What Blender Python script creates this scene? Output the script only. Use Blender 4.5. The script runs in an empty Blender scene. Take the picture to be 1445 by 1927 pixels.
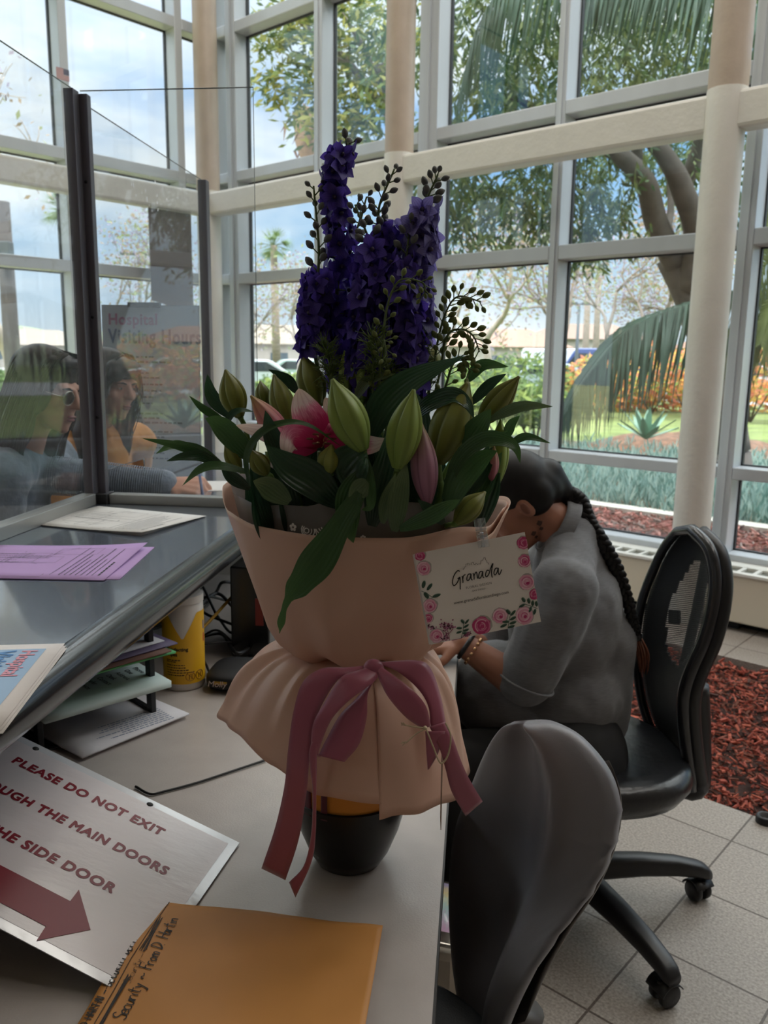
import bpy, bmesh, math, random
from mathutils import Vector, Matrix, Euler, noise as mnoise
import numpy as np
R = math.radians
random.seed(7)
scene = bpy.context.scene
COL = scene.collection

# ------------------------------------------------------------------ camera
FPX = 1559.0; PITCH = R(10.57); ROLL = R(0.8); CAMZ = 1.5
_fwd = Vector((0, math.cos(PITCH), -math.sin(PITCH)))
_up0 = Vector((0, math.sin(PITCH), math.cos(PITCH)))
_rt0 = Vector((1, 0, 0))
_rt = _rt0*math.cos(ROLL) + _up0*math.sin(ROLL)
_up = _up0*math.cos(ROLL) - _rt0*math.sin(ROLL)
CAMP = Vector((0, 0, CAMZ))
cam_data = bpy.data.cameras.new('camera')
cam = bpy.data.objects.new('camera', cam_data); COL.objects.link(cam)
m = Matrix.Identity(4)
for i, v in enumerate((_rt, _up, -_fwd)):
    for j in range(3): m[j][i] = v[j]
m.translation = CAMP
cam.matrix_world = m
cam_data.sensor_fit = 'VERTICAL'; cam_data.sensor_height = 36.0
cam_data.lens = FPX/1927*36
cam_data.clip_start = 0.05; cam_data.clip_end = 500
cam_data.dof.use_dof = True; cam_data.dof.focus_distance = 1.15; cam_data.dof.aperture_fstop = 9.0
scene.camera = cam

# ------------------------------------------------------------------ colour management, world, sun
scene.view_settings.view_transform = 'Standard'
scene.view_settings.look = 'None'
scene.view_settings.exposure = 0.0
scene.view_settings.gamma = 1.0
scene.view_settings.use_curve_mapping = False
scene.cycles.use_denoising = True
scene.cycles.max_bounces = 10
scene.cycles.transparent_max_bounces = 24
scene.cycles.diffuse_bounces = 5
scene.cycles.sample_clamp_indirect = 6.0
scene.cycles.caustics_reflective = False
scene.cycles.caustics_refractive = False

def lin(h):
    if isinstance(h, str):
        h = h.lstrip('#'); c = [int(h[i:i+2], 16)/255 for i in (0, 2, 4)]
    else: c = [x/255 for x in h]
    return tuple((x/12.92 if x <= .04045 else ((x+.055)/1.055)**2.4) for x in c) + (1.0,)

SKY_STRENGTH = 1.12
world = bpy.data.worlds.new('sky'); scene.world = world; world.use_nodes = True
nt = world.node_tree; N = nt.nodes; L = nt.links
N.clear()
out = N.new('ShaderNodeOutputWorld'); bg = N.new('ShaderNodeBackground')
tc = N.new('ShaderNodeTexCoord'); sep = N.new('ShaderNodeSeparateXYZ')
ramp = N.new('ShaderNodeValToRGB')
e = ramp.color_ramp.elements
e[0].position = 0.0; e[0].color = lin((232, 241, 249))
e[1].position = 0.62; e[1].color = (6.0, 6.1, 6.3, 1)   # bright haze high up, above the view
k = ramp.color_ramp.elements.new(0.12); k.color = lin((186, 220, 250))
k = ramp.color_ramp.elements.new(0.26); k.color = lin((122, 184, 248))
k = ramp.color_ramp.elements.new(0.42); k.color = (1.3, 1.4, 1.5, 1)
mp = N.new('ShaderNodeMapping'); mp.inputs['Scale'].default_value = (1.0, 1.0, 2.6)
mp.inputs['Location'].default_value = (0.35, 0.1, 0.22)
cl = N.new('ShaderNodeTexNoise'); cl.inputs['Scale'].default_value = 2.3; cl.inputs['Detail'].default_value = 5; cl.inputs['Roughness'].default_value = .55
cr = N.new('ShaderNodeValToRGB'); cr.color_ramp.elements[0].position = .43; cr.color_ramp.elements[1].position = .62
mix = N.new('ShaderNodeMixRGB'); mix.inputs[2].default_value = (1.10, 1.13, 1.17, 1)
L.new(tc.outputs['Generated'], sep.inputs[0]); L.new(sep.outputs['Z'], ramp.inputs[0])
L.new(tc.outputs['Generated'], mp.inputs[0]); L.new(mp.outputs[0], cl.inputs[0]); L.new(cl.outputs[0], cr.inputs[0])
L.new(cr.outputs[0], mix.inputs[0]); L.new(ramp.outputs[0], mix.inputs[1])
# thin cloud is lighter than the sky behind it at every height
mix.blend_type = 'LIGHTEN'
L.new(mix.outputs[0], bg.inputs[0]); bg.inputs[1].default_value = SKY_STRENGTH
L.new(bg.outputs[0], out.inputs[0])

sun_d = bpy.data.lights.new('sun', 'SUN'); sun_d.energy = .5; sun_d.angle = R(8); sun_d.color = (1, .96, .88)
sun = bpy.data.objects.new('sun', sun_d); COL.objects.link(sun)
sun.rotation_euler = Euler((R(38), 0, R(-20)))   # high, from behind the building
LAMP_POWER = 10.0

# ------------------------------------------------------------------ pixel -> point (reading positions off the photo)
def ray(u, v):
    return _rt*((u-722.5)/FPX) - _up*((v-963.5)/FPX) + _fwd
def P(u, v, Y):
    d = ray(u, v); return CAMP + d*(Y/d.y)
def Q(u, v, z):
    d = ray(u, v); return CAMP + d*((z-CAMZ)/d.z)

# building frame: x_b to the right along the long glass wall, y_b outwards through it
BANG = R(-41.5)
BX = Vector((math.cos(BANG), math.sin(BANG), 0)); BY = Vector((-math.sin(BANG), math.cos(BANG), 0))
def B(s, t, z): return BX*(-s) + BY*t + Vector((0, 0, z))
# desk frame
DANG = R(-6.2)
DX = Vector((math.cos(DANG), math.sin(DANG), 0)); DY = Vector((-math.sin(DANG), math.cos(DANG), 0))
def D(x, y, z): return DX*x + DY*y + Vector((0, 0, z))

# ------------------------------------------------------------------ materials
MATS = {}
def M(name, col, rough=.5, metal=0.0, var=0.0, scale=30, detail=3, bump=0.0, bscale=200, spec=.5, alpha=1.0, sheen=0.0, stretch=(1,1,1), col2=None, trans=0.0, coat=0.0, emit=0.0):
    if name in MATS: return MATS[name]
    ma = bpy.data.materials.new(name); ma.use_nodes = True
    nt = ma.node_tree; b = nt.nodes['Principled BSDF']
    c = lin(col) if not (isinstance(col, tuple) and len(col) == 4) else col
    b.inputs['Base Color'].default_value = c
    b.inputs['Roughness'].default_value = rough; b.inputs['Metallic'].default_value = metal
    b.inputs['Specular IOR Level'].default_value = spec
    if sheen: b.inputs['Sheen Weight'].default_value = sheen
    if coat: b.inputs['Coat Weight'].default_value = coat; b.inputs['Coat Roughness'].default_value = .08
    if emit: b.inputs['Emission Color'].default_value = c; b.inputs['Emission Strength'].default_value = emit
    t = nt.nodes.new('ShaderNodeTexCoord'); mp = nt.nodes.new('ShaderNodeMapping'); mp.inputs['Scale'].default_value = stretch
    nt.links.new(t.outputs['Object'], mp.inputs[0])
    if var or col2:
        nz = nt.nodes.new('ShaderNodeTexNoise'); nz.inputs['Scale'].default_value = scale; nz.inputs['Detail'].default_value = detail
        nt.links.new(mp.outputs[0], nz.inputs[0])
        rp = nt.nodes.new('ShaderNodeValToRGB'); rp.color_ramp.elements[0].position = .32; rp.color_ramp.elements[1].position = .68
        if col2: c0, c1 = c, lin(col2)
        else:
            c0 = tuple(x*(1-var) for x in c[:3])+(1,); c1 = tuple(min(1, x*(1+var)) for x in c[:3])+(1,)
        rp.color_ramp.elements[0].color = c0; rp.color_ramp.elements[1].color = c1
        nt.links.new(nz.outputs[0], rp.inputs[0]); nt.links.new(rp.outputs[0], b.inputs['Base Color'])
    if bump:
        n2 = nt.nodes.new('ShaderNodeTexNoise'); n2.inputs['Scale'].default_value = bscale; n2.inputs['Detail'].default_value = 4
        nt.links.new(mp.outputs[0], n2.inputs[0])
        bp = nt.nodes.new('ShaderNodeBump'); bp.inputs['Strength'].default_value = bump; bp.inputs['Distance'].default_value = .01
        nt.links.new(n2.outputs[0], bp.inputs['Height']); nt.links.new(bp.outputs[0], b.inputs['Normal'])
    if trans:
        tr = nt.nodes.new('ShaderNodeBsdfTranslucent'); mx = nt.nodes.new('ShaderNodeMixShader'); mx.inputs[0].default_value = trans
        src = b.inputs['Base Color'].links[0].from_socket if b.inputs['Base Color'].links else None
        if src: nt.links.new(src, tr.inputs[0])
        else: tr.inputs[0].default_value = c
        o = nt.nodes['Material Output']
        nt.links.new(b.outputs[0], mx.inputs[1]); nt.links.new(tr.outputs[0], mx.inputs[2]); nt.links.new(mx.outputs[0], o.inputs[0])
    MATS[name] = ma
    return ma

def glass_mat(name, tint=(.93, .97, .96), haze=0.0, hazecol=(.8, .85, .9), hscale=3.0, refl=1.0, ior=1.5, hlo=.5, hhi=.75):
    if name in MATS: return MATS[name]
    ma = bpy.data.materials.new(name); ma.use_nodes = True; nt = ma.node_tree; nt.nodes.clear()
    o = nt.nodes.new('ShaderNodeOutputMaterial'); tr = nt.nodes.new('ShaderNodeBsdfTransparent'); tr.inputs[0].default_value = (*tint, 1)
    gl = nt.nodes.new('ShaderNodeBsdfGlossy'); gl.inputs['Roughness'].default_value = 0.0
    fr = nt.nodes.new('ShaderNodeLayerWeight'); fr.inputs[0].default_value = .5
    pw = nt.nodes.new('ShaderNodeMath'); pw.operation = 'POWER'; pw.inputs[1].default_value = 4.0; nt.links.new(fr.outputs['Facing'], pw.inputs[0])
    mt = nt.nodes.new('ShaderNodeMath'); mt.operation = 'MULTIPLY_ADD'; mt.inputs[1].default_value = .8*min(1, refl); mt.inputs[2].default_value = .04*refl; mt.use_clamp = True
    nt.links.new(pw.outputs[0], mt.inputs[0])
    mx = nt.nodes.new('ShaderNodeMixShader'); nt.links.new(mt.outputs[0], mx.inputs[0]); nt.links.new(tr.outputs[0], mx.inputs[1]); nt.links.new(gl.outputs[0], mx.inputs[2])
    last = mx
    if haze:
        df = nt.nodes.new('ShaderNodeBsdfDiffuse'); df.inputs[0].default_value = (*hazecol, 1)
        tl = nt.nodes.new('ShaderNodeBsdfTranslucent'); tl.inputs[0].default_value = (*hazecol, 1)
        ad = nt.nodes.new('ShaderNodeMixShader'); ad.inputs[0].default_value = .5
        nt.links.new(df.outputs[0], ad.inputs[1]); nt.links.new(tl.outputs[0], ad.inputs[2])
        t = nt.nodes.new('ShaderNodeTexCoord'); nz = nt.nodes.new('ShaderNodeTexNoise'); nz.inputs['Scale'].default_value = hscale; nz.inputs['Detail'].default_value = 8; nz.inputs['Roughness'].default_value = .6
        nt.links.new(t.outputs['Object'], nz.inputs[0])
        mr = nt.nodes.new('ShaderNodeMapRange'); mr.inputs[1].default_value = hlo; mr.inputs[2].default_value = hhi; mr.inputs[3].default_value = haze*.25; mr.inputs[4].default_value = haze
        nt.links.new(nz.outputs[0], mr.inputs[0])
        m2 = nt.nodes.new('ShaderNodeMixShader'); nt.links.new(mr.outputs[0], m2.inputs[0]); nt.links.new(mx.outputs[0], m2.inputs[1]); nt.links.new(ad.outputs[0], m2.inputs[2]); last = m2
    nt.links.new(last.outputs[0], o.inputs[0]); MATS[name] = ma
    return ma

def uv_gradient(name, stops, rough=.5, vein=0.0, veincol=None, trans=.15, axis='Y', randvar=0.0, vscale=40, spec=.4, noise=0.0, bumpv=0.0):
    """colour ramp along a UV axis with fine veins running along it"""
    if name in MATS: return MATS[name]
    ma = bpy.data.materials.new(name); ma.use_nodes = True; nt = ma.node_tree; b = nt.nodes['Principled BSDF']
    b.inputs['Roughness'].default_value = rough; b.inputs['Specular IOR Level'].default_value = spec
    uv = nt.nodes.new('ShaderNodeUVMap'); sp = nt.nodes.new('ShaderNodeSeparateXYZ'); nt.links.new(uv.outputs[0], sp.inputs[0])
    rp = nt.nodes.new('ShaderNodeValToRGB'); els = rp.color_ramp.elements
    els[0].position = stops[0][0]; els[0].color = lin(stops[0][1]); els[1].position = stops[-1][0]; els[1].color = lin(stops[-1][1])
    for p_, c_ in stops[1:-1]:
        q = els.new(p_); q.color = lin(c_)
    src = sp.outputs[axis]
    if noise:
        nz = nt.nodes.new('ShaderNodeTexNoise'); nz.inputs['Scale'].default_value = 14; nz.inputs['Detail'].default_value = 3
        mpn = nt.nodes.new('ShaderNodeMapping'); mpn.inputs['Scale'].default_value = (3, .6, 1); nt.links.new(uv.outputs[0], mpn.inputs[0]); nt.links.new(mpn.outputs[0], nz.inputs[0])
        ma1 = nt.nodes.new('ShaderNodeMath'); ma1.operation = 'MULTIPLY_ADD'; ma1.inputs[1].default_value = noise; nt.links.new(nz.outputs[0], ma1.inputs[0])
        sb = nt.nodes.new('ShaderNodeMath'); sb.operation = 'SUBTRACT'; sb.inputs[1].default_value = noise*.5; nt.links.new(src, sb.inputs[0]); nt.links.new(sb.outputs[0], ma1.inputs[2]); src = ma1.outputs[0]
    nt.links.new(src, rp.inputs[0]); col = rp.outputs[0]
    if vein:
        wv = nt.nodes.new('ShaderNodeMath'); wv.operation = 'MULTIPLY'; wv.inputs[1].default_value = vscale
        nt.links.new(sp.outputs['X' if axis == 'Y' else 'Y'], wv.inputs[0])
        sn = nt.nodes.new('ShaderNodeMath'); sn.operation = 'SINE'; nt.links.new(wv.outputs[0], sn.inputs[0])
        mr = nt.nodes.new('ShaderNodeMapRange'); mr.inputs[1].default_value = .2; mr.inputs[2].default_value = 1; mr.inputs[3].default_value = 0; mr.inputs[4].default_value = vein
        nt.links.new(sn.outputs[0], mr.inputs[0])
        mx = nt.nodes.new('ShaderNodeMixRGB'); nt.links.new(mr.outputs[0], mx.inputs[0]); nt.links.new(col, mx.inputs[1]); mx.inputs[2].default_value = lin(veincol or '1c2a10'); col = mx.outputs[0]
        if bumpv:
            bp = nt.nodes.new('ShaderNodeBump'); bp.inputs['Strength'].default_value = bumpv; bp.inputs['Distance'].default_value = .002; nt.links.new(sn.outputs[0], bp.inputs['Height']); nt.links.new(bp.outputs[0], b.inputs['Normal'])
    if randvar:
        oi = nt.nodes.new('ShaderNodeObjectInfo'); hs = nt.nodes.new('ShaderNodeHueSaturation')
        mr2 = nt.nodes.new('ShaderNodeMapRange'); mr2.inputs[3].default_value = 1-randvar; mr2.inputs[4].default_value = 1+randvar
        nt.links.new(oi.outputs['Random'], mr2.inputs[0]); nt.links.new(mr2.outputs[0], hs.inputs['Value']); nt.links.new(col, hs.inputs['Color']); col = hs.outputs[0]
    nt.links.new(col, b.inputs['Base Color'])
    if trans:
        tr = nt.nodes.new('ShaderNodeBsdfTranslucent'); mx = nt.nodes.new('ShaderNodeMixShader'); mx.inputs[0].default_value = trans
        nt.links.new(col, tr.inputs[0]); o = nt.nodes['Material Output']
        nt.links.new(b.outputs[0], mx.inputs[1]); nt.links.new(tr.outputs[0], mx.inputs[2]); nt.links.new(mx.outputs[0], o.inputs[0])
    MATS[name] = ma
    return ma

# ------------------------------------------------------------------ mesh building
WM = {}   # world matrices of objects already placed
class MB:
    def __init__(self):
        self.bm = bmesh.new(); self.uv = self.bm.loops.layers.uv.new('UVMap'); self.mi = 0
    def face(self, vs, uvs=None):
        try: f = self.bm.faces.new(vs)
        except ValueError: return None
        f.material_index = self.mi; f.smooth = True
        if uvs:
            for l, q in zip(f.loops, uvs): l[self.uv].uv = q
        return f
    def v(self, p): return self.bm.verts.new(p)
    def box(self, c, size, X=Vector((1,0,0)), Y=Vector((0,1,0)), Z=None, bevel=0.0, seg=2):
        """c centre, size along X, Y, Z axes"""
        X = Vector(X).normalized(); Y = Vector(Y).normalized(); Z = Vector(Z).normalized() if Z is not None else X.cross(Y)
        tmp = bmesh.new(); r = bmesh.ops.create_cube(tmp, size=1)
        if bevel == 0: pass
        mt = Matrix(((X.x*size[0], Y.x*size[1], Z.x*size[2], c[0]), (X.y*size[0], Y.y*size[1], Z.y*size[2], c[1]), (X.z*size[0], Y.z*size[1], Z.z*size[2], c[2]), (0, 0, 0, 1)))
        bmesh.ops.transform(tmp, matrix=mt, verts=tmp.verts)
        if bevel: bmesh.ops.bevel(tmp, geom=tmp.edges[:], offset=bevel, segments=seg, affect='EDGES', profile=.5)
        bmesh.ops.recalc_face_normals(tmp, faces=tmp.faces)
        self.add(tmp, smooth=False)
    def add(self, tmp, smooth=True):
        mp = {}
        for v in tmp.verts: mp[v] = self.bm.verts.new(v.co)
        for f in tmp.faces:
            try: g = self.bm.faces.new([mp[v] for v in f.verts]); g.material_index = self.mi; g.smooth = smooth
            except ValueError: pass
        tmp.free()
    def tube(self, pts, rad, n=8, cap=True, close=False, flat=None):
        pts = [Vector(p) for p in pts]; k = len(pts)
        rad = rad if isinstance(rad, (list, tuple)) else [rad]*k
        rings = []; prev = None
        for i, p in enumerate(pts):
            t = (pts[min(i+1, k-1)]-pts[max(i-1, 0)])
            if close: t = pts[(i+1) % k]-pts[(i-1) % k]
            t.normalize()
            if prev is None:
                a = Vector((0, 0, 1)) if abs(t.z) < .9 else Vector((1, 0, 0))
                nrm = t.cross(a).normalized()
            else:
                nrm = (prev-t*prev.dot(t))
                nrm = nrm.normalized() if nrm.length > 1e-6 else t.orthogonal().normalized()
            prev = nrm; bn = t.cross(nrm)
            rings.append([self.v(p+(nrm*math.cos(2*math.pi*j/n)+bn*math.sin(2*math.pi*j/n))*rad[i]) for j in range(n)])
        rng = range(k) if close else range(k-1)
        for i in rng:
            a, b = rings[i], rings[(i+1) % k]
            for j in range(n):
                self.face((a[j], a[(j+1) % n], b[(j+1) % n], b[j]), ((j/n, i/k), ((j+1)/n, i/k), ((j+1)/n, (i+1)/k), (j/n, (i+1)/k)))
        if cap and not close:
            self.face(rings[0][::-1]); self.face(rings[-1])
    def lathe(self, prof, c=(0,0,0), n=32, axis=Vector((0,0,1)), capb=True, capt=True, fn=None):
        axis = Vector(axis).normalized(); a = axis.orthogonal().normalized(); b = axis.cross(a); c = Vector(c); rings = []
        if abs(axis.z) > .999: a = Vector((1,0,0)); b = axis.cross(a)
        for h, r in [(p[1], p[0]) for p in prof]:
            rings.append([self.v(c+axis*h+(a*math.cos(2*math.pi*j/n)+b*math.sin(2*math.pi*j/n))*(r if fn is None else r*fn(2*math.pi*j/n, h))) for j in range(n)])
        K = len(rings)-1
        for i in range(K):
            p, q = rings[i], rings[i+1]
            for j in range(n): self.face((p[j], p[(j+1) % n], q[(j+1) % n], q[j]), ((j/n, i/K), ((j+1)/n, i/K), ((j+1)/n, (i+1)/K), (j/n, (i+1)/K)))
        if capb: self.face(rings[0][::-1])
        if capt: self.face(rings[-1])
    def grid(self, fn, nu, nv, closeu=False):
        vs = [[self.v(fn(i/nu, j/nv)) for j in range(nv+1)] for i in range(nu+(0 if closeu else 1))]
        for i in range(nu):
            for j in range(nv):
                i2 = (i+1) % nu if closeu else i+1
                self.face((vs[i][j], vs[i2][j], vs[i2][j+1], vs[i][j+1]), ((i/nu, j/nv), ((i+1)/nu, j/nv), ((i+1)/nu, (j+1)/nv), (i/nu, (j+1)/nv)))
        return vs
    def sphere(self, c, r, n=12, m=8):
        r = r if isinstance(r, (tuple, list, Vector)) else (r, r, r); c = Vector(c)
        tmp = bmesh.new(); bmesh.ops.create_uvsphere(tmp, u_segments=n, v_segments=m, radius=1)
        for v in tmp.verts: v.co = Vector((v.co.x*r[0], v.co.y*r[1], v.co.z*r[2]))+c
        self.add(tmp)
    def poly(self, pts, h=None, uvs=None):
        """flat polygon; h = extrusion vector"""
        a = [self.v(p) for p in pts]; f = self.face(a, uvs); 
        if f: f.smooth = False
        if h is not None:
            b = [self.v(Vector(p)+h) for p in pts]; g = self.face(b[::-1]); 
            if g: g.smooth = False
            for i in range(len(a)):
                g = self.face((a[i], b[i], b[(i+1) % len(a)], a[(i+1) % len(a)]))
                if g: g.smooth = False
    def mesh_add(self, me, mat4=None):
        tmp = bmesh.new(); tmp.from_mesh(me)
        if mat4 is not None: bmesh.ops.transform(tmp, matrix=mat4, verts=tmp.verts)
        self.add(tmp, smooth=False)

def tag(o, label=None, cat=None, group=None, kind=None):
    if label: o['label'] = label
    if cat: o['category'] = cat
    if group: o['group'] = group
    if kind: o['kind'] = kind
    return o

def empty(name, loc, label=None, cat=None, group=None, rotz=0.0):
    o = bpy.data.objects.new(name, None); COL.objects.link(o); o.empty_display_size = .05
    o.location = loc; o.rotation_euler = (0, 0, rotz)
    WM[o.name] = Matrix.Translation(Vector(loc)) @ Matrix.Rotation(rotz, 4, 'Z')
    return tag(o, label, cat, group)

def finish(mb, name):
    bm = mb.bm if isinstance(mb, MB) else mb
    bmesh.ops.recalc_face_normals(bm, faces=bm.faces)
    me = bpy.data.meshes.new(name); bm.to_mesh(me); bm.free(); return me

def obj(name, mb, mats, parent=None, label=None, cat=None, group=None, kind=None, origin=None, solid=0.0, sub=0, bevel=0.0, local=False, autosmooth=None, recalc=True):
    if isinstance(mb, bpy.types.Mesh): me = mb
    else:
        if recalc: bmesh.ops.recalc_face_normals(mb.bm, faces=mb.bm.faces)
        me = bpy.data.meshes.new(name); mb.bm.to_mesh(me); mb.bm.free()
    for ma in (mats if isinstance(mats, (list, tuple)) else [mats]): me.materials.append(ma)
    o = bpy.data.objects.new(name, me); COL.objects.link(o)
    if not local:
        if parent is not None:
            me.transform(WM[parent.name].inverted()); WM[o.name] = WM[parent.name].copy()
        else:
            if origin is None:
                if len(me.vertices):
                    co = np.empty(len(me.vertices)*3); me.vertices.foreach_get('co', co); co = co.reshape(-1, 3)
                    origin = Vector(((co[:,0].min()+co[:,0].max())/2, (co[:,1].min()+co[:,1].max())/2, co[:,2].min()))
                else: origin = Vector((0,0,0))
            origin = Vector(origin); me.transform(Matrix.Translation(-origin)); o.location = origin; WM[o.name] = Matrix.Translation(origin)
    if parent is not None: o.parent = parent
    if solid: md = o.modifiers.new('solid', 'SOLIDIFY'); md.thickness = solid; md.offset = 0
    if sub: md = o.modifiers.new('sub', 'SUBSURF'); md.levels = sub; md.render_levels = sub
    if bevel: md = o.modifiers.new('bevel', 'BEVEL'); md.width = bevel; md.segments = 2; md.limit_method = 'ANGLE'
    if autosmooth is not None:
        try: me.set_sharp_from_angle(angle=R(autosmooth))
        except Exception: pass
    return tag(o, label, cat, group, kind)

def structure(name, mb, ma, **k): return obj(name, mb, ma, kind='structure', **k)

def catmull(pts, n=8):
    pts = [Vector(p) for p in pts]
    if len(pts) < 3: return [pts[0].lerp(pts[-1], i/n) for i in range(n+1)]
    o = []; P_ = [pts[0]*2-pts[1]]+pts+[pts[-1]*2-pts[-2]]
    for i in range(1, len(P_)-2):
        a, b, c, d = P_[i-1:i+3]
        for j in range(n):
            t = j/n; o.append(.5*((2*b)+(c-a)*t+(2*a-5*b+4*c-d)*t*t+(3*b-a-3*c+d)*t**3))
    o.append(pts[-1]); return o

_txt = {}
def text_mesh(s, size=1.0, bold=0.0, align='LEFT', shear=0.0, ext=0.0, space=1.0, thick=0.0):
    thick, bold = (bold, 0.0) if bold > .015 else (thick, bold)   # heavy letters are thickened all round
    cu = bpy.data.curves.new('text', 'FONT'); cu.body = s; cu.size = size; cu.offset = bold*size; cu.align_x = align; cu.shear = shear; cu.extrude = ext; cu.space_character = space; cu.resolution_u = 3
    ob = bpy.data.objects.new('text', cu); COL.objects.link(ob)
    bpy.context.view_layer.update()
    dg = bpy.context.evaluated_depsgraph_get()
    me = bpy.data.meshes.new_from_object(ob.evaluated_get(dg))
    bpy.data.objects.remove(ob); bpy.data.curves.remove(cu)
    if thick:
        bm = bmesh.new(); t = thick*size
        for n_, (dx, dy) in enumerate(((0, 0), (t, 0), (-t, 0), (0, t), (0, -t), (t*.7, t*.7), (-t*.7, -t*.7), (t*.7, -t*.7), (-t*.7, t*.7))):
            k = len(bm.verts); bm.from_mesh(me); bm.verts.ensure_lookup_table()
            for v in bm.verts[k:]: v.co.x += dx; v.co.y += dy; v.co.z += n_*(2e-5 if size < .5 else 1.2e-5)
        bm.to_mesh(me); bm.free()
    return me
def frame(o, x, y):
    """matrix whose x, y axes lie along x, y"""
    x = Vector(x).normalized(); y = Vector(y); z = x.cross(y).normalized(); y = z.cross(x)
    m = Matrix.Identity(4)
    for i, v in enumerate((x, y, z)):
        for j in range(3): m[j][i] = v[j]
    m.translation = Vector(o); return m
def blobs(shapes, voxel=.006, smooth=6, sfac=.5):
    """tapered capsules and ellipsoids fused into one continuous surface.
    ('c', p0, p1, r0, r1) or ('e', centre, (rx,ry,rz), rotation-matrix-or-None)"""
    mb = MB()
    for s in shapes:
        if s[0] == 'c':
            p0, p1, r0, r1 = Vector(s[1]), Vector(s[2]), s[3], s[4]
            d = p1-p0; n = max(2, int(d.length/(.35*max(min(r0, r1), .004))))
            n = min(n, 10); pts = [p0.lerp(p1, i/n) for i in range(n+1)]; rr = [r0+(r1-r0)*i/n for i in range(n+1)]
            mb.tube(pts, rr, 14); mb.sphere(p0, r0, 14, 10); mb.sphere(p1, r1, 14, 10)
        else:
            tmp = bmesh.new(); bmesh.ops.create_uvsphere(tmp, u_segments=22, v_segments=14, radius=1)
            mt = Matrix.Translation(Vector(s[1])) @ ((s[3].to_4x4()) if len(s) > 3 and s[3] is not None else Matrix.Identity(4)) @ Matrix.Diagonal((*s[2], 1))
            bmesh.ops.transform(tmp, matrix=mt, verts=tmp.verts); mb.add(tmp)
    me = finish(mb, 'blob'); o = bpy.data.objects.new('blob', me); COL.objects.link(o)
    md = o.modifiers.new('r', 'REMESH'); md.mode = 'VOXEL'; md.voxel_size = voxel; md.use_smooth_shade = True
    if smooth: s_ = o.modifiers.new('s', 'SMOOTH'); s_.factor = sfac; s_.iterations = smooth
    bpy.context.view_layer.update(); dg = bpy.context.evaluated_depsgraph_get()
    m2 = bpy.data.meshes.new_from_object(o.evaluated_get(dg)); bpy.data.objects.remove(o); bpy.data.meshes.remove(me)
    m2.materials.clear()
    for p_ in m2.polygons: p_.use_smooth = True
    return m2
# ================================================================== THE BUILDING
m_tile = bpy.data.materials.new('floor_tile'); m_tile.use_nodes = True
def _tile():
    nt = m_tile.node_tree; b = nt.nodes['Principled BSDF']; t = nt.nodes.new('ShaderNodeTexCoord'); mp = nt.nodes.new('ShaderNodeMapping')
    mp.inputs['Rotation'].default_value = (0, 0, -BANG); mp.inputs['Location'].default_value = (0.125, -0.025, 0)
    br = nt.nodes.new('ShaderNodeTexBrick'); br.offset = 0; br.inputs['Scale'].default_value = 1; br.inputs['Brick Width'].default_value = .315; br.inputs['Row Height'].default_value = .315
    br.inputs['Mortar Size'].default_value = .0035; br.inputs['Mortar Smooth'].default_value = .2; br.inputs['Color1'].default_value = lin('a39c96'); br.inputs['Color2'].default_value = lin('9b948e'); br.inputs['Mortar'].default_value = lin('5a514b')
    nz = nt.nodes.new('ShaderNodeTexNoise'); nz.inputs['Scale'].default_value = 140; nz.inputs['Detail'].default_value = 3
    rp = nt.nodes.new('ShaderNodeValToRGB'); rp.color_ramp.elements[0].position = .3; rp.color_ramp.elements[0].color = (.62, .6, .58, 1); rp.color_ramp.elements[1].position = .7; rp.color_ramp.elements[1].color = (1.15, 1.13, 1.1, 1)
    mx = nt.nodes.new('ShaderNodeMixRGB'); mx.blend_type = 'MULTIPLY'; mx.inputs[0].default_value = 1
    l = nt.links.new; l(t.outputs['Object'], mp.inputs[0]); l(mp.outputs[0], br.inputs[0]); l(mp.outputs[0], nz.inputs[0]); l(nz.outputs[0], rp.inputs[0]); l(br.outputs[0], mx.inputs[1]); l(rp.outputs[0], mx.inputs[2]); l(mx.outputs[0], b.inputs['Base Color'])
    b.inputs['Roughness'].default_value = .42; b.inputs['Specular IOR Level'].default_value = .35
    bp = nt.nodes.new('ShaderNodeBump'); bp.inputs['Strength'].default_value = .25; bp.inputs['Distance'].default_value = .004
    inv = nt.nodes.new('ShaderNodeMath'); inv.operation = 'SUBTRACT'; inv.inputs[0].default_value = 1; l(br.outputs['Fac'], inv.inputs[1]); l(inv.outputs[0], bp.inputs['Height']); l(bp.outputs[0], b.inputs['Normal'])
_tile()
m_alu = M('white_aluminium', 'bfc4c9', .38, 0.15, var=.04, scale=6, stretch=(1,1,.2))
m_gasket = M('black_gasket', '22262a', .6)
m_cream = M('cream_paint', 'd6d3cc', .42, var=.03, scale=8, bump=.25, bscale=30)
m_tan = M('tan_paint', 'b3a394', .4, var=.05, scale=8, bump=.2, bscale=30)
m_cab = M('cream_enamel', 'd6cdb9', .4, var=.02, scale=5)
m_cabtop = M('white_enamel', 'e6e6e0', .4)
m_dark = M('dark_recess', '1c1b1b', .7)
m_wallp = M('warm_wall_paint', '94867b', .8, var=.03, scale=4)
m_ceil = M('white_ceiling', 'cfcac2', .9, var=.02, scale=5)
m_glass = glass_mat('window_glass', tint=(.95, .98, .97), refl=1.6)

def bb(mb, s0, s1, t0, t1, z0, z1, bevel=0.0):
    mb.box(B((s0+s1)/2, (t0+t1)/2, (z0+z1)/2), (abs(s1-s0), abs(t1-t0), abs(z1-z0)), BX, BY, Vector((0,0,1)), bevel=bevel)

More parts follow.
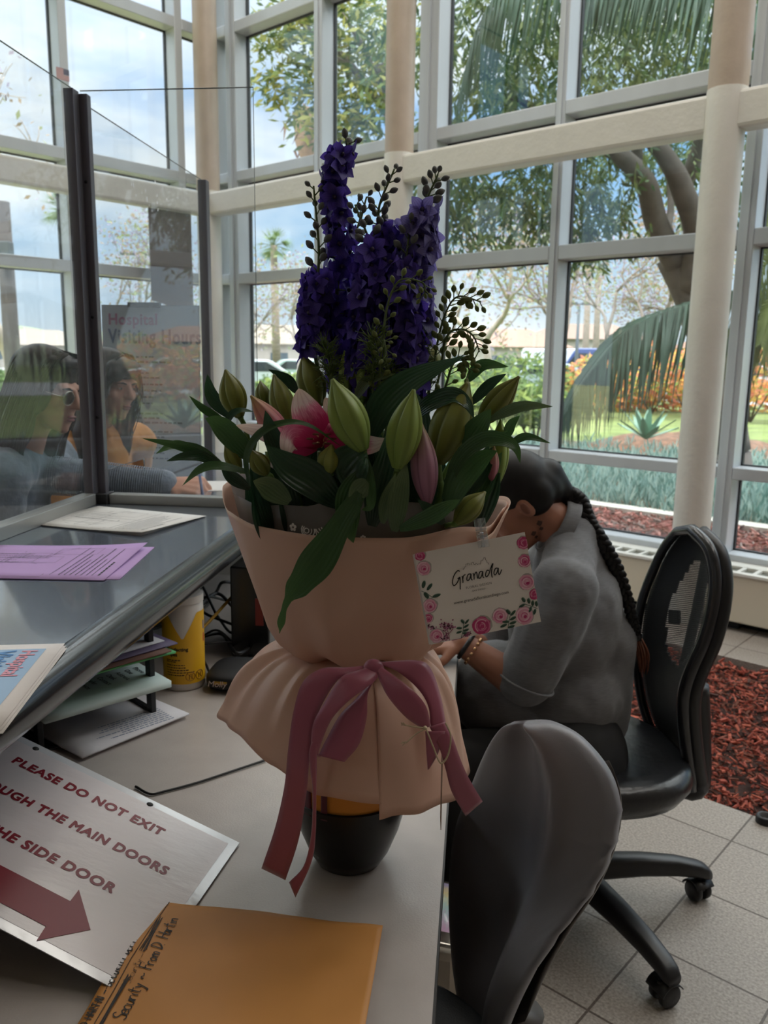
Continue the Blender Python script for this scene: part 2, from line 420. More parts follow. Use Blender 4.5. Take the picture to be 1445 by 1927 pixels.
S0, S1, T0, T1 = -3.0, 6.5, -3.2, 4.95      # inner faces of the glass lobby
ZC = 5.6
BED = (-2.6, 2.35, 2.75, 4.24)               # indoor planting bed cut out of the tiles (s0, s1, t0, t1)
mb = MB()
for (a, b_, c, d) in ((S0-.3, S1+.3, T0-.3, BED[2]), (S0-.3, S1+.3, BED[3], T1+.25), (BED[1], S1+.3, BED[2], BED[3]), (S0-.3, BED[0], BED[2], BED[3])):
    bb(mb, a, b_, c, d, -.06, 0)
structure('floor', mb, m_tile, origin=(0,0,0))
mb = MB(); bb(mb, BED[0]-.02, BED[1]+.02, BED[2]-.02, BED[3]+.02, -.10, -.055); structure('floor_bed', mb, M('soil', '3a2620', .95, var=.3, scale=60), origin=(0,0,0))
mb = MB(); bb(mb, S0-.6, S1+.5, T0-.6, T1+.5, ZC, ZC+.2); structure('ceiling', mb, m_ceil)

def wall_with_openings(name, along, fixed, a0, a1, z0, z1, openings):
    """solid wall with rectangular openings; along = 's' or 't'"""
    mb = MB(); xs = sorted({a0, a1, *[o[0] for o in openings], *[o[1] for o in openings]}); zs = sorted({z0, z1, *[o[2] for o in openings], *[o[3] for o in openings]})
    for i in range(len(xs)-1):
        for j in range(len(zs)-1):
            cx, cz = (xs[i]+xs[i+1])/2, (zs[j]+zs[j+1])/2
            if any(o[0] < cx < o[1] and o[2] < cz < o[3] for o in openings): continue
            if along == 's': bb(mb, xs[i], xs[i+1], fixed-.2, fixed, zs[j], zs[j+1])
            else: bb(mb, fixed-.2, fixed, xs[i], xs[i+1], zs[j], zs[j+1])
    bmesh.ops.remove_doubles(mb.bm, verts=mb.bm.verts, dist=1e-4)
    structure(name, mb, m_wallp)
ops = [(x, x+.6, 3.3, 4.3) for x in (-1.2, 1.0, 3.2)]
wall_with_openings('wall_back', 's', T0, S0-.2, S1+.2, 0, ZC, ops)
wall_with_openings('wall_right', 't', S0, T0, T1+.2, 0, ZC, [])
mb = MB()
for (x0, x1, z0_, z1_) in ops:
    bb(mb, x0, x1, T0-.12, T0-.1, z0_, z1_)
structure('window_1', mb, m_glass)

# ---- long glass wall (mullions, transoms) and the glass wall that meets it at the corner
MW = .18                                      # depth of the frame section
def mullions(name, plane, items, other=None):
    """one aluminium frame: list of (a0, a1, z0, z1) rectangles on the wall plane"""
    mb = MB()
    for a0, a1, z0, z1 in items:
        if plane == 't': bb(mb, a0, a1, T1, T1+MW, z0, z1)
        else: bb(mb, S1, S1+MW, a0, a1, z0, z1)
    return structure(name, mb, m_alu, bevel=.006)
ZB, ZT = .30, ZC
vr = [(-2.8, -2.71), (-1.68, -1.62), (-.56, -.47), (.56, .64), (1.665, 1.755), (2.895, 2.965), (3.93, 4.10), (5.105, 5.195), (6.19, 6.32), (6.46, 6.52)]
hr = [(.825, .895), (2.145, 2.235), (3.03, 3.115), (4.25, 4.34)]
n = 0
for a0, a1 in vr:
    n += 1; mullions('trim_%d' % n, 't', [(a0, a1, ZB, ZT)])
for z0, z1 in hr:
    n += 1; mullions('trim_%d' % n, 't', [(vr[i][1], vr[i+1][0], z0, z1) for i in range(len(vr)-1)])
mullions('trim_%d' % (n+1), 't', [(vr[i][1], vr[i+1][0], ZB, ZB+.08) for i in range(len(vr)-1)])
n += 1
vl = [(-.745, -.675), (.315, .385), (1.375, 1.445), (2.435, 2.505), (3.495, 3.565), (4.555, 4.63), (4.93, 5.13)]
hl = [(.825, .895), (2.145, 2.235), (3.00, 3.09), (4.25, 4.34)]
for a0, a1 in vl:
    n += 1; mullions('trim_%d' % n, 's', [(a0, a1, ZB, ZT)])
for z0, z1 in hl:
    n += 1; mullions('trim_%d' % n, 's', [(vl[i][1], vl[i+1][0], z0, z1) for i in range(len(vl)-1)])
n += 1; mullions('trim_%d' % n, 's', [(vl[i][1], vl[i+1][0], ZB, ZB+.08) for i in range(len(vl)-1)])
# mid line grooves of the mullions: a raised glazing cap on the inner face
mb = MB()
for a0, a1 in vr:
    c = (a0+a1)/2; bb(mb, c-.012, c+.012, T1-.012, T1+.001, ZB, ZT)
structure('trim_%d' % (n+1), mb, m_alu); n += 1
# panes and their black gaskets
wn = 1
def panes(plane, v, h):
    global wn
    zs = [(ZB+.08, h[0][0])]+[(h[i][1], h[i+1][0]) for i in range(len(h)-1)]+[(h[-1][1], ZT)]
    for i in range(len(v)-1):
        a0, a1 = v[i][1], v[i+1][0]
        wn += 1; root = empty('window_%d' % wn, B(*(((a0+a1)/2, T1+MW-.02, ZB) if plane == 't' else (S1+MW-.02, (a0+a1)/2, ZB)))); tag(root, kind='structure')
        for z0, z1 in zs:
            mg, mk = MB(), MB()
            if plane == 't':
                bb(mg, a0, a1, T1+MW-.03, T1+MW-.022, z0, z1)
                for q in ((a0, a0+.008, z0, z1), (a1-.008, a1, z0, z1), (a0, a1, z0, z0+.008), (a0, a1, z1-.008, z1)): bb(mk, q[0], q[1], T1+MW-.045, T1+MW-.015, q[2], q[3])
            else:
                bb(mg, S1+MW-.03, S1+MW-.022, a0, a1, z0, z1)
                for q in ((a0, a0+.008, z0, z1), (a1-.008, a1, z0, z1), (a0, a1, z0, z0+.008), (a0, a1, z1-.008, z1)): bb(mk, S1+MW-.045, S1+MW-.015, q[0], q[1], q[2], q[3])
            obj('pane', mg, m_glass, root); obj('gasket', mk, m_gasket, root)
panes('t', vr, hr); panes('s', vl, hl)
mb = MB(); bb(mb, S0-.2, S1+.3, T1+.12, T1+MW+.1, -.4, ZB); structure('wall_front', mb, m_wallp)
mb = MB(); bb(mb, S1+.06, S1+MW+.1, T0-.2, T1+.3, -.4, ZB); structure('wall_left', mb, m_wallp)

# ---- round columns, painted cream up to the beam and tan above it; beams tie them together
CT = 4.72
cols = [(1.79, CT), (4.08, CT), (6.30, CT), (6.30, 2.5), (-.5, CT), (6.3, .2)]
for i, (s, t) in enumerate(cols):
    root = empty('column' if i == 0 else 'column.%03d' % i, B(s, t, 0)); tag(root, kind='structure')
    a = MB(); prof = [(.104, 0), (.104, 2.70), (.1055, 2.90), (.104, 2.915)]
    a.lathe(prof, B(s, t, 0), 40); obj('lower_shaft', a, m_cream, root, autosmooth=40)
    a = MB(); a.lathe([(.102, 2.915), (.102, ZC)], B(s, t, 0), 40); obj('upper_shaft', a, m_tan, root, autosmooth=40)
mb = MB()
bb(mb, -3, -.55, 4.66, 4.80, 2.705, 2.895, .02); bb(mb, -.45, 1.72, 4.66, 4.80, 2.705, 2.895, .02); bb(mb, 1.86, 4.01, 4.66, 4.80, 2.705, 2.895, .02); bb(mb, 4.15, 6.24, 4.66, 4.80, 2.705, 2.895, .02)
structure('beam', mb, m_cream)
mb = MB(); bb(mb, 6.23, 6.37, 2.57, 4.65, 2.705, 2.895, .02); bb(mb, 6.23, 6.37, .27, 2.43, 2.705, 2.895, .02); bb(mb, 6.23, 6.37, -3.1, .13, 2.705, 2.895, .02)
structure('beam.001', mb, m_cream)

# ---- radiator casings under the glass wall, slotted white tops
def casing(s0, s1, label):
    root = empty('radiator_casing', B((s0+s1)/2, 4.85, 0), label, 'radiator', 'radiator casings under the glass wall')
    a = MB(); bb(a, s0, s1, 4.68, 5.05, .055, .325, .008); obj('casing', a, m_cab, root)
    a = MB(); w = .085; k = int((s1-s0)/w); w = (s1-s0)/k
    bb(a, s0, s1, 4.672, 4.72, .325, .343, .003); bb(a, s0, s1, 4.84, 5.05, .325, .343, .003)
    for i in range(k): bb(a, s0+i*w, s0+i*w+.022, 4.72, 4.84, .327, .341)
    bb(a, s1-.02, s1, 4.72, 4.84, .327, .341)
    obj('grille', a, m_cabtop, root, label='white slotted grille')
    a = MB(); bb(a, s0+.01, s1-.01, 4.72, 4.84, .318, .326); obj('slot_backing', a, M('slot_grey', '6d6f66', .7), root)
    a = MB()
    for s in (s0+.15, (s0+s1)/2, s1-.15): bb(a, s-.03, s+.03, 4.75, 4.95, 0, .06)
    bb(a, s0, s1, 4.80, 5.0, 0, .055)
    obj('foot', a, m_dark, root)
casing(-2.9, -.62, 'cream radiator casing with slotted top, far end of the row past the bark bed')
casing(-.38, 1.665, 'cream radiator casing with slotted top behind the bark bed and mesh chair')
casing(1.915, 3.955, 'cream radiator casing with slotted top beyond the seated person')
casing(4.205, 6.1, 'cream radiator casing with slotted top in the glass corner, behind the bouquet')

# ---- bark mulch in the indoor bed
def chips(name, label, n, place, mats, size=(.012, .045), parent=None):
    mb = MB(); rnd = random.Random(11)
    for i in range(n):
        p = place(rnd)
        l = rnd.uniform(*size); w = l*rnd.uniform(.18, .42); h = w*rnd.uniform(.3, .6)
        e = Euler((rnd.uniform(-.5, .5), rnd.uniform(-.5, .5), rnd.uniform(0, 6.28))).to_matrix(); X, Y, Z = e.col[0], e.col[1], e.col[2]
        mb.mi = rnd.randrange(len(mats)); q = []
        for sx, sy, sz in ((-1, -.6, -1), (1, -.9, -1), (.9, .8, -1), (-.95, 1, -1), (-.8, -.8, 1), (1, -.5, 1), (.7, .7, 1), (-1, .6, 1)):
            q.append(mb.v(p+X*sx*l/2+Y*sy*w/2+Z*sz*h/2))
        for f in ((0,1,2,3), (4,5,6,7), (0,1,5,4), (1,2,6,5), (2,3,7,6), (3,0,4,7)):
            ff = mb.face([q[k] for k in f]); ff.smooth = False
    return obj(name, mb, mats, label=label, cat='mulch', kind='stuff')
bark = [M('bark_red', '9c4a3a', .85, var=.25, scale=40), M('bark_red_light', 'b5604b', .85, var=.2, scale=40), M('bark_brown', '6e4032', .9, var=.3, scale=40), M('bark_dark', '452a23', .9, var=.3, scale=40), M('bark_rust', '8a3f30', .85, var=.25, scale=40)]
def in_bed(rnd):
    while 1:
        s = rnd.uniform(-.4, 2.33); t = rnd.uniform(BED[2]+.01, BED[3]-.01)
        return B(s, t, -.05+rnd.uniform(0, .035)*(1 if t > BED[2]+.05 else .5))
chips('bark_mulch', 'red bark chips filling the indoor bed beside the tiles', 15000, in_bed, bark)

# ---- ceiling lamps of the lobby
def ceiling_light(s, t, label):
    root = empty('ceiling_light', B(s, t, ZC-.08), label, 'ceiling light', 'rectangular ceiling lamps of the lobby')
    a = MB()
    bb(a, s-.65, s+.65, t-.35, t+.35, ZC-.08, ZC); obj('housing', a, m_alu, root)
    a = MB(); bb(a, s-.6, s+.6, t-.3, t+.3, ZC-.09, ZC-.081); obj('diffuser', a, M('lamp_diffuser', (1.0, .96, .90, 1.0), .5, emit=LAMP_POWER), root)
for s in (-1.6, .6, 2.8, 5.0):
    for t in (2.4, 3.9):
        if (s, t) != (5.0, 2.4): ceiling_light(s, t, 'white rectangular ceiling lamp high above the lobby')
# ================================================================== OUTSIDE
def out_ground(name, s0, s1, t0, t1, z0, z1, ma):
    mb = MB(); bb(mb, s0, s1, t0, t1, z0, z1); return structure(name, mb, ma)
out_ground('ground', -90, 90, 5.22, 140, -.35, -.12, M('lawn', '66743c', .95, var=.35, scale=1.2, col2=None))
out_ground('ground_side', 6.75, 110, -40, 5.22, -.35, -.125, M('dry_lawn', 'a3a070', .95, var=.3, scale=.8))
out_ground('ground_bark_bed', -6, 12, 5.24, 8.05, -.2, -.07, M('bark_ground', '8a4a42', .95, col2='55302b', scale=35, detail=6, bump=.6, bscale=60))
out_ground('curb', -8, 14, 8.05, 8.28, -.2, -.02, M('concrete', 'c9c4ba', .9, var=.12, scale=12))
out_ground('ground_planting_bed', -8, 14, 8.28, 15, -.2, -.09, M('planting_soil', '4d4a38', .95, var=.3, scale=8))
out_ground('street', -90, 90, 33, 48, -.12, -.1, M('asphalt', '9a9a98', .9, var=.1, scale=2))
def bark_out(rnd): return B(rnd.uniform(1.2, 6.3), rnd.uniform(5.3, 8.04), -.06+rnd.uniform(0, .03))
chips('bark_mulch', 'weathered pinkish bark chips on the ground just outside the glass', 7000, bark_out,
      [M('bark_pale', 'ad7a70', .9, var=.3, scale=20), M('bark_pink', '94564d', .9, var=.3, scale=20), M('bark_grey', '7c6a64', .9, var=.3, scale=20), bark[2]], size=(.03, .1))

# ---- blue-green succulent ground cover
def blue_cover():
    mb = MB(); rnd = random.Random(3)
    for i in range(1500):
        s = rnd.uniform(-2, 9); t = 8.32+rnd.random()**1.4*5.2
        c = B(s, t, -.09); h = rnd.uniform(.18, .38)
        for k in range(14):
            a = rnd.uniform(0, 6.28); lean = rnd.uniform(.05, .75)
            d = Vector((math.cos(a)*lean, math.sin(a)*lean, 1)).normalized()
            b0 = c+Vector((rnd.uniform(-.1, .1), rnd.uniform(-.1, .1), rnd.uniform(0, h*.6)))
            tp = b0+d*h*rnd.uniform(.3, .6); w = d.cross(Vector((math.cos(a+1.2), math.sin(a+1.2), .3))).normalized()*.011
            mb.mi = rnd.randrange(3); mid = (b0*.4+tp*.6)
            mb.face((mb.v(b0-w*.6), mb.v(b0+w*.6), mb.v(mid+w), mb.v(tp), mb.v(mid-w)))
    obj('succulent_ground_cover', mb, [M('blue_leaf', '94b0aa', .7, trans=.25), M('teal_leaf', '6b8d84', .7, trans=.25), M('grey_green_leaf', 'a9beb4', .7, trans=.25)],
        label='bank of blue-green succulents growing beyond the pale kerb outside', cat='ground cover', kind='stuff', recalc=False)
blue_cover()

# ---- shrubs and hedges
def shrub(name, c, r, mats, n, label, cat='shrub', group=None, seed=1, leaf=.09, lean=.5):
    root = empty(name, (c[0], c[1], -.12), label, cat, group); rnd = random.Random(seed); mb = MB()
    for i in range(n):
        d = Vector((rnd.gauss(0, 1), rnd.gauss(0, 1), rnd.gauss(0, 1))).normalized()*(rnd.uniform(.55, 1))
        p = Vector((c[0]+d.x*r[0], c[1]+d.y*r[1], max(-.1, c[2]+d.z*r[2])))
        a = Vector((rnd.gauss(0, 1), rnd.gauss(0, 1), rnd.gauss(0, .7))).normalized(); b_ = a.orthogonal().normalized()
        mb.mi = rnd.randrange(len(mats)); l = leaf*rnd.uniform(.7, 1.4)
        mb.face((mb.v(p-a*l), mb.v(p+b_*l*.35), mb.v(p+a*l), mb.v(p-b_*l*.35)))
    obj('foliage', mb, mats, root, recalc=False)
    st = MB()
    for k in range(4):
        a = k*1.6; st.tube([(c[0], c[1], -.14), (c[0]+math.cos(a)*r[0]*.5, c[1]+math.sin(a)*r[1]*.5, c[2])], [.03, .012], 6)
    obj('stem', st, M('shrub_bark', '5d4c3c', .9), root)
    return root
g_bright = [M('leaf_lime', '8a9c46', .7, trans=.3), M('leaf_green', '5f7a3a', .7, trans=.3), M('leaf_mid', '4a6433', .7, trans=.3)]
g_orange = [M('flower_orange', 'd98a4a', .7, trans=.3), M('flower_yellow', 'd9b04c', .7, trans=.3), g_bright[0], M('flower_coral', 'cf7f5c', .7, trans=.3)]
for i, (u, v, Y, rx, rz, kind, lb) in enumerate([
    (1130, 715, 24, 1.3, .75, 1, 'orange flowering shrub outside, behind the drooping palm frond tip'),
    (1230, 700, 26, 1.6, .9, 1, 'tall orange flowering shrub outside, beside the cream column'),
    (1300, 705, 25, 1.4, .8, 1, 'orange and yellow shrub outside, partly behind the cream column'),
    (1420, 700, 23, 1.5, .9, 1, 'orange flowering shrub outside, past the cream column'),
    (900, 720, 22, 1.3, .55, 0, 'bright green shrub outside, behind the budding sprigs'),
    (985, 712, 24, 1.6, .8, 0, 'rounded green shrub outside, beside the pale forked trunk'),
    (940, 755, 17, 1.0, .35, 0, 'low green shrub outside, above the lily buds'),
    (1010, 765, 15, .9, .4, 0, 'pale green shrub outside, beside the slim white mullion'),
    (540, 735, 26, 1.2, .6, 0, 'green shrub outside, left of the purple flowers'),
    (345, 640, 30, 1.5, 1.0, 0, 'yellow-green shrub outside, behind the visiting hours board')]):
    c = P(u, v, Y)
    shrub('shrub', (c.x, c.y, max(c.z, rz*.8-.1)), (rx, rx*.7, rz), g_orange if kind else g_bright, 900, lb, seed=i+20, leaf=.11)
# brown mound and agave
def mound():
    c = P(1290, 830, 14.5); mb = MB()
    def fn(u, v):
        a = u*6.283; r = v; x = math.cos(a)*r*2.2; y = math.sin(a)*r*1.2
        z = (1-v**2)*.42*(1+.2*mnoise.noise(Vector((x*1.5, y*1.5, 0))))
        return Vector((c.x+x, c.y+y, -.12+z))
    mb.grid(fn, 36, 10, closeu=True); structure('ground_mound', mb, M('mound_bark', '7d5a45', .95, col2='4c3a2c', scale=9, detail=6, bump=.8, bscale=14))
mound()
def agave(c, n, r, label):
    root = empty('agave', c, label, 'plant'); rnd = random.Random(5)
    for i in range(n):
        a = i*2.4; el = .35+.9*(i/n); mb = MB(); d = Vector((math.cos(a)*math.cos(el), math.sin(a)*math.cos(el), math.sin(el))); w = d.cross(Vector((0, 0, 1))).normalized()*r*.11
        c_ = Vector(c); p = [c_, c_+d*r*.4, c_+d*r*.75, c_+d*r]; ww = [.6, 1.1, .7, .02]
        vs = [(mb.v(q-w*k), mb.v(q+Vector((0, 0, -.02))), mb.v(q+w*k)) for q, k in zip(p, ww)]
        for x, y in zip(vs, vs[1:]):
            mb.face((x[0], x[1], y[1], y[0])); mb.face((x[1], x[2], y[2], y[1]))
        obj('leaf', mb, M('agave_leaf', '7fa08c', .6), root)
agave(P(1215, 825, 13.2)*1.0, 16, .55, 'small grey agave on the brown mound outside')

# ---- leafy and bare trees
def limb(mb, p, d, l, r, lv, rnd, tips, spread=.6, kids=(2, 3), up=.15, wob=.12):
    pts = [p]; q = p.copy(); n = 5; dd = d.copy()
    for i in range(n):
        dd = (dd+Vector((rnd.gauss(0, wob), rnd.gauss(0, wob), rnd.gauss(0, wob)+up*.2))).normalized(); q = q+dd*l/n; pts.append(q.copy())
    mb.tube(pts, [r*(1-.45*i/n) for i in range(n+1)], 7 if lv > 1 else 5)
    if lv <= 0: tips.append((q, dd)); return
    for k in range(rnd.randint(*kids)):
        a = Vector((rnd.gauss(0, 1), rnd.gauss(0, 1), rnd.gauss(0, 1)))
        nd = (dd+a.normalized()*spread+Vector((0, 0, up))).normalized()
        limb(mb, q-dd*l*.05, nd, l*rnd.uniform(.62, .85), r*.58, lv-1, rnd, tips, spread, kids, up, wob)
    if lv <= 2: tips.append((pts[3], dd))
def leaves_at(mb, tips, rnd, n, r, leaf, nm, droop=.4, aspect=.22):
    for q, d in tips:
        for i in range(n):
            p = q+Vector((rnd.gauss(0, r), rnd.gauss(0, r), rnd.gauss(0, r*.8)))
            a = Vector((rnd.gauss(0, 1), rnd.gauss(0, 1), rnd.gauss(0, .6)-droop)).normalized(); b_ = a.cross(Vector((rnd.gauss(0, 1), rnd.gauss(0, 1), rnd.gauss(0, 1)))).normalized(); l = leaf*rnd.uniform(.6, 1.3)
            mb.mi = rnd.randrange(nm)
            mb.face((mb.v(p), mb.v(p+a*l*.5+b_*l*aspect), mb.v(p+a*l), mb.v(p+a*l*.5-b_*l*aspect)))
def tree(base, d, l, r, lv, seed, leafmats, nleaf, lr, leaf, bark, label, group=None, spread=.6, up=.15, name='tree', kids=(2, 3), wob=.12):
    rnd = random.Random(seed); root = empty(name, base, label, 'tree', group); tb = MB(); tips = []
    limb(tb, Vector(base), Vector(d).normalized(), l, r, lv, rnd, tips, spread, kids, up, wob)
    obj('trunk', tb, bark, root); lb = MB(); leaves_at(lb, tips, rnd, nleaf, lr, leaf, len(leafmats))
    obj('foliage', lb, leafmats, root, recalc=False); return root
b_grey = M('bark_grey_tree', '8a7f76', .9, var=.2, scale=6); b_pale = M('bark_pale_tree', 'b5a698', .9, var=.2, scale=6); b_darkt = M('bark_dark_tree', '57504b', .9, var=.25, scale=5, bump=.4, bscale=18)
jac = [M('jacaranda_mauve', 'a79bb0', .8, trans=.3), M('jacaranda_leaf', '9aa176', .8, trans=.3), M('seedpod_brown', 'a08a72', .8, trans=.2)]
spec = [  # base pixel, distance, height scale, label
    (925, 705, 24, 2.3, .17, 4, 1, b_pale, 'pale forked tree outside, right behind the budding sprigs'),
    (1010, 700, 29, 2.4, .14, 4, 2, b_grey, 'lacy mauve tree outside, against the slim white mullion'),
    (1120, 700, 30, 2.6, .14, 4, 3, b_grey, 'lacy mauve tree outside, above the drooping palm frond tip'),
    (1225, 700, 31, 2.5, .15, 4, 4, b_grey, 'mauve tree outside, beside the cream column'),
    (870, 700, 32, 2.4, .13, 4, 5, b_grey, 'faint bare tree outside, beside the purple flowers'),
    (255, 680, 30, 2.2, .10, 4, 7, b_grey, 'thin bare tree outside, above the visiting hours board'),
    (185, 680, 33, 2.2, .10, 4, 8, b_grey, 'thin bare tree outside, behind the acrylic corner post'),
    (560, 690, 34, 2.0, .11, 4, 9, b_grey, 'small leafy tree outside, behind the distant fan palm trunk'),
    (470, 690, 36, 2.0, .11, 4, 10, b_grey, 'small leafy tree outside, at the glass corner'),
    (1330, 700, 34, 2.5, .14, 4, 11, b_grey, 'mauve tree outside, hidden partly by the cream column')]
for (u, v, Y, l, r, lv, sd, bk, lb) in spec:
    c = P(u, v, Y); c.z = -.15
    tree(c, (random.Random(sd).uniform(-.15, .15), 0, 1), l, r, lv, sd, jac, 26, .45, .17, bk, lb, spread=.75, up=.12, group=None)
# the bare spreading tree seen through the left panel: leaning trunk
c = P(22, 690, 17); c.z = -.15
tree(c, (.28, .0, 1), 2.6, .16, 5, 33, jac, 4, .22, .13, b_pale, 'bare spreading tree outside, above the person with glasses', spread=.72, up=.05, kids=(2, 3))

def big_tree():
    root = empty('tree', P(1345, 800, 10.5)*1.0, 'large dark leafy tree outside with thick forked limbs, next to the column', 'tree'); tb = MB()
    Y = 10.5
    def path(pts, r): tb.tube(catmull([P(u, v, y) for u, v, y in pts], 6), [r[0]+(r[1]-r[0])*i/(6*(len(pts)-1)) for i in range(6*(len(pts)-1)+1)], 12)
    g = P(1365, 800, 10.5)
    g.z = -.2; tb.tube([g+Vector((.1, 0, 0)), P(1370, 850, 10.5)], [.36, .27], 12)
    path([(1370, 850, 10.5), (1345, 680, 10.5), (1305, 560, 10.5), (1265, 480, 10.5)], (.27, .21))
    path([(1268, 490, 10.4), (1235, 420, 10.0), (1215, 345, 9.6), (1175, 300, 9.3), (1120, 260, 9.1)], (.15, .08))
    path([(1300, 540, 10.4), (1310, 440, 10.1), (1285, 360, 9.8), (1262, 310, 9.7), (1210, 240, 9.6)], (.16, .09))
    path([(1222, 370, 10.2), (1200, 300, 10.2), (1195, 200, 10.0)], (.09, .05))
    path([(1255, 440, 10.7), (1262, 390, 11), (1258, 330, 11.2)], (.05, .035))
    path([(1290, 350, 10.6), (1320, 250, 10.4), (1330, 120, 10.2)], (.1, .05))
    path([(1120, 262, 9.8), (1050, 220, 9.6), (950, 180, 9.4)], (.07, .03))
    obj('trunk', tb, b_darkt, root)
    lb = MB(); rnd = random.Random(9)
    blobsL = [(900, 60, 9.3, 1.0), (1000, 150, 9.4, .9), (1100, 60, 9.6, 1.0), (1200, 120, 9.8, 1.0), (1300, 60, 10, 1.0), (1280, 190, 11.4, .7), (880, 180, 9.2, .8), (960, 330, 9.2, .7), (880, 390, 9.0, .55), (1000, 400, 9.4, .5), (1120, 380, 9.8, .6), (1180, 290, 11.6, .6), (1290, 290, 11.8, .5), (1110, 430, 9.6, .35), (850, 300, 9.0, .6), (1330, 380, 11.6, .4), (1420, 100, 10, 1.0), (1440, 350, 10.3, .6), (940, -60, 9.2, 1.0), (1150, -60, 9.6, 1.1), (1060, 300, 9.6, .5), (1250, 30, 9.4, .9)]
    for u, v, Y, r in blobsL:
        c = P(u, v, Y)
        for k in range(int(95*r*r)+36):
            d = Vector((rnd.gauss(0, .5), rnd.gauss(0, .6), rnd.gauss(0, .42)))*r; q = c+d
            # drooping twig with narrow leaves
            L_ = rnd.uniform(.15, .4); dr = Vector((rnd.gauss(0, .35), rnd.gauss(0, .35), -1)).normalized()
            for j in range(9):
                p = q+dr*L_*j/8; a = (dr*.8+Vector((rnd.gauss(0, .6), rnd.gauss(0, .6), rnd.gauss(0, .25)))).normalized(); b_ = a.orthogonal().normalized(); b_.rotate(Matrix.Rotation(rnd.uniform(0, 6.28), 3, a)); l = rnd.uniform(.09, .17)
                lb.mi = rnd.randrange(3)
                lb.face((lb.v(p), lb.v(p+a*l*.5+b_*l*.13), lb.v(p+a*l), lb.v(p+a*l*.5-b_*l*.13)))
    obj('foliage', lb, [M('willow_dark', '35502e', .6, trans=.3), M('willow_mid', '4a6638', .6, trans=.3), M('willow_olive', '6b7a42', .6, trans=.35)], root, recalc=False)
big_tree()
def corner_tree():
    root = empty('tree', P(756, 700, 12), 'leafy olive tree outside, behind the delphiniums and the middle column', 'tree'); tb = MB()
    tb.tube(catmull([P(756, 720, 12), P(755, 500, 12), P(750, 300, 12), P(715, 120, 11.7)], 6), [.16-.005*i for i in range(19)], 10)
    for e in ((600, 95), (560, 40), (640, 20), (730, 60)): tb.tube(catmull([P(748, 240, 11.95), P((730+e[0])/2, (170+e[1])/2, 11.6), P(*e, 11.4)], 5), [.06-.004*i for i in range(11)], 6)
    obj('trunk', tb, b_grey, root); lb = MB(); rnd = random.Random(19)
    for u, v, r in [(540, 60, .45), (600, 50, .55), (660, 80, .6), (710, 60, .6), (590, 130, .4), (545, 165, .38), (600, 215, .42), (660, 170, .6), (700, 200, .6), (690, 260, .5), (650, 10, .7), (500, 75, .25), (505, 160, .22), (560, 5, .5), (640, 250, .35), (760, 100, .6), (760, 300, .3)]:
        c = P(u, v, 11.5)
        for k in range(int(700*r*r)+50):
            p = c+Vector((rnd.gauss(0, .5), rnd.gauss(0, .6), rnd.gauss(0, .4)))*r
            a = Vector((rnd.gauss(-.3, 1), rnd.gauss(0, 1), rnd.gauss(-.5, .5))).normalized(); b_ = a.orthogonal().normalized(); b_.rotate(Matrix.Rotation(rnd.uniform(0, 6.28), 3, a)); l = rnd.uniform(.1, .2); lb.mi = rnd.randrange(3)
            lb.face((lb.v(p), lb.v(p+a*l*.5+b_*l*.16), lb.v(p+a*l), lb.v(p+a*l*.5-b_*l*.16)))
    obj('foliage', lb, [M('olive_leaf', '6d7d3a', .6, trans=.35), M('olive_dark', '4b6335', .6, trans=.3), M('olive_gold', '9a9a4c', .6, trans=.35)], root, recalc=False)
corner_tree()

# ---- palms
def fan_palm(u, vtop, vbase, Y, rc, label, tr=.2):
    top = P(u, vtop, Y); base = P(u+3, vbase, Y); base.z = -.15; base.x = top.x+.1; base.y = top.y
    root = empty('fan_palm', base, label, 'palm tree', 'tall fan palms in the distance'); mb = MB(); mb.tube([base, top], [tr*1.1, tr*.8], 8); obj('trunk', mb, M('palm_trunk', '8d7f70', .9, var=.2, scale=3, stretch=(1, 1, 6)), root)
    fb = MB(); rnd = random.Random(int(u))
    for i in range(26):
        a = rnd.uniform(0, 6.28); el = rnd.uniform(-.7, 1.3); d = Vector((math.cos(a)*math.cos(el), math.sin(a)*math.cos(el), math.sin(el)))
        c = top+d*rc*.45; w = d.cross(Vector((rnd.gauss(0, .3), rnd.gauss(0, .3), 1))).normalized()
        for k in range(9):
            f = (k-4)/4*1.0; dd = (d*math.cos(f)+w*math.sin(f)).normalized()-Vector((0, 0, .25))
            e_ = c+dd*rc*.6; n_ = dd.cross(d) if abs(f) > .1 else w; sd = w*rc*.035
            fb.face((fb.v(c-sd), fb.v(c+sd), fb.v(e_)))
        fb.tube([top, c], rc*.015, 4)
    obj('crown', fb, M('palm_leaf', '62793f', .6, trans=.25, var=.2, scale=2), root, recalc=False)
fan_palm(515, 462, 690, 42, 1.05, 'tall fan palm far outside, centred in the pane beside the glass corner')
fan_palm(118, 395, 700, 38, 1.15, 'tall fan palm far outside, behind the corner post of the acrylic screen', .2)
fan_palm(311, 458, 690, 48, .95, 'far fan palm outside, beside the hanging grey panel', .2)
fan_palm(1108, 512, 690, 55, 1.0, 'far fan palm outside, beyond the mauve trees, shorter of two', .22)
fan_palm(1128, 503, 690, 57, 1.0, 'far fan palm outside, beyond the mauve trees, taller of two', .22)
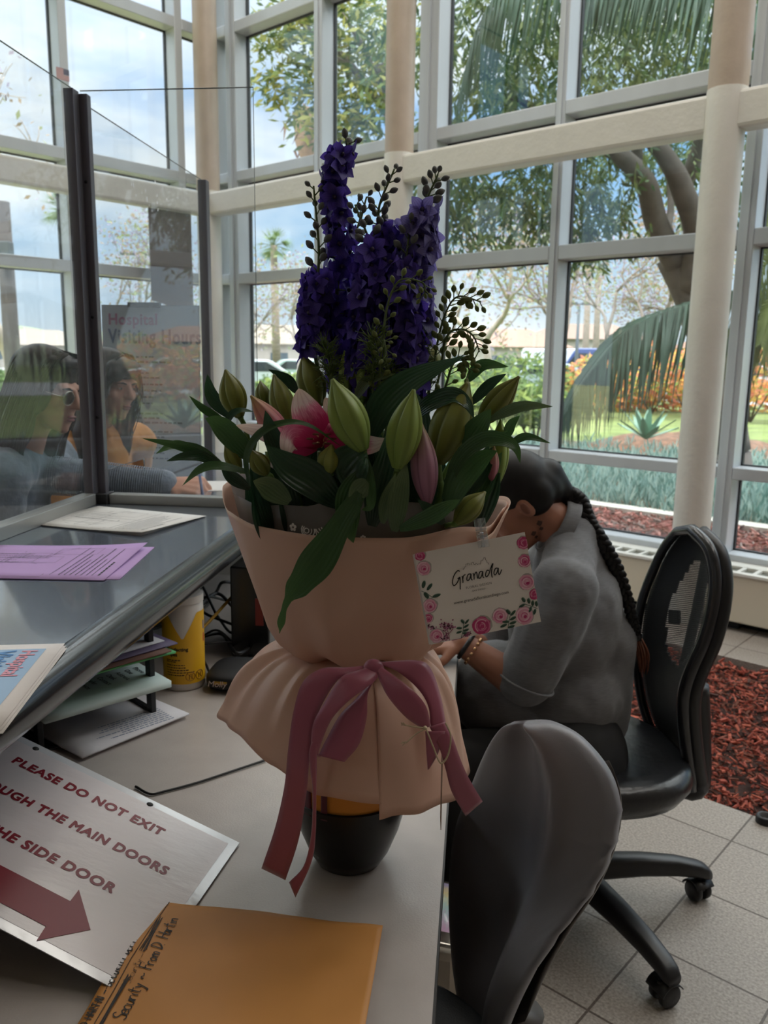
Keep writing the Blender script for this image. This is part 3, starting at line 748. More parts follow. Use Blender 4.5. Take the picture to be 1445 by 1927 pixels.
def shaggy_palm():
    b_ = P(612, 690, 13); b_.z = -.15; t_ = P(570, 205, 12.6)
    root = empty('fan_palm', b_, 'thick shaggy palm trunk outside, beside the olive tree', 'palm tree'); mb = MB(); rnd = random.Random(4)
    pts = catmull([b_, P(609, 480, 12.9), P(603, 350, 12.7), P(578, 275, 12.6), t_], 6); mb.tube(pts, [.11+.05*max(0, 1-abs(i-19)/7) for i in range(len(pts))], 12)
    for i in range(120):
        p = pts[rnd.randint(12, len(pts)-1)]+Vector((rnd.gauss(0, .09), rnd.gauss(0, .09), rnd.gauss(0, .1))); a = Vector((rnd.gauss(0, .3), rnd.gauss(0, .3), -1)).normalized(); w = a.orthogonal()*.02
        mb.face((mb.v(p-w), mb.v(p+w), mb.v(p+a*.25)))
    obj('trunk', mb, M('shaggy_bark', 'a38672', .95, var=.35, scale=9), root, recalc=False)
shaggy_palm()
def feather_palm():
    base = P(1640, 720, 7.2); base.z = -.1; top = P(1640, 420, 7.2); top.z = min(top.z, 3.0)
    root = empty('feather_palm', base, 'feather palm just outside the glass with dark drooping fronds', 'palm tree'); mb = MB(); mb.tube([base, (base+top)/2, top], [.16, .13, .12], 12); obj('trunk', mb, M('palm_trunk'), root) if False else obj('trunk', mb, MATS['palm_trunk'], root)
    mt = M('frond_dark', '3c5a48', .5, trans=.25, var=.25, scale=4); mt2 = M('frond_olive', '74803f', .55, trans=.3, var=.2, scale=4)
    def frond(pts, ln, n, mt, seed, spreadv=.25):
        rnd = random.Random(seed); fb = MB(); c = catmull([P(u, v, Y) for u, v, Y in pts], 14); fb.tube(c, [.016*(1-.75*i/len(c)) for i in range(len(c))], 6)
        K = len(c)-1
        for i in range(n):
            f = .08+.92*i/n; x = f*K; j = min(int(x), K-1); p = c[j].lerp(c[j+1], x-j); tg = (c[j+1]-c[j]).normalized()
            l = ln*(math.sin(math.pi*min(1, .18+f*.78))**.7)*rnd.uniform(.85, 1.1)
            for sgn in (-1, 1):
                side = tg.cross(Vector((0, 0, 1))).normalized()*sgn
                d0 = (side*.55+tg*.45+Vector((0, 0, .1))).normalized(); d1_ = (side*spreadv*rnd.uniform(.3, 1)+tg*.18+Vector((rnd.gauss(0, .04), rnd.gauss(0, .04), -1))).normalized()
                a = p; b_ = p+d0*l*.14; m_ = b_+d1_*l*.4; e_ = b_+d1_*l*.86; w = tg*.013
                va = [fb.v(a-w*.5), fb.v(a+w*.5)]; vb = [fb.v(b_-w), fb.v(b_+w)]; vm = [fb.v(m_-w*1.1), fb.v(m_+w*1.1)]; ve = fb.v(e_)
                fb.face((va[0], va[1], vb[1], vb[0])); fb.face((vb[0], vb[1], vm[1], vm[0])); fb.face((vm[0], vm[1], ve))
        obj('frond', fb, mt, root, recalc=False)
    frond([(1640, 420, 7.2), (1480, 520, 7.1), (1300, 572, 7.0), (1180, 620, 6.9), (1105, 700, 6.8), (1052, 790, 6.7)], .95, 120, mt, 1)
    frond([(1640, 420, 7.2), (1500, 330, 7.0), (1440, 420, 6.9), (1410, 560, 6.8), (1400, 700, 6.7)], .9, 90, mt2, 2)
    frond([(1640, 420, 7.2), (1560, 520, 6.8), (1470, 560, 6.6), (1430, 650, 6.5)], 1.0, 80, mt2, 3)
    frond([(1640, 420, 7.2), (1450, 100, 7.4), (1200, -120, 7.6), (1000, -60, 7.7), (900, 60, 7.8), (860, 200, 7.8)], 1.0, 110, mt, 4)
    frond([(1640, 420, 7.2), (1500, 60, 7.4), (1350, -100, 7.5), (1180, -60, 7.6), (1080, 20, 7.6)], .9, 90, mt, 5)
feather_palm()

# ---- street furniture, cars, houses
def street_lamp(u, vt, Y, label, grp=None):
    t_ = P(u, vt, Y); root = empty('street_lamp', (t_.x, t_.y, -.12), label, 'street lamp', grp); g = M('lamp_grey', '4f565a', .5)
    mb = MB(); mb.tube([(t_.x, t_.y, -.12), t_], [.1, .06], 8); obj('pole', mb, g, root)
    for sx in (-1, 1):
        mb = MB(); mb.box(t_+Vector((sx*.42, 0, .02)), (.62, .3, .13), bevel=.03); mb.tube([t_, t_+Vector((sx*.2, 0, 0))], .04, 6); obj('lamp_head', mb, g, root)
street_lamp(260, 478, 36, 'double-headed street lamp outside, above the visiting hours board')
street_lamp(1090, 572, 40, 'small street lamp outside, in front of the lacy mauve trees')
t_ = P(4, 380, 15); root = empty('utility_pole', (t_.x, t_.y, -.12), 'dark brown utility pole outside at the edge of the view', 'pole')
mb = MB(); mb.tube([(t_.x, t_.y, -.12), (t_.x, t_.y, t_.z)], [.15, .12], 12); obj('pole', mb, M('pole_wood', '4a423e', .85, var=.2, scale=5), root)
mb = MB(); q = P(12, 480, 14.8); mb.box(q, (.2, .2, .45), bevel=.02); mb.tube([P(4, 470, 15), q], .03, 6); obj('equipment_box', mb, M('lamp_grey'), root) if False else obj('equipment_box', mb, MATS['lamp_grey'], root)

def car(c, yaw, body, label, L_=4.4, van=False):
    root = empty('car' if not van else 'van', c, label, 'van' if van else 'car', 'vehicles parked across the lot', rotz=yaw)
    W = Matrix.Translation(c) @ Matrix.Rotation(yaw, 4, 'Z')
    W_, H = 1.75, (2.2 if van else 1.45)
    if van: prof = [(-L_/2, .35), (-L_/2, H-.1), (-L_/2+.1, H), (L_/2-1.3, H), (L_/2-.7, 1.25), (L_/2-.05, 1.05), (L_/2, .35)]; glass = [(L_/2-1.9, 1.3), (L_/2-1.9, H-.25), (L_/2-1.35, H-.25), (L_/2-.85, 1.3)]
    else: prof = [(-L_/2, .35), (-L_/2+.02, .9), (-L_/2+.5, .98), (-L_/2+1.05, 1.42), (-L_/2+1.3, H), (.35, H), (.6, 1.4), (1.2, .98), (L_/2-.15, .85), (L_/2, .6), (L_/2, .35)]; glass = [(-L_/2+.75, 1.0), (-L_/2+1.2, 1.36), (.35, 1.36), (.98, 1.0)]
    mb = MB(); mb.poly([W @ Vector((x, -W_/2, z)) for x, z in prof], h=(W.to_3x3() @ Vector((0, W_, 0)))); obj('body', mb, M('car_'+body, body, .3, .1, coat=.5), root, bevel=.06)
    mb = MB()
    for sy in (-1, 1): mb.poly([W @ Vector((x, sy*(W_/2+.004), z)) for x, z in glass], h=W.to_3x3() @ Vector((0, sy*.012, 0)))
    obj('window', mb, M('car_glass', '2b3338', .1), root)
    for x in (-L_/2+.8, L_/2-.8):
        for sy in (-1, 1):
            mb = MB(); mb.lathe([(.0, -.1), (.33, -.1), (.35, -.06), (.35, .06), (.33, .1), (0, .1)], W @ Vector((x, sy*(W_/2-.08), .35)), 20, W.to_3x3() @ Vector((0, 1, 0)), capb=False, capt=False); obj('wheel', mb, M('tyre', '1e1e1f', .8), root)
cars = [(480, 33.5, .25, 'c9d3d6', 'pale silver car across the lot, behind the end of the acrylic screen', 0), (575, 40, .2, 'a9c0bd', 'pale green car across the lot, under the distant fan palm', 0), (865, 36, -.1, 'd9dde0', 'white car across the lot, behind the budding sprigs', 0),
        (965, 40.5, -.1, 'cfd6dc', 'light grey car across the lot, behind the pale forked tree', 0), (1050, 36, -.2, 'b4c2cc', 'blue-grey car across the lot, beside the slim white mullion', 0), (1130, 43.5, 2.94, '3c4f86', 'blue van across the lot, above the palm frond tip', 1), (1070, 47, -.2, 'e4e8ec', 'white van across the lot, left of the blue van', 1), (1420, 38, -.3, 'd2d2d2', 'pale car across the lot, beyond the cream column', 0)]
for u, Y, yaw, col, lb, van in cars:
    c = P(u, 690, Y); c.z = -.1; car(c, yaw, col, lb, van=bool(van), L_=5.2 if van else 4.4)

def house(u, Y, w, d, h, roofcol, label, wallcol='a8a098', yaw=0):
    c = P(u, 690, Y); c.z = -.12; root = empty('house', c, label, 'house', None, rotz=yaw); W = Matrix.Translation(c) @ Matrix.Rotation(yaw, 4, 'Z')
    mb = MB(); mb.poly([W @ Vector((x, -d/2, z)) for x, z in ((-w/2, 0), (w/2, 0), (w/2, h), (-w/2, h))], h=W.to_3x3() @ Vector((0, d, 0))); obj('wall', mb, M('stucco_'+wallcol, wallcol, .9, var=.05, scale=2), root)
    mb = MB(); e_ = .4; rh = h+w*.14
    a = [(-w/2-e_, -d/2-e_, h), (w/2+e_, -d/2-e_, h), (w/2+e_, d/2+e_, h), (-w/2-e_, d/2+e_, h)]; r_ = [(-w*.25, 0, rh), (w*.25, 0, rh)]
    V = [mb.v(W @ Vector(p)) for p in a+r_]
    for f in ((0, 1, 5, 4), (1, 2, 5), (2, 3, 4, 5), (3, 0, 4), (0, 3, 2, 1)): mb.face([V[i] for i in f]).smooth = False
    obj('roof', mb, M('roof_'+roofcol, roofcol, .9, var=.15, scale=6), root)
    for i in range(3):
        x = (-.32+.3*i)*w; mb = MB(); mb.box(W @ Vector((x, -d/2-.02, h*.55)), (w*.12, .06, h*.35), X=W.to_3x3() @ Vector((1, 0, 0)), Y=W.to_3x3() @ Vector((0, 1, 0))); obj('window', mb, M('house_window', '4d5a64', .2), root)
house(525, 74, 12, 7, 2.6, '8f8478', 'low house across the lot, behind the distant fan palm', yaw=.2)
house(930, 72, 11, 7, 2.6, '96786a', 'pink-roofed house across the lot, behind the pale forked tree')
house(1095, 84, 11, 7, 3.6, '8c7468', 'taller pink-roofed house across the lot, behind the white van')
house(420, 88, 9, 6, 2.6, '8f4534', 'red-roofed house across the lot, at the glass corner', yaw=.3)
house(1400, 76, 11, 7, 2.8, '8c6a58', 'brown-roofed house across the lot, beyond the cream column')
house(285, 78, 9, 6, 2.4, '7f6656', 'brown house across the lot, behind the visiting hours board', yaw=.3)
house(60, 92, 12, 7, 2.4, '94887e', 'low pale house far off, above the person with glasses', yaw=.5)
# far hills of foliage so that the horizon is closed
def hills():
    mb = MB()
    def fn(u, v):
        a = R(-75)+u*R(150); r = 110+v*12; h = 4.2+1.6*mnoise.noise(Vector((u*16, 0, 3)))+.9*mnoise.noise(Vector((u*60, 1, 3)))
        return Vector((math.sin(a)*r, math.cos(a)*r, -.2+h*math.sin(min(1, v*1.4)*1.57)))
    mb.grid(fn, 160, 8); structure('hills', mb, M('far_trees', '6f7d60', .95, col2='8a927a', scale=.35, detail=6))
hills()

def hedge(u0, u1, Y, h, mats, label, seed):
    a, b_ = P(u0, 690, Y), P(u1, 690, Y); rnd = random.Random(seed); mb = MB(); L_ = (b_-a).length
    for i in range(int(L_*330)):
        f = rnd.random(); p = a.lerp(b_, f); p = Vector((p.x+rnd.gauss(0, .05), p.y+rnd.gauss(0, .3), -.12+h*(rnd.random()**.6)*(1+.18*math.sin(f*L_*1.1+seed))))
        d = Vector((rnd.gauss(0, 1), rnd.gauss(0, 1), rnd.gauss(0, .8))).normalized(); w = d.orthogonal().normalized(); l = rnd.uniform(.08, .2); mb.mi = rnd.randrange(len(mats))
        mb.face((mb.v(p-d*l), mb.v(p+w*l*.4), mb.v(p+d*l), mb.v(p-w*l*.4)))
    obj('hedge', mb, mats, label=label, cat='hedge', recalc=False)
hedge(820, 1240, 28.5, .85, g_bright, 'long green hedge outside, in front of the parked cars behind the sprigs', 1)
hedge(1060, 1500, 27.2, 1.0, g_orange, 'long orange flowering hedge outside, behind the palm frond', 2)
hedge(380, 690, 29.5, .8, g_bright, 'green hedge outside, in front of the parked cars behind the glass corner', 3)
hedge(-60, 330, 31, 1.1, g_bright[1:], 'dark green hedge outside, behind the visitors', 4)
# ================================================================== DESK, COUNTER, SCREEN AND WHAT LIES ON THEM
def db(mb, x0, x1, y0, y1, z0, z1, bevel=0.0):
    mb.box(D((x0+x1)/2, (y0+y1)/2, (z0+z1)/2), (abs(x1-x0), abs(y1-y0), abs(z1-z0)), DX, DY, Vector((0,0,1)), bevel=bevel)
m_desk = M('desk_laminate', 'b0a8a3', .24, var=.03, scale=20, spec=.5, bump=.06, bscale=300)
m_edge = M('desk_edge', '2a2624', .5)
m_counter = M('counter_laminate', '4c535e', .24, var=.10, scale=60, detail=5, stretch=(1, 1, 1), spec=.8, bump=.05, bscale=500, coat=1.0)
m_bull = M('counter_edge', '27292d', .17, var=.12, scale=160, detail=3, spec=.7)
m_panelwood = M('desk_panel', '4a423d', .6, var=.05, scale=8)
def strokes(lines, W, w, mb=None, dz=.0006):
    """flat pen strokes: 2D polylines in the plane of matrix W, w = nib width"""
    mb = mb or MB()
    for ln in lines:
        p = [Vector((x, y)) for x, y in ln]
        if len(p) == 1: p = [p[0], p[0]+Vector((w*.6, 0))]
        L_ = []
        for i, q in enumerate(p):
            t = p[min(i+1, len(p)-1)]-p[max(i-1, 0)]
            t = t.normalized() if t.length > 1e-9 else Vector((1, 0)); n = Vector((-t.y, t.x))*w/2
            L_.append((mb.v(W @ Vector((q.x+n.x, q.y+n.y, dz))), mb.v(W @ Vector((q.x-n.x, q.y-n.y, dz)))))
        for a, b_ in zip(L_, L_[1:]): mb.face((a[0], a[1], b_[1], b_[0]))
    return mb
def word_lines(mb, W, x0, y0, width, n, gap, h, seed=1, dz=.0005, indent=0.0):
    """rows of tiny print too small to read: dashes for words"""
    rnd = random.Random(seed)
    for i in range(n):
        x = x0+rnd.choice((0, 0, indent)); y = y0-i*gap; end = x0+width*rnd.uniform(.55, 1)
        while x < end:
            l = rnd.uniform(1.2, 4)*h; l = min(l, end-x)
            mb.face([mb.v(W @ Vector(q)) for q in ((x, y, dz), (x+l, y, dz), (x+l, y+h, dz), (x, y+h, dz))]); x += l+h*.8

# ---- desk
desk = empty('desk', D(-.45, 1.5, 0), 'grey laminate desk with dark edge, carrying the bouquet and the signs', 'desk')
mb = MB(); db(mb, -.93, -.027, .25, 2.75, .712, .74); obj('desktop', mb, m_desk, desk)
mb = MB(); db(mb, -.027, -.024, .25, 2.75, .711, .7385); obj('edge_band', mb, m_edge, desk)
for y0 in (.3, 2.66):
    mb = MB(); db(mb, -.90, -.08, y0, y0+.03, 0, .712); obj('side_panel', mb, m_panelwood, desk)
mb = MB(); db(mb, -.9, -.87, .33, 2.66, .0, .712); obj('back_panel', mb, m_panelwood, desk)
# ---- counter
XE, RB = -.604, .038
counter = empty('counter', D(-1.05, 1.9, 0), 'dark slate counter with rounded front edge above the desk', 'counter')
mb = MB(); db(mb, -1.20, XE, .15, 3.6, 1.07-2*RB, 1.07); obj('countertop', mb, m_counter, counter)
mb = MB()
def bull(u, v):
    a = math.pi*u; return D(XE+RB*math.sin(a), .15+3.45*v, 1.07-RB+RB*math.cos(a))
mb.grid(bull, 16, 1)
for y in (.15, 3.6):
    mb.face([mb.v(D(XE+RB*math.sin(math.pi*i/16), y, 1.07-RB+RB*math.cos(math.pi*i/16))) for i in range(17)])
obj('bullnose_edge', mb, m_bull, counter)
mb = MB(); db(mb, -1.16, -.935, .2, 3.55, 0, 1.07-2*RB); obj('support_wall', mb, M('counter_panel', '3b3634', .6, var=.05, scale=6), counter)
mb = MB(); mb.box(D(XE+RB*.78, 2.02, 1.07-RB+.012), (.001, .05, .03), DX, DY, bevel=0)
W = frame(D(XE+RB*1.005, 1.99, 1.07-RB-.014), DY, Vector((0, 0, 1)))
lab = MB(); lab.poly([W @ Vector(p) for p in ((0, 0, .001), (.05, 0, .001), (.05, .028, .001), (0, .028, .001))], h=W.to_3x3() @ Vector((0, 0, .0004)))
mb.bm.free(); obj('asset_label', lab, M('label_white', 'd8d6d2', .5), counter, label='small white sticker')
pr = MB(); word_lines(pr, W, .004, .019, .04, 3, .007, .003, 5, dz=.0018); obj('label_print', pr, M('print_grey', '5a5a5c', .7), counter)

# ---- acrylic screen
scr = empty('acrylic_screen', D(-1.1, 2.29, 1.07), 'clear acrylic counter screen with grey posts and rails, smudged', 'screen')
m_acr = glass_mat('acrylic', tint=(.97, .98, .99), haze=.04, hazecol=(.78, .82, .88), hscale=2.2, refl=.5, hlo=.35, hhi=.8)
m_post = M('screen_metal', '6c6a72', .35, .6); m_rail = M('screen_rail', 'a6a7a4', .33, .55)
m_acredge = M('acrylic_edge', '2c3b42', .2, spec=.8)
PX, PY1, PY2, ZT_ = -1.102, 2.29, 3.345, 2.195
def panel(pts, nrm, th=.005):
    mb = MB(); mb.poly(pts, h=nrm*th); obj('panel', mb, m_acr, scr)
def edge_line(a, b_, r=.0016):
    mb = MB(); mb.tube([a, b_], r, 6); obj('panel_edge', mb, m_acredge, scr)
panel([D(PX, .5, 1.09), D(PX, PY1-.012, 1.09), D(PX, PY1-.012, ZT_), D(PX, .5, ZT_)], DX)
edge_line(D(PX, .5, ZT_), D(PX, PY1-.012, ZT_))
zs = 1.155
panel([D(PX, PY1+.012, zs), D(PX, 2.66, zs), D(PX, 2.66, 1.075), D(PX, PY2-.01, 1.075), D(PX, PY2-.01, ZT_-.02), D(PX, PY1+.012, ZT_-.02)], DX)
edge_line(D(PX, PY1+.012, ZT_-.02), D(PX, PY2, ZT_-.02)); edge_line(D(PX, PY1+.012, zs), D(PX, 2.66, zs), .0012); edge_line(D(PX, 2.66, zs), D(PX, 2.66, 1.08), .002)
panel([D(PX+.012, PY1+.006, 1.09), D(-.612, PY1+.006, 1.09), D(-.612, PY1+.006, ZT_), D(PX+.012, PY1+.006, ZT_)], DY)
edge_line(D(PX+.012, PY1+.008, ZT_), D(-.612, PY1+.008, ZT_)); edge_line(D(-.612, PY1+.008, 1.09), D(-.612, PY1+.008, ZT_), .001)
mb = MB(); db(mb, PX-.014, PX+.014, PY1-.038, PY1-.004, 1.07, ZT_-.005, .002); db(mb, PX+.004, PX+.036, PY1-.004, PY1+.02, 1.07, ZT_-.01, .002); obj('post', mb, m_post, scr)
mb = MB(); db(mb, PX-.013, PX+.022, PY2-.02, PY2+.02, 1.07, ZT_-.02, .002); obj('post', mb, m_post, scr)
mb = MB(); db(mb, PX-.02, PX+.022, .5, PY1-.04, 1.07, 1.103, .002); obj('rail', mb, m_rail, scr)
mb = MB(); db(mb, PX+.05, -.606, PY1-.016, PY1+.026, 1.07, 1.098, .002); obj('rail', mb, m_rail, scr)
mb = MB(); db(mb, PX-.02, PX+.048, PY1-.03, PY1+.026, 1.07, 1.10, .001); obj('corner_block', mb, M('corner_black', '26262a', .5), scr)
for z in (1.96, 1.32, 1.6):
    mb = MB(); mb.lathe([(.004, 0), (.005, .002), (.003, .004)], D(PX+.022, PY1-.0045, z), 12, -DY); obj('screw', mb, M('screw_dark', '2a2a2e', .35, .7), scr)
# masking-tape remnants on the acrylic
rnd = random.Random(8)
def remnants(name, cx, cz, n, w, h, plane):
    mb = MB()
    for i in range(n):
        a, z = cx+rnd.gauss(0, w), cz+rnd.gauss(0, h); l = rnd.uniform(.006, .02); k = rnd.randint(5, 7); pts = []
        for j in range(k):
            t = j/k*6.283; r_ = l*rnd.uniform(.3, 1)*.5; da, dz = math.cos(t)*r_, math.sin(t)*r_*1.4
            pts.append(D(PX+.0065, a+da, z+dz) if plane == 'y' else D(a+da, PY1+.0045, z+dz))
        mb.poly(pts)
    obj(name, mb, M('tape_white', 'dfe2e6', .6, alpha=1), scr, label='white adhesive remnants')
remnants('tape_remnant', 2.75, 2.0, 16, .1, .03, 'y'); remnants('tape_remnant', 1.9, 2.08, 5, .03, .012, 'y')

# ---- little flag sticker on the mullion
fr_ = frame(B(6.499, 3.51, 3.585), -BY, Vector((0, 0, 1)))   # seen from inside
flag = empty('flag_sticker', fr_ @ Vector((0, 0, 0)), 'small American flag sticker on the window mullion above the screen post', 'sticker')
FW, FH = .107, .082; Wf = frame(B(6.4985, 3.459, 3.585), BY, Vector((0, 0, 1))); 
mb = MB(); mb.poly([Wf @ Vector(p) for p in ((0, 0, 0), (FW, 0, 0), (FW, FH, 0), (0, FH, 0))], h=Wf.to_3x3() @ Vector((0, 0, .0006))); obj('white_ground', mb, M('flag_white', 'd9d4d4', .5), flag)
mb = MB()
for i in range(7): mb.poly([Wf @ Vector(p) for p in ((0, FH*(i*2)/13, .0009), (FW, FH*(i*2)/13, .0009), (FW, FH*(i*2+1)/13, .0009), (0, FH*(i*2+1)/13, .0009))])
obj('red_stripes', mb, M('flag_red', '9a2f3c', .5), flag)
mb = MB(); mb.poly([Wf @ Vector(p) for p in ((FW*.56, FH*6/13, .0013), (FW, FH*6/13, .0013), (FW, FH, .0013), (FW*.56, FH, .0013))]); obj('blue_canton', mb, M('flag_blue', '2c3558', .5), flag)
mb = MB()
for r_ in range(5):
    for c_ in range(6):
        x = FW*.56+FW*.44*(c_+.6)/6.3; y = FH*6/13+FH*7/13*(r_+.6)/5.3
        mb.poly([Wf @ Vector((x+math.cos(1.5708+a*.6283)*(.0026 if a % 2 == 0 else .0011), y+math.sin(1.5708+a*.6283)*(.0026 if a % 2 == 0 else .0011), .0016)) for a in range(10)])
obj('white_stars', mb, MATS['flag_white'], flag)

# ---- hanging grey panel by the mullion, visiting hours board on a stand
mb = MB(); mb.poly([B(6.30, 4.10, 2.70), B(6.30, 4.52, 2.70), B(6.30, 4.52, 1.86), B(6.30, 4.10, 1.95)], h=BX*.012)
hp = obj('hanging_panel', mb, M('panel_greybrown', '5f5754', .7, var=.08, scale=4), label='grey-brown sign panel hanging from the beam beside the mullion', cat='sign panel')
mb = MB(); 
for t in (4.16, 4.46): mb.tube([B(6.296, t, 2.69), B(6.30, t, 2.73)], .004, 6)
obj('hanger', mb, m_alu, hp)

pO = P(200, 884, 3.75); pX = (P(398, 872, 3.70)-pO); pX.z = 0; pX = pX.normalized(); Wp = frame(pO, pX, Vector((-.01, .04, 1)))
PW_, PH_ = .445, .735
brd = empty('notice_board', (pO.x+.2, pO.y+.08, 0), 'pale blue visiting hours notice clipped on a stand behind the screen', 'notice board')
mb = MB(); mb.poly([Wp @ Vector(p) for p in ((0, 0, -.012), (PW_, 0, -.012), (PW_, PH_, -.012), (0, PH_, -.012))], h=Wp.to_3x3() @ Vector((0, 0, .010))); obj('backing', mb, M('board_grey', '80868c', .6), brd)
mb = MB(); mb.poly([Wp @ Vector(p) for p in ((.004, .004, -.001), (PW_-.004, .004, -.001), (PW_-.004, PH_-.004, -.001), (.004, PH_-.004, -.001))], h=Wp.to_3x3() @ Vector((0, 0, .001))); obj('notice_sheet', mb, M('notice_blue', 'b9cbdc', .6, var=.03, scale=4, trans=.35), brd)
def text_part(s, W, x, y, size, ma, parent, bold=0.0, name='lettering', align='LEFT', dz=.0008, shear=0.0, label=None, space=1.0, sx=1.0):
    me = text_mesh(s, size, bold, align, shear, space=space); me.transform(W @ Matrix.Translation((x, y, dz)) @ Matrix.Diagonal((sx, 1, 1, 1)))
    return obj(name, me, ma, parent, label=label)
text_part('Hospital', Wp, .03, PH_-.085, .068, M('notice_mauve', '8a4f7c', .7), brd, .028, sx=.92, space=1.08)
text_part('Visiting Hours', Wp, .03, PH_-.165, .086, M('notice_navy', '2f4f7c', .7), brd, .03, sx=.74, space=1.14)
mb = MB(); word_lines(mb, Wp, .04, PH_-.23, .33, 2, .022, .008, 2); word_lines(mb, Wp, .04, PH_-.30, .22, 2, .02, .007, 3); word_lines(mb, Wp, .04, PH_-.35, .34, 4, .028, .007, 4); word_lines(mb, Wp, .04, PH_-.48, .36, 3, .02, .008, 5); word_lines(mb, Wp, .04, PH_-.56, .3, 6, .024, .007, 6)
obj('small_print', mb, M('notice_ink', '46505e', .7), brd)
mb = MB(); mb.box(Wp @ Vector((.20, PH_+.0, .004)), (.15, .022, .02), pX, Wp.to_3x3() @ Vector((0, 1, 0)), bevel=.003); obj('clip', mb, M('clip_dark', '3c4046', .4, .3), brd)
mb = MB(); mb.tube([(pO.x+.2, pO.y+.05, .02), Wp @ Vector((.22, PH_*.8, -.03))], .014, 10); obj('stand_pole', mb, M('stand_metal', '5c6066', .35, .6), brd)
mb = MB(); mb.lathe([(.17, 0), (.17, .012), (.02, .03)], (pO.x+.2, pO.y+.05, 0), 32); obj('stand_base', mb, MATS['stand_metal'], brd)

# ---- papers on the counter
def sheet(name, label, corner, xdir, w, h, z, ma, cat='paper', group=None, curl=0.0, sub=6, cs=1):
    """sheet of paper lying on a top: corner + w along xdir + h across; curl lifts the far corner a little"""
    x = Vector(xdir).normalized(); y = Vector((-x.y, x.x, 0)); c = Vector((corner[0], corner[1], z)); mb = MB()
    mb.grid(lambda u, v: c+x*w*u+y*h*v+Vector((0, 0, curl*(u**3)*(v if cs > 0 else 1-v))), sub, sub)
    o = obj(name, mb, ma, label=label, cat=cat, group=group, solid=.0006); W = frame(c, x, y); return o, W
CURL = {}
zc = 1.0706
m_white = M('paper_white', 'e3e0dd', .7, trans=.1); m_purple = M('paper_purple', 'b795c9', .7, trans=.1); m_ink = M('printed_ink', '35353a', .7)
def form_print(o, W, w, h, seed, dz, lift=None):
    rnd = random.Random(seed); mb = MB(); rules = []
    for k in range(5):
        x0, y0 = rnd.uniform(.04, .5)*w, rnd.uniform(.1, .7)*h; x1, y1 = x0+rnd.uniform(.12, .35)*w, y0+rnd.uniform(.1, .25)*h; rules.append([(x0, y0), (x1, y0), (x1, y1), (x0, y1), (x0, y0)])
    rules.append([(.03*w, .05*h), (.62*w, .05*h), (.62*w, .12*h)]); rules.append([(.66*w, .1*h), (.66*w, .9*h)])
    for k in range(8):
        x0, y0 = rnd.uniform(.08, .55)*w, rnd.uniform(.15, .85)*h; rules.append([(x0, y0), (x0+rnd.uniform(-.06, .06)*w, y0+rnd.uniform(-.12, .12)*h)])
    strokes(rules, W, .0012, mb, dz)
    Wr = W @ Matrix.Translation((.70*w, .1*h, 0)) @ Matrix.Rotation(math.pi/2, 4, 'Z')
    word_lines(mb, Wr, 0, -.005, h*.75, 7, .011, .0022, seed, dz); word_lines(mb, Wr, 0, -.085, h*.5, 1, .011, .004, seed+1, dz)
    Wl = W @ Matrix.Translation((.1*w, .2*h, 0)); word_lines(mb, Wl, 0, .5*h, w*.4, 5, .018, .002, seed+2, dz)
    if lift:
        Wi = W.inverted()
        for v in mb.bm.verts: q = Wi @ v.co; v.co.z += lift(q.x/w, q.y/h)
    obj('printed_form', mb, m_ink, o)
for i, lb in enumerate(('lowest white form in the stack by the screen corner', 'white form in the stack by the screen corner, under the topmost', 'topmost white printed form in the stack by the screen corner')):
    c = D(-1.065+.004*i, 2.225-.004*i, 0); o, W = sheet('form_sheet', lb, (c.x, c.y), DX*.97-DY*.25+Vector((0,0,0)), .355, -.275, zc+.0012*i, m_white, group='white forms by the screen', curl=.004*i)
    if i == 2:
        W = frame(W.translation, W.to_3x3() @ Vector((1, 0, 0)), W.to_3x3() @ Vector((0, 1, 0))); W = W @ Matrix.Translation((0, -.275, 0)); form_print(o, W, .355, .275, 3, .0014, lambda u, v: .008*u**3*(1-v))
for i, lb in enumerate(('lower lilac form peeking out under the topmost lilac one', 'topmost lilac printed form lying on the counter')):
    a = .05*(1-i); x = Vector((math.cos(-.02+a), math.sin(-.02+a), 0)); c = Vector((-.875+.012*(1-i), 1.822-.004*(1-i), 0))
    o, W = sheet('lilac_form_sheet', lb, (c.x, c.y), x, .345, -.278, zc+.0014*i, m_purple, group='lilac forms on the counter', curl=.012*i, cs=-1)
    if i == 1: form_print(o, W @ Matrix.Translation((0, -.278, 0)), .345, .278, 11, .0014, lambda u, v: .012*u**3*v)
m_flyerblue = M('flyer_blue', '9db9d6', .7); m_flyerpink = M('flyer_pink', 'd998a8', .7); m_flyertxt = M('flyer_text_blue', '5f8fc4', .7)
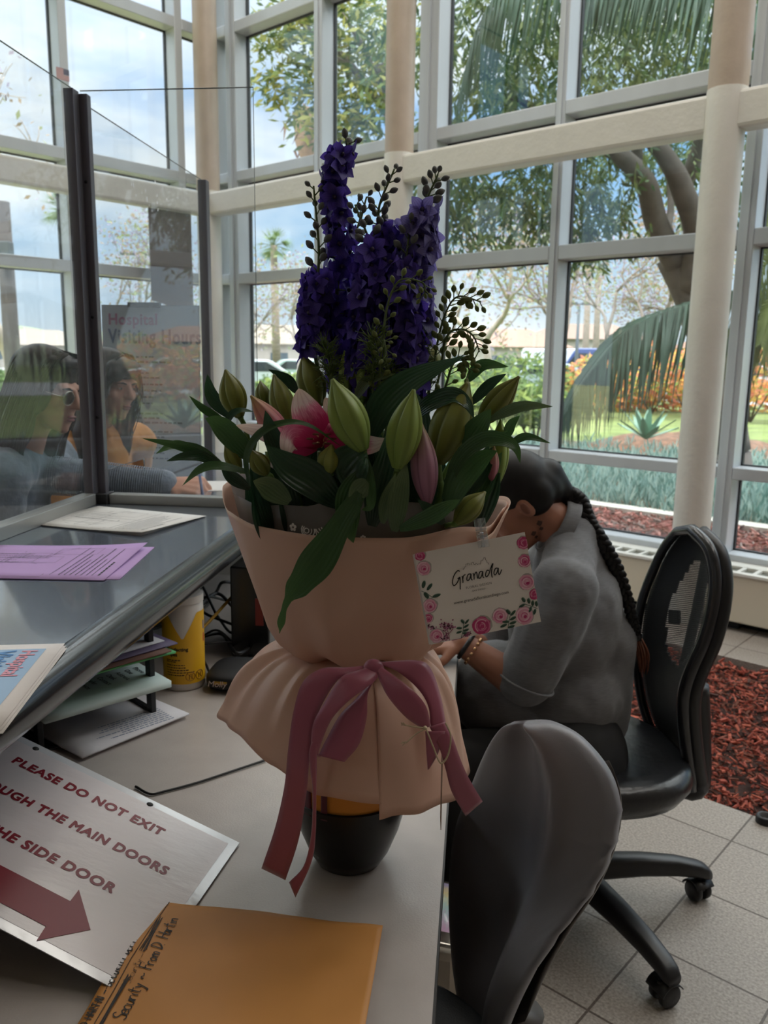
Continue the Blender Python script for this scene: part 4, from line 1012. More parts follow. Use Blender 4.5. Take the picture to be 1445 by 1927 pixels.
for i, lb in enumerate(('lowest visiting hours flyer at the counter edge', 'visiting hours flyer at the counter edge, under the topmost', 'topmost visiting hours flyer lying at the counter edge')):
    bl = Vector((-.433-.004*i, .885+.006*i, 0)); x = (Vector((-.468, 1.187, 0))-Vector((-.433, .89, 0))).normalized()
    o, W = sheet('flyer', lb, (bl.x, bl.y), x, .285, .22, zc+.0012*i, M('paper_flyer', 'e2dad6', .7, trans=.1), group='flyers at the counter edge')
    if i == 2:
        mb = MB(); mb.poly([W @ Vector(p) for p in ((.03, .02, .001), (.262, .02, .001), (.262, .2, .001), (.03, .2, .001))]); obj('blue_panel', mb, m_flyerblue, o)
        Wt = W @ Matrix.Translation((.255, .02, 0)) @ Matrix.Rotation(math.pi, 4, 'Z')
        text_part('Hospital', Wt, .0, -.030, .030, m_flyerpink, o, .03, dz=.0016)
        text_part('Visiting Hours', Wt, .0, -.066, .038, m_flyertxt, o, .04, dz=.0016, sx=.85)
        mb = MB(); mb.poly([Wt @ Vector(p) for p in ((.0, -.100, .0016), (.14, -.100, .0016), (.14, -.080, .0016), (.0, -.080, .0016))]); obj('banner', mb, m_flyertxt, o)
        mb = MB()
        for k in range(6): word_lines(mb, Wt, .0, -.116-.011*k, .2, 1, .014, .004, 8+k, dz=.0016)
        obj('flyer_print', mb, m_ink, o)
    if i == 2: tag(o)
# paper under the writing hand, beyond the screen
c = D(-.98, 2.52, 0); o, W = sheet('form_sheet', 'white form under the writing hand behind the screen', (c.x, c.y), DX*.98+DY*.2, .30, .22, zc, m_white)

# ---- letter tray with papers and folders under the counter
A_ = Vector((-.655, 1.475, 0)); Bp = Vector((-.478, 1.655, 0)); TX = (Bp-A_).normalized(); TY = Vector((-TX.y, TX.x, 0)); TW, TD = (Bp-A_).length, .27
m_blk = M('tray_black', '161618', .45)
tray = empty('letter_tray', A_+TX*TW/2+TY*TD/2+Vector((0, 0, .74)), 'black three-tier letter tray under the counter', 'letter tray')
def tb_(mb, x0, x1, y0, y1, z0, z1): mb.box(A_+TX*(x0+x1)/2+TY*(y0+y1)/2+Vector((0, 0, (z0+z1)/2)), (abs(x1-x0), abs(y1-y0), abs(z1-z0)), TX, TY, Vector((0, 0, 1)), bevel=.0015)
tiers = (.742, .812, .882)
for z in tiers:
    mb = MB(); tb_(mb, 0, TW, 0, TD, z, z+.004); tb_(mb, 0, TW, TD-.004, TD, z, z+.03); obj('tier', mb, m_blk, tray)
for x in (0, TW-.012):
    for y in (0, TD-.02):
        mb = MB(); tb_(mb, x, x+.012, y, y+.02, .74, .935); obj('post', mb, m_blk, tray)
    mb = MB()
    for z in tiers: tb_(mb, x, x+.012, 0, TD, z-.002, z+.016)
    obj('side_rail', mb, m_blk, tray)
mb = MB(); tb_(mb, TW-.008, TW-.003, -.0012, 0, .81, .825); obj('size_sticker', mb, MATS['label_white'], tray)
def tsheet(name, label, x0, x1, y0, y1, z, th, ma, cat='paper', group=None, tilt=0.0, sag=0.0):
    mb = MB(); R_ = Matrix.Rotation(tilt, 3, 'Z')
    c = Vector(((x0+x1)/2, (y0+y1)/2))
    def f(u, v):
        q = R_ @ Vector((x0+(x1-x0)*u-c.x, y0+(y1-y0)*v-c.y, 0)); return A_+TX*(q.x+c.x)+TY*(q.y+c.y)+Vector((0, 0, z-sag*(1-v)**2*.0-sag*abs(2*u-1)**2))
    mb.grid(f, 6, 6); o = obj(name, mb, ma, label=label, cat=cat, group=group, solid=th)
    W = frame(A_+TX*x0+TY*y0+Vector((0, 0, z+th/2)), TX, TY); return o, W
m_mint = M('paper_mint', 'c4d3d0', .7)
o, W = tsheet('paper_sheet', 'pale printed sheet sticking out of the lowest tray tier', .03, TW+.03, -.07, .2, .750, .004, M('paper_grey', 'cfccd0', .7), tilt=.12)
Wt = W @ Matrix.Translation((TW-.02, .0, 0)) @ Matrix.Rotation(math.pi, 4, 'Z'); mb = MB(); word_lines(mb, Wt, 0, -.02, .17, 8, .009, .003, 9); obj('printed_lines', mb, M('print_blue', '6d7f9a', .7), o)
o, W = tsheet('brown_folder', 'small brown folder edge under the printed sheets in the lowest tray tier', .05, TW-.02, -.03, .2, .747, .002, M('folder_brown', '6b4a3d', .7), cat='folder', tilt=-.1)
o, W = tsheet('paper_stack', 'thick pale mint stack of printed sheets in the middle tray tier', .0, TW+.012, -.045, .2, .826, .014, m_mint, cat='paper stack', tilt=-.02)
Wt = W @ Matrix.Translation((TW+.0, 0, 0)) @ Matrix.Rotation(math.pi, 4, 'Z') @ Matrix.Rotation(0, 4, 'Z')
for k, s_ in enumerate(('DO NOT', 'such', '(email)', 'related', 'etc.....', 'service', 'refer', 'Contact', 'Desk', 'Address', 'One', 'Phone')):
    Wl = W @ Matrix.Translation((.012+.0205*k, .045-.03, 0)) @ Matrix.Rotation(math.pi/2, 4, 'Z') @ Matrix.Translation((.1, 0, 0)) @ Matrix.Rotation(math.pi, 4, 'Z')
    text_part(s_, Wl, 0, 0, .016, m_ink, o, .01, dz=.0008)
o, W = tsheet('green_folder', 'green folder sticking out of the upper tray tier', -.01, TW+.02, -.05, .2, .894, .004, M('folder_green', '4f9a5a', .6), cat='folder', tilt=.03, sag=.003)
o, W = tsheet('brown_folder', 'dark brown folder lying on the green folder in the tray', -.005, TW+.008, -.055, .2, .900, .003, MATS['folder_brown'], cat='folder', tilt=.0)
mb = MB(); mb.poly([W @ Vector(p) for p in ((.03, .003, .001), (.075, .003, .001), (.075, .016, .001), (.03, .016, .001))]); tg = obj('tab_label', mb, M('tab_grey', '9a938f', .7), o)
text_part('SECURITY', W @ Matrix.Translation((.073, .013, 0)) @ Matrix.Rotation(math.pi, 4, 'Z'), 0, 0, .009, m_ink, o, .01, dz=.0015)
o, W = tsheet('purple_folder', 'dusky purple folder on the topmost tray tier', .02, TW+.03, -.04, .2, .9045, .003, M('folder_purple', '5f5370', .6), cat='folder', tilt=.05)
o, W = tsheet('paper_sheet', 'grey sheet lying on the purple folder at the top of the tray', .03, TW+.01, -.02, .2, .908, .002, MATS['paper_grey'], tilt=.08)

# ---- tub of disinfecting wipes
tc = D(-.657, 1.775, .74); TR_ = .047
tub = empty('wipes_tub', tc, 'yellow-labelled tub of disinfecting wipes standing under the counter', 'tub')
mb = MB(); mb.lathe([(.0, 0), (TR_-.004, 0), (TR_, .005), (TR_, .20), (TR_-.003, .205), (0, .205)], tc, 40, capb=False, capt=False); obj('body', mb, M('tub_white', 'c9c3bd', .4), tub, autosmooth=40)
toc = (CAMP-tc); az0 = math.atan2(toc.y, toc.x)
def onc(a, z, r=TR_+.0006): return tc+Vector((math.cos(az0+a)*r, math.sin(az0+a)*r, z))
mb = MB()
def lab(u, v):
    a = -1.9+3.8*u; top = .185-.062*max(0, 1-abs(a+.05)/.75)+.0*a
    return onc(a, .018+(top-.018)*v)
mb.grid(lab, 40, 4); obj('label', mb, M('label_yellow', 'd9a514', .45), tub)
mb = MB(); mb.lathe([(0, .205), (TR_+.001, .205), (TR_+.001, .222), (TR_-.012, .226), (0, .226)], tc, 40, capb=False, capt=False); obj('lid', mb, MATS['tub_white'], tub, autosmooth=40)
def wrap_text(s, a0, z, size, ma, bold=0.0):
    me = text_mesh(s, size, bold); 
    for v in me.vertices: v.co = onc(a0+v.co.x/TR_, z+v.co.y, TR_+.0012)
    obj('lettering', me, ma, tub)
wrap_text('Disinfecting', -.95, .098, .0115, M('ink_dark', '2b2420', .6), .03)
wrap_text('Wipes', -.95, .086, .0115, MATS['ink_dark'], .03)
mb = MB(); rnd = random.Random(5)
for z, w in ((.075, .6), (.071, .35), (.063, .8), (.057, .85), (.051, .9), (.045, 1.2), (.039, .7)):
    a = -.9
    while a < -.9+w*1.1:
        l = rnd.uniform(.05, .14); mb.face([mb.v(onc(a, z, TR_+.001)), mb.v(onc(a+l, z, TR_+.001)), mb.v(onc(a+l, z+.0022, TR_+.001)), mb.v(onc(a, z+.0022, TR_+.001))]); a += l+.03
obj('small_print', mb, MATS['ink_dark'], tub)
mb = MB()
for a0 in (.28, .78):
    ring = [onc(a0+.0105/TR_*math.cos(t/24*6.283), .036+.0105*math.sin(t/24*6.283), TR_+.0012) for t in range(24)]
    mb.tube(ring, .0007, 5, close=True)
    mb.tube([onc(a0+.008/TR_, .028, TR_+.0012), onc(a0-.008/TR_, .044, TR_+.0012)], .0006, 5)
    mb.tube([onc(a0-.003/TR_, .029, TR_+.0012), onc(a0-.002/TR_, .04, TR_+.0012), onc(a0+.004/TR_, .042, TR_+.0012), onc(a0+.003/TR_, .03, TR_+.0012)], .0008, 5)
obj('warning_symbol', mb, M('label_brown', '8a5a12', .5), tub)
mb = MB()
for i, cc in enumerate(('b03a2c', '3d5f9c')):
    mb = MB(); mb.grid(lambda u, v: onc(1.15+.12*u, .11+.03*i+.02*v, TR_+.0012), 3, 1); obj('side_mark', mb, M('mark_'+cc, cc, .5), tub)

# ---- black cables, pouch and device below the counter
m_cable = M('cable_black', '141415', .5); m_cabley = M('cable_yellow', 'b08a2c', .5); m_cableg = M('cable_grey', '55565a', .5)
rnd = random.Random(21)
def cable(label, pts, r, ma=None, sub=10): 
    mb = MB(); mb.tube(catmull(pts, sub), r, 7); return obj('cable', mb, ma or m_cable, label=label, cat='cable', group='cables under the counter')
for i in range(9):
    y0 = 1.86+.055*i; zz = .744+.012*(i % 5); pts = [D(-.93+.02, y0, .95-.02*i), D(-.80, y0+rnd.uniform(-.1, .15), .86-.012*i)]
    for k in range(4): pts.append(D(-.76+.06*k+rnd.uniform(-.03, .03), y0+rnd.uniform(-.14, .16), max(.746, .84-.03*k+rnd.uniform(-.04, .03))))
    pts.append(D(-.58+.01*i, 1.93+rnd.uniform(-.05, .2), .746))
    cable('tangled black cable under the counter behind the wipes tub', pts, rnd.choice((.003, .004, .005)))
cable('mustard yellow cable among the black ones under the counter', [D(-.92, 2.0, .93), D(-.8, 1.98, .83), D(-.72, 1.93, .80), D(-.66, 1.9, .83), D(-.6, 2.05, .9)], .004, m_cabley)
cable('coiled grey cable hanging under the counter', [D(-.74+.05*math.cos(t*.7), 2.02, .93+.05*math.sin(t*.7)+.0*t) for t in range(12)], .004, m_cableg)
mb = MB(); db(mb, -.60, -.50, 1.96, 2.2, .742, .98, .004)
dev = obj('computer_box', mb, M('device_black', '121214', .25), label='black computer box standing under the counter behind the bouquet wrap', cat='computer')
mb = MB(); db(mb, -.535, -.515, 1.957, 1.96, .83, .90); obj('status_light', mb, M('device_red', '7a2420', .4), dev)
pc = D(-.54, 1.80, .742); pouch = empty('cable_pouch', pc, 'black zipped cable pouch with lettering beside the wipes tub', 'pouch')
mb = MB(); tmp = bmesh.new(); bmesh.ops.create_uvsphere(tmp, u_segments=28, v_segments=14, radius=1)
for v in tmp.verts:
    p = v.co; f = lambda a: math.copysign(abs(a)**.6, a); v.co = pc+DX*(f(p.x)*.062)+DY*(f(p.y)*.075)+Vector((0, 0, .022+f(p.z)*.022))
mb.add(tmp); obj('body', mb, M('pouch_black', '131316', .6), pouch)
mb = MB(); mb.grid(lambda u, v: pc-DY*.0745+DX*(-.03+.03*u)+Vector((0, 0, .022+.008*v)), 2, 1); obj('yellow_tab', mb, m_cabley, pouch)
text_part('Molly', frame(pc-DY*.0765+DX*(-.045)+Vector((0, 0, .018)), DX, Vector((0, 0, 1))), 0, 0, .02, M('lettering_pink', 'c9b4a8', .6), pouch, shear=.2)
mb = MB(); mb.tube(catmull([Q(500, 1430, .7435), Q(440, 1450, .7435), Q(370, 1473, .7435), Q(310, 1489, .7435), Q(282, 1494, .7435), Q(255, 1480, .7435)], 8), .0022, 8)
obj('cable', mb, m_cable, label='thin black cable running across the desk from under the bouquet skirt', cat='cable')

# ---- laminated sign, propped against the counter
TRc = Vector((-.221, 1.189, .743)); BRc = Vector((-.293, .865, .743)); ax = (BRc-TRc).normalized(); perp = ax.cross(Vector((0, 0, 1))); perp = -perp if perp.x > 0 else perp; perp.normalize()
wv = (perp*math.cos(R(19.5))+Vector((0, 0, 1))*math.sin(R(19.5))); SW, SH = .615, (TRc-BRc).length
Wsg = frame(BRc+wv*SW, -wv, -ax)            # x along the sign to its right edge, y up
sign = empty('laminated_sign', TRc, 'laminated white exit sign with dark red lettering and arrow, leaning on the desk', 'sign')
mb = MB(); mb.poly([Wsg @ Vector(p) for p in ((0, 0, 0), (SW, 0, 0), (SW, SH, 0), (0, SH, 0))], h=Wsg.to_3x3() @ Vector((0, 0, .0012)))
m_lam = M('laminate_film', 'cfcfd2', .15, spec=.6, coat=.2, bump=.12, bscale=14); obj('laminate', mb, m_lam, sign)
mb = MB(); k = .014; mb.poly([Wsg @ Vector(p) for p in ((k, k, .0013), (SW-k, k, .0013), (SW-k, SH-k, .0013), (k, SH-k, .0013))], h=Wsg.to_3x3() @ Vector((0, 0, .0003))); obj('printed_sheet', mb, M('sign_sheet', 'd2c9ca', .28, spec=.4, coat=.12, bump=.10, bscale=22, stretch=(1, 3, 1)), sign)
m_red = M('sign_red', '7a1a28', .35, spec=.3)
def fit_text(s, W, x0, x1, y, cap, ma, parent, bold=.045, dz=.002, space=1.12):
    me = text_mesh(s, 1.0, bold, 'LEFT', space=space); co = [v.co for v in me.vertices]
    ax0, ax1 = min(c.x for c in co), max(c.x for c in co); ay0, ay1 = min(c.y for c in co), max(c.y for c in co)
    me.transform(W @ Matrix.Translation((x0, y, dz)) @ Matrix.Diagonal(((x1-x0)/(ax1-ax0), cap/(ay1-ay0), 1.5, 1)) @ Matrix.Translation((-ax0, -ay0, 0)))
    return obj('lettering', me, ma, parent)
fit_text('PLEASE DO NOT EXIT', Wsg, .241, .509, .266, .0185, m_red, sign)
fit_text('THROUGH THE MAIN DOORS', Wsg, .197, .553, .198, .0185, m_red, sign)
fit_text('USE THE SIDE DOOR', Wsg, .248, .510, .125, .0185, m_red, sign)
mb = MB(); mb.poly([Wsg @ Vector((x, y, .002)) for x, y in ((.25, .032), (.472, .032), (.476, .008), (.520, .058), (.471, .106), (.473, .083), (.25, .083))], h=Wsg.to_3x3() @ Vector((0, 0, .0003))); obj('arrow', mb, m_red, sign, label='dark red arrow')
for x in (.46, .248):
    mb = MB(); mb.lathe([(.0055, 0), (.004, .001), (.003, .0018)], Wsg @ Vector((x, SH-.012, .0014)), 16, Wsg.to_3x3() @ Vector((0, 0, 1))); obj('eyelet', mb, m_dark, sign)

# ---- manila envelope with handwriting
eTL, eTR = Q(285, 1700, .752), Q(720, 1748, .745); ex = (eTR-eTL); ex.z = 0; EW = ex.length; ex.normalize(); eyd = Vector((-ex.y, ex.x, 0)); EH = .262
eo = eTL-eyd*EH; eo.z = .752
rnd = random.Random(2)
def envz(u, v): return .751+.004*mnoise.noise(Vector((u*2.4, v*2.6, 1.7)))+.0015*mnoise.noise(Vector((u*7, v*5, 4)))+.004*(1-u)
mb = MB(); mb.grid(lambda u, v: Vector((eo.x, eo.y, 0))+ex*EW*u+eyd*EH*v+Vector((0, 0, envz(u, v))), 40, 32)
env = obj('manila_envelope', mb, M('manila', 'c58847', .55, var=.05, scale=7), label='manila envelope with black handwriting lying over the sign corner', cat='envelope', solid=.002)
GL = {  # single-stroke letters on a unit body
 'S': [[(.5,.85),(.3,1),(.08,.85),(.15,.6),(.42,.45),(.5,.2),(.28,0),(.02,.12)]], 'e': [[(.05,.28),(.45,.3),(.4,.5),(.2,.52),(.05,.3),(.15,.03),(.45,.08)]], 'c': [[(.4,.45),(.2,.52),(.05,.28),(.15,.03),(.42,.08)]],
 'u': [[(.05,.5),(.06,.12),(.2,.0),(.38,.15),(.42,.5),(.44,.0)]], 'r': [[(.05,.5),(.1,.0)],[(.1,.3),(.2,.5),(.38,.5)]], 'i': [[(.1,.5),(.12,.0)],[(.12,.72),(.13,.74)]], 't': [[(.2,.95),(.18,.1),(.3,.0)],[(.0,.6),(.4,.62)]], 'y': [[(.05,.5),(.2,.1)],[(.42,.5),(.15,-.4),(.0,-.35)]],
 'F': [[(.1,1),(.08,0)],[(.1,1),(.5,1.02)],[(.08,.55),(.4,.56)]], 'o': [[(.2,.5),(.03,.28),(.2,.0),(.4,.25),(.2,.5)]], 'm': [[(.04,.5),(.06,0)],[(.06,.35),(.2,.5),(.28,.35),(.28,0)],[(.28,.35),(.42,.5),(.5,.35),(.5,0)]], 'n': [[(.04,.5),(.06,0)],[(.06,.35),(.25,.5),(.36,.3),(.38,0)]], 'a': [[(.4,.45),(.2,.52),(.04,.25),(.2,.0),(.4,.3),(.4,.5),(.44,0)]],
 'D': [[(.1,1),(.08,0)],[(.1,1),(.45,.8),(.5,.35),(.08,0)]], '.': [[(.05,.0),(.09,.02)]], 'H': [[(.05,1),(.06,0)],[(.5,1),(.5,0)],[(.06,.5),(.5,.52)]], '~': [[(0,.25),(.15,.45),(.3,.3),(.5,.4)]], '-': [[(0,.35),(.55,.37)]],
 'E': [[(.45,1),(.08,1),(.06,0),(.45,0)],[(.07,.5),(.38,.52)]], 'C': [[(.48,.85),(.25,1),(.05,.5),(.2,.03),(.48,.12)]], 'U': [[(.06,1),(.08,.15),(.28,0),(.46,.2),(.48,1)]], 'R': [[(.08,0),(.08,1),(.4,.95),(.42,.6),(.1,.5),(.48,0)]], 'I': [[(.2,1),(.2,0)]], 'T': [[(.25,1),(.25,0)],[(0,1),(.5,1)]], 'Y': [[(.02,1),(.25,.5),(.48,1)],[(.25,.5),(.24,0)]], 'P': [[(.08,0),(.08,1),(.42,.95),(.42,.55),(.1,.48)]], 'A': [[(.0,0),(.25,1),(.5,0)],[(.1,.4),(.4,.4)]], 'N': [[(.05,0),(.06,1),(.46,0),(.47,1)]],
 'G': [[(.62,.8),(.45,1.0),(.15,.75),(.02,.3),(.2,.05),(.5,.3),(.52,.45),(.3,.4)],[(.52,.5),(.5,-.45)]], 'd': [[(.4,.4),(.2,.5),(.05,.2),(.2,.0),(.42,.35),(.6,1.05)],[(.52,.75),(.42,.1),(.52,0)]]}
def hand(s, W, x, y, size, w, adv=.62, mb=None, jit=.02, seed=1, shear=.15, smooth=True, zf=None):
    rnd = random.Random(seed); mb = mb or MB(); lines = []
    for ch in s:
        if ch == ' ': x += size*.45; continue
        for st in GL.get(ch, []):
            pts = [(x+(px+py*shear+rnd.uniform(-jit, jit))*size, y+(py+rnd.uniform(-jit, jit))*size) for px, py in st]
            if smooth and len(pts) > 2: pts = [(q.x, q.y) for q in catmull([(a, b_, 0) for a, b_ in pts], 5)]
            lines.append(pts)
        x += size*(adv if ch not in 'i.I' else adv*.55)
    strokes(lines, W, w, mb, .0); return mb
# written upwards along the envelope's left edge
We = frame(Vector((eo.x, eo.y, 0)), eyd, -ex)   # x towards the top edge, y across to the left
def env_ink(mb, lift=.0022):
    for v in mb.bm.verts:
        q = Vector((v.co.x-eo.x, v.co.y-eo.y, 0)); v.co.z = envz(q.dot(ex)/EW, q.dot(eyd)/EH)+lift
    return mb
m_pen = M('marker_ink', '1d1816', .6); m_pen2 = M('pencil_ink', '4f3a2a', .7)
mb = hand('Security ~ From D. Hartin', We, .058, -.051, .0168, .0015, .43, seed=3); obj('handwriting', env_ink(mb), m_pen, env)
mb = hand('AND HARTIN - SECURITY DEPT.', We, .030, -.0135, .0100, .0015, .63, seed=4)
strokes([[(.03, -.009), (.085, -.0085)], [(.10, -.009), (.19, -.0085)]], We, .0009, mb, 0); obj('handwriting', env_ink(mb), m_pen, env)
mb = MB(); sc = []
rr = random.Random(6)
for x0, x1, yy in ((.04, .128, -.0285), (.163, .232, -.0275)):
    for k in range(7): sc.append([(x0+rr.uniform(0, .008), yy+rr.uniform(-.005, .005)), (x1-rr.uniform(0, .008), yy+rr.uniform(-.003, .004))])
strokes(sc, We, .0010, mb, 0); strokes([[(.04, -.0195), (.10, -.0190), (.15, -.0190), (.20, -.0215), (.262, -.026)]], We, .0010, mb, 0); obj('crossed_out_line', env_ink(mb), m_pen, env)
mb = hand('Security -', We, .112, -.034, .010, .0006, .5, seed=7); obj('handwriting', env_ink(mb, .0021), m_pen2, env)
# ================================================================== CHAIRS
m_fab = M('chair_vinyl_grey', '77767c', .40, spec=.5, var=.05, scale=6, bump=.08, bscale=900)
m_plastic = M('chair_plastic', '2a2a2c', .42); m_shell = M('chair_shell', '4d4641', .5)
m_leather = M('chair_leather', '1d1e21', .28, spec=.55, bump=.12, bscale=60); m_blackp = M('chair_black', '17171a', .4)
def loft_pad(left, right, n, fd, bd, m=40):
    """closed padded shape between two edge curves (lists of points bottom..top order), fd(s, t) front offset, bd(s, t) back offset"""
    mb = MB(); K = len(left); rings = []
    for i in range(K):
        t = i/(K-1); a, b_ = left[i], right[i]; ring = []
        for j in range(m):
            s = j/m
            if s < .5: q = s*2; p = a.lerp(b_, q); p = p+n*fd(q, t)
            else: q = 2-s*2; p = a.lerp(b_, q); p = p-n*bd(q, t)
            ring.append(mb.v(p))
        rings.append(ring)
    for x, y in zip(rings, rings[1:]):
        for j in range(m): mb.face((x[j], x[(j+1) % m], y[(j+1) % m], y[j]))
    mb.face(rings[0][::-1]); mb.face(rings[-1]); return mb
def caster(c, ang, root, rail=None):
    """twin-wheel hooded caster; c = point on the floor"""
    a = Vector((math.cos(ang), math.sin(ang), 0)); b_ = Vector((-math.sin(ang), math.cos(ang), 0)); c = Vector(c)
    cs = MB(); cs.tube([c+Vector((0, 0, .055)), c+Vector((0, 0, .085))], .011, 12); cs.box(c+Vector((0, 0, .048)), (.045, .016, .03), a, b_, bevel=.006)
    cc = obj('caster', cs, m_blackp, root); WM[cc.name] = WM[root.name]
    for s in (-1, 1):
        w = MB(); w.lathe([(.006, -.009), (.025, -.009), (.029, -.005), (.029, .005), (.025, .009), (.006, .009)], c+b_*s*.017+Vector((0, 0, .029)), 28, b_, capb=True, capt=True)
        obj('caster_wheel', w, m_blackp, cc)
    h = MB(); h.grid(lambda u, v: c+b_*(-.03+.06*v)+a*(.033*math.cos(.3+u*2.3))+Vector((0, 0, .030+.033*math.sin(.3+u*2.3))), 14, 2); obj('caster_hood', h, m_blackp, cc, solid=.003)
def star_base(c, r, ang0, root):
    c = Vector(c)
    mb = MB(); mb.lathe([(.034, .075), (.045, .085), (.045, .115), (.03, .13), (.026, .2), (.026, .24), (.016, .24), (.016, .40)], c, 24); obj('gas_column', mb, m_blackp, root)
    for k in range(5):
        a = ang0+k*2*math.pi/5; d = Vector((math.cos(a), math.sin(a), 0)); w = Vector((-math.sin(a), math.cos(a), 0)); mb = MB(); rings = []
        for f, z, wd, h in ((.02, .118, .036, .036), (.08, .120, .034, .034), (.2, .118, .030, .030), (.30, .108, .027, .026), (.365, .094, .025, .022), (.385, .086, .024, .02), (.40, .078, .019, .014)):
            p = c+d*(f/.385*r)+Vector((0, 0, z)); ring = []
            for j in range(16):
                t = j/16*6.2832; ct, st = math.cos(t), math.sin(t); ring.append(mb.v(p+w*wd*math.copysign(abs(ct)**.6, ct)+Vector((0, 0, h*math.copysign(abs(st)**.7, st)))))
            rings.append(ring)
        for x, y in zip(rings, rings[1:]):
            for j in range(16): mb.face((x[j], x[(j+1) % 16], y[(j+1) % 16], y[j]))
        mb.face(rings[0][::-1]); mb.face(rings[-1]); obj('base_arm', mb, m_blackp, root)
        caster(c+d*r*.965, a+1.9+k*.7, root)
def seat_pad(c, rx, ry, ang, root, ma, th=.085, ztop=.47, name='seat'):
    mb = MB(); X_ = Vector((math.cos(ang), math.sin(ang), 0)); Y_ = Vector((-math.sin(ang), math.cos(ang), 0)); rings = []
    for f, z in ((0.0, -th), (.8, -th), (.92, -th*.85), (1.0, -th*.5), (1.0, -th*.3), (.97, -.012), (.9, .0), (.7, -.004), (.4, -.012), (.0, -.016)):
        ring = []
        for j in range(44):
            t = j/44*6.2832; ct, st = math.cos(t), math.sin(t); k = 1/((abs(ct)**2.6+abs(st)**2.6)**(1/2.6))
            ring.append(mb.v(Vector((c[0], c[1], ztop+z))+X_*ct*k*rx*max(f, .001)+Y_*st*k*ry*max(f, .001)))
        rings.append(ring)
    for x, y in zip(rings, rings[1:]):
        for j in range(44): mb.face((x[j], x[(j+1) % 44], y[(j+1) % 44], y[j]))
    return obj(name, mb, ma, root)

# ---- grey padded chair pulled up to the desk
def smooth_col(pts, n): return catmull(pts, n)
Lp = [P(900, 2060, 1.15), P(878, 1960, 1.22), P(862, 1870, 1.28), P(852, 1800, 1.33), P(846, 1720, 1.36), P(846, 1640, 1.37), P(856, 1560, 1.37), P(882, 1490, 1.36), P(915, 1415, 1.33), P(945, 1372, 1.29), P(968, 1357, 1.26)]
Rp = [P(915, 2050, 1.06), P(945, 1940, 1.04), P(985, 1850, 1.04), P(1040, 1765, 1.05), P(1100, 1690, 1.06), P(1142, 1610, 1.07), P(1158, 1530, 1.08), P(1138, 1455, 1.10), P(1085, 1390, 1.14), P(1035, 1361, 1.18), P(1008, 1354, 1.22)]
Lc, Rc = smooth_col(Lp, 4), smooth_col(Rp, 4)
nrm = Vector((-.87, -.48, .06)).normalized()
chc = Vector((.00, 1.03, 0)); chair = empty('task_chair', chc, 'dark grey padded task chair without arms, pulled up to the desk edge', 'chair')
def fd(s, t):
    e_ = math.sin(math.pi*min(1, t*1.02))**.5 if 0 < t < 1 else 0
    roll = math.exp(-((s-.80)/.14)**2)*.040+math.exp(-((s-.04)/.08)**2)*.012
    side = (max(0, s*(1-s))*4)**.45
    top = math.exp(-((t-.93)/.10)**2)*.018
    pk = .0045*math.sin(t*95)*max(0, (s-.86)/.14)*(1 if .22 < t < .62 else 0)   # puckers of the cover along its lower seam
    return (pk+roll+top-.030*math.exp(-((s-.44)/.20)**2)+.014)*side*e_
def bd(s, t): return (.0045*math.sin(t*95+1.5)*max(0, (s-.86)/.14)*(1 if .22 < t < .62 else 0)+.058*(max(0, s*(1-s))*4)**.4)*(math.sin(math.pi*t)**.5 if 0 < t < 1 else 0)
obj('backrest', loft_pad(Lc, Rc, nrm, fd, bd, 56), m_fab, chair)
# plastic shell behind the backrest
Ls = [l.lerp(r, .30) for l, r in zip(Lc, Rc)][4:30]; Rs = [l.lerp(r, .90) for l, r in zip(Lc, Rc)][4:30]
mb = loft_pad([p-nrm*.055 for p in Ls], [p-nrm*.05 for p in Rs], nrm, lambda s, t: .0, lambda s, t: .035*(max(0, s*(1-s))*4)**.4*(math.sin(math.pi*t)**.4 if 0 < t < 1 else 0), 40); obj('back_shell', mb, m_shell, chair)
mb = MB(); mb.tube(catmull([P(985, 1900, 1.16), P(960, 1990, 1.16), P(930, 2080, 1.12), Vector((.08, 1.08, .39)), Vector((.0, 1.03, .38))], 6), [.034]*25, 14); obj('back_support', mb, m_shell, chair)
seat_pad((.0, 1.03), .22, .21, math.atan2(-.48, -.87), chair, M('seat_grey', '34383c', .5, bump=.1, bscale=400), th=.08, ztop=.47)
star_base((.0, 1.03, 0), .30, .4, chair)

# ---- mesh-back chair of the seated person
ch2 = empty('mesh_chair', (.527, 2.077, 0), 'black mesh-back office chair with leather seat under the seated person', 'chair')
star_base((.527, 2.077, 0), .395, R(6.1), ch2)
seat_pad((.55, 2.10), .27, .26, .1, ch2, m_leather, th=.10, ztop=.475)
mb = MB(); mb.box((.54, 2.09, .355), (.22, .18, .05), bevel=.012); obj('seat_mechanism', mb, m_blackp, ch2)
L2 = [P(1283, 1478, 2.16), P(1240, 1405, 2.24), P(1213, 1340, 2.28), P(1202, 1290, 2.3), P(1197, 1240, 2.3), P(1198, 1190, 2.3), P(1208, 1130, 2.3), P(1228, 1075, 2.29), P(1250, 1030, 2.26), P(1274, 1000, 2.21)]
R2 = [P(1303, 1480, 2.06), P(1293, 1420, 2.03), P(1286, 1350, 2.01), P(1288, 1300, 2.0), P(1303, 1255, 2.0), P(1325, 1205, 2.0), P(1341, 1145, 2.01), P(1346, 1085, 2.03), P(1334, 1032, 2.07), P(1303, 998, 2.14)]
L2c, R2c = catmull(L2, 4), catmull(R2, 4); n2 = Vector((-.93, -.33, .12)).normalized()
def bow(s): return -.03*(1-(2*s-1)**2)
m_mesh = glass_mat('chair_mesh', tint=(.25, .26, .28), refl=.3)
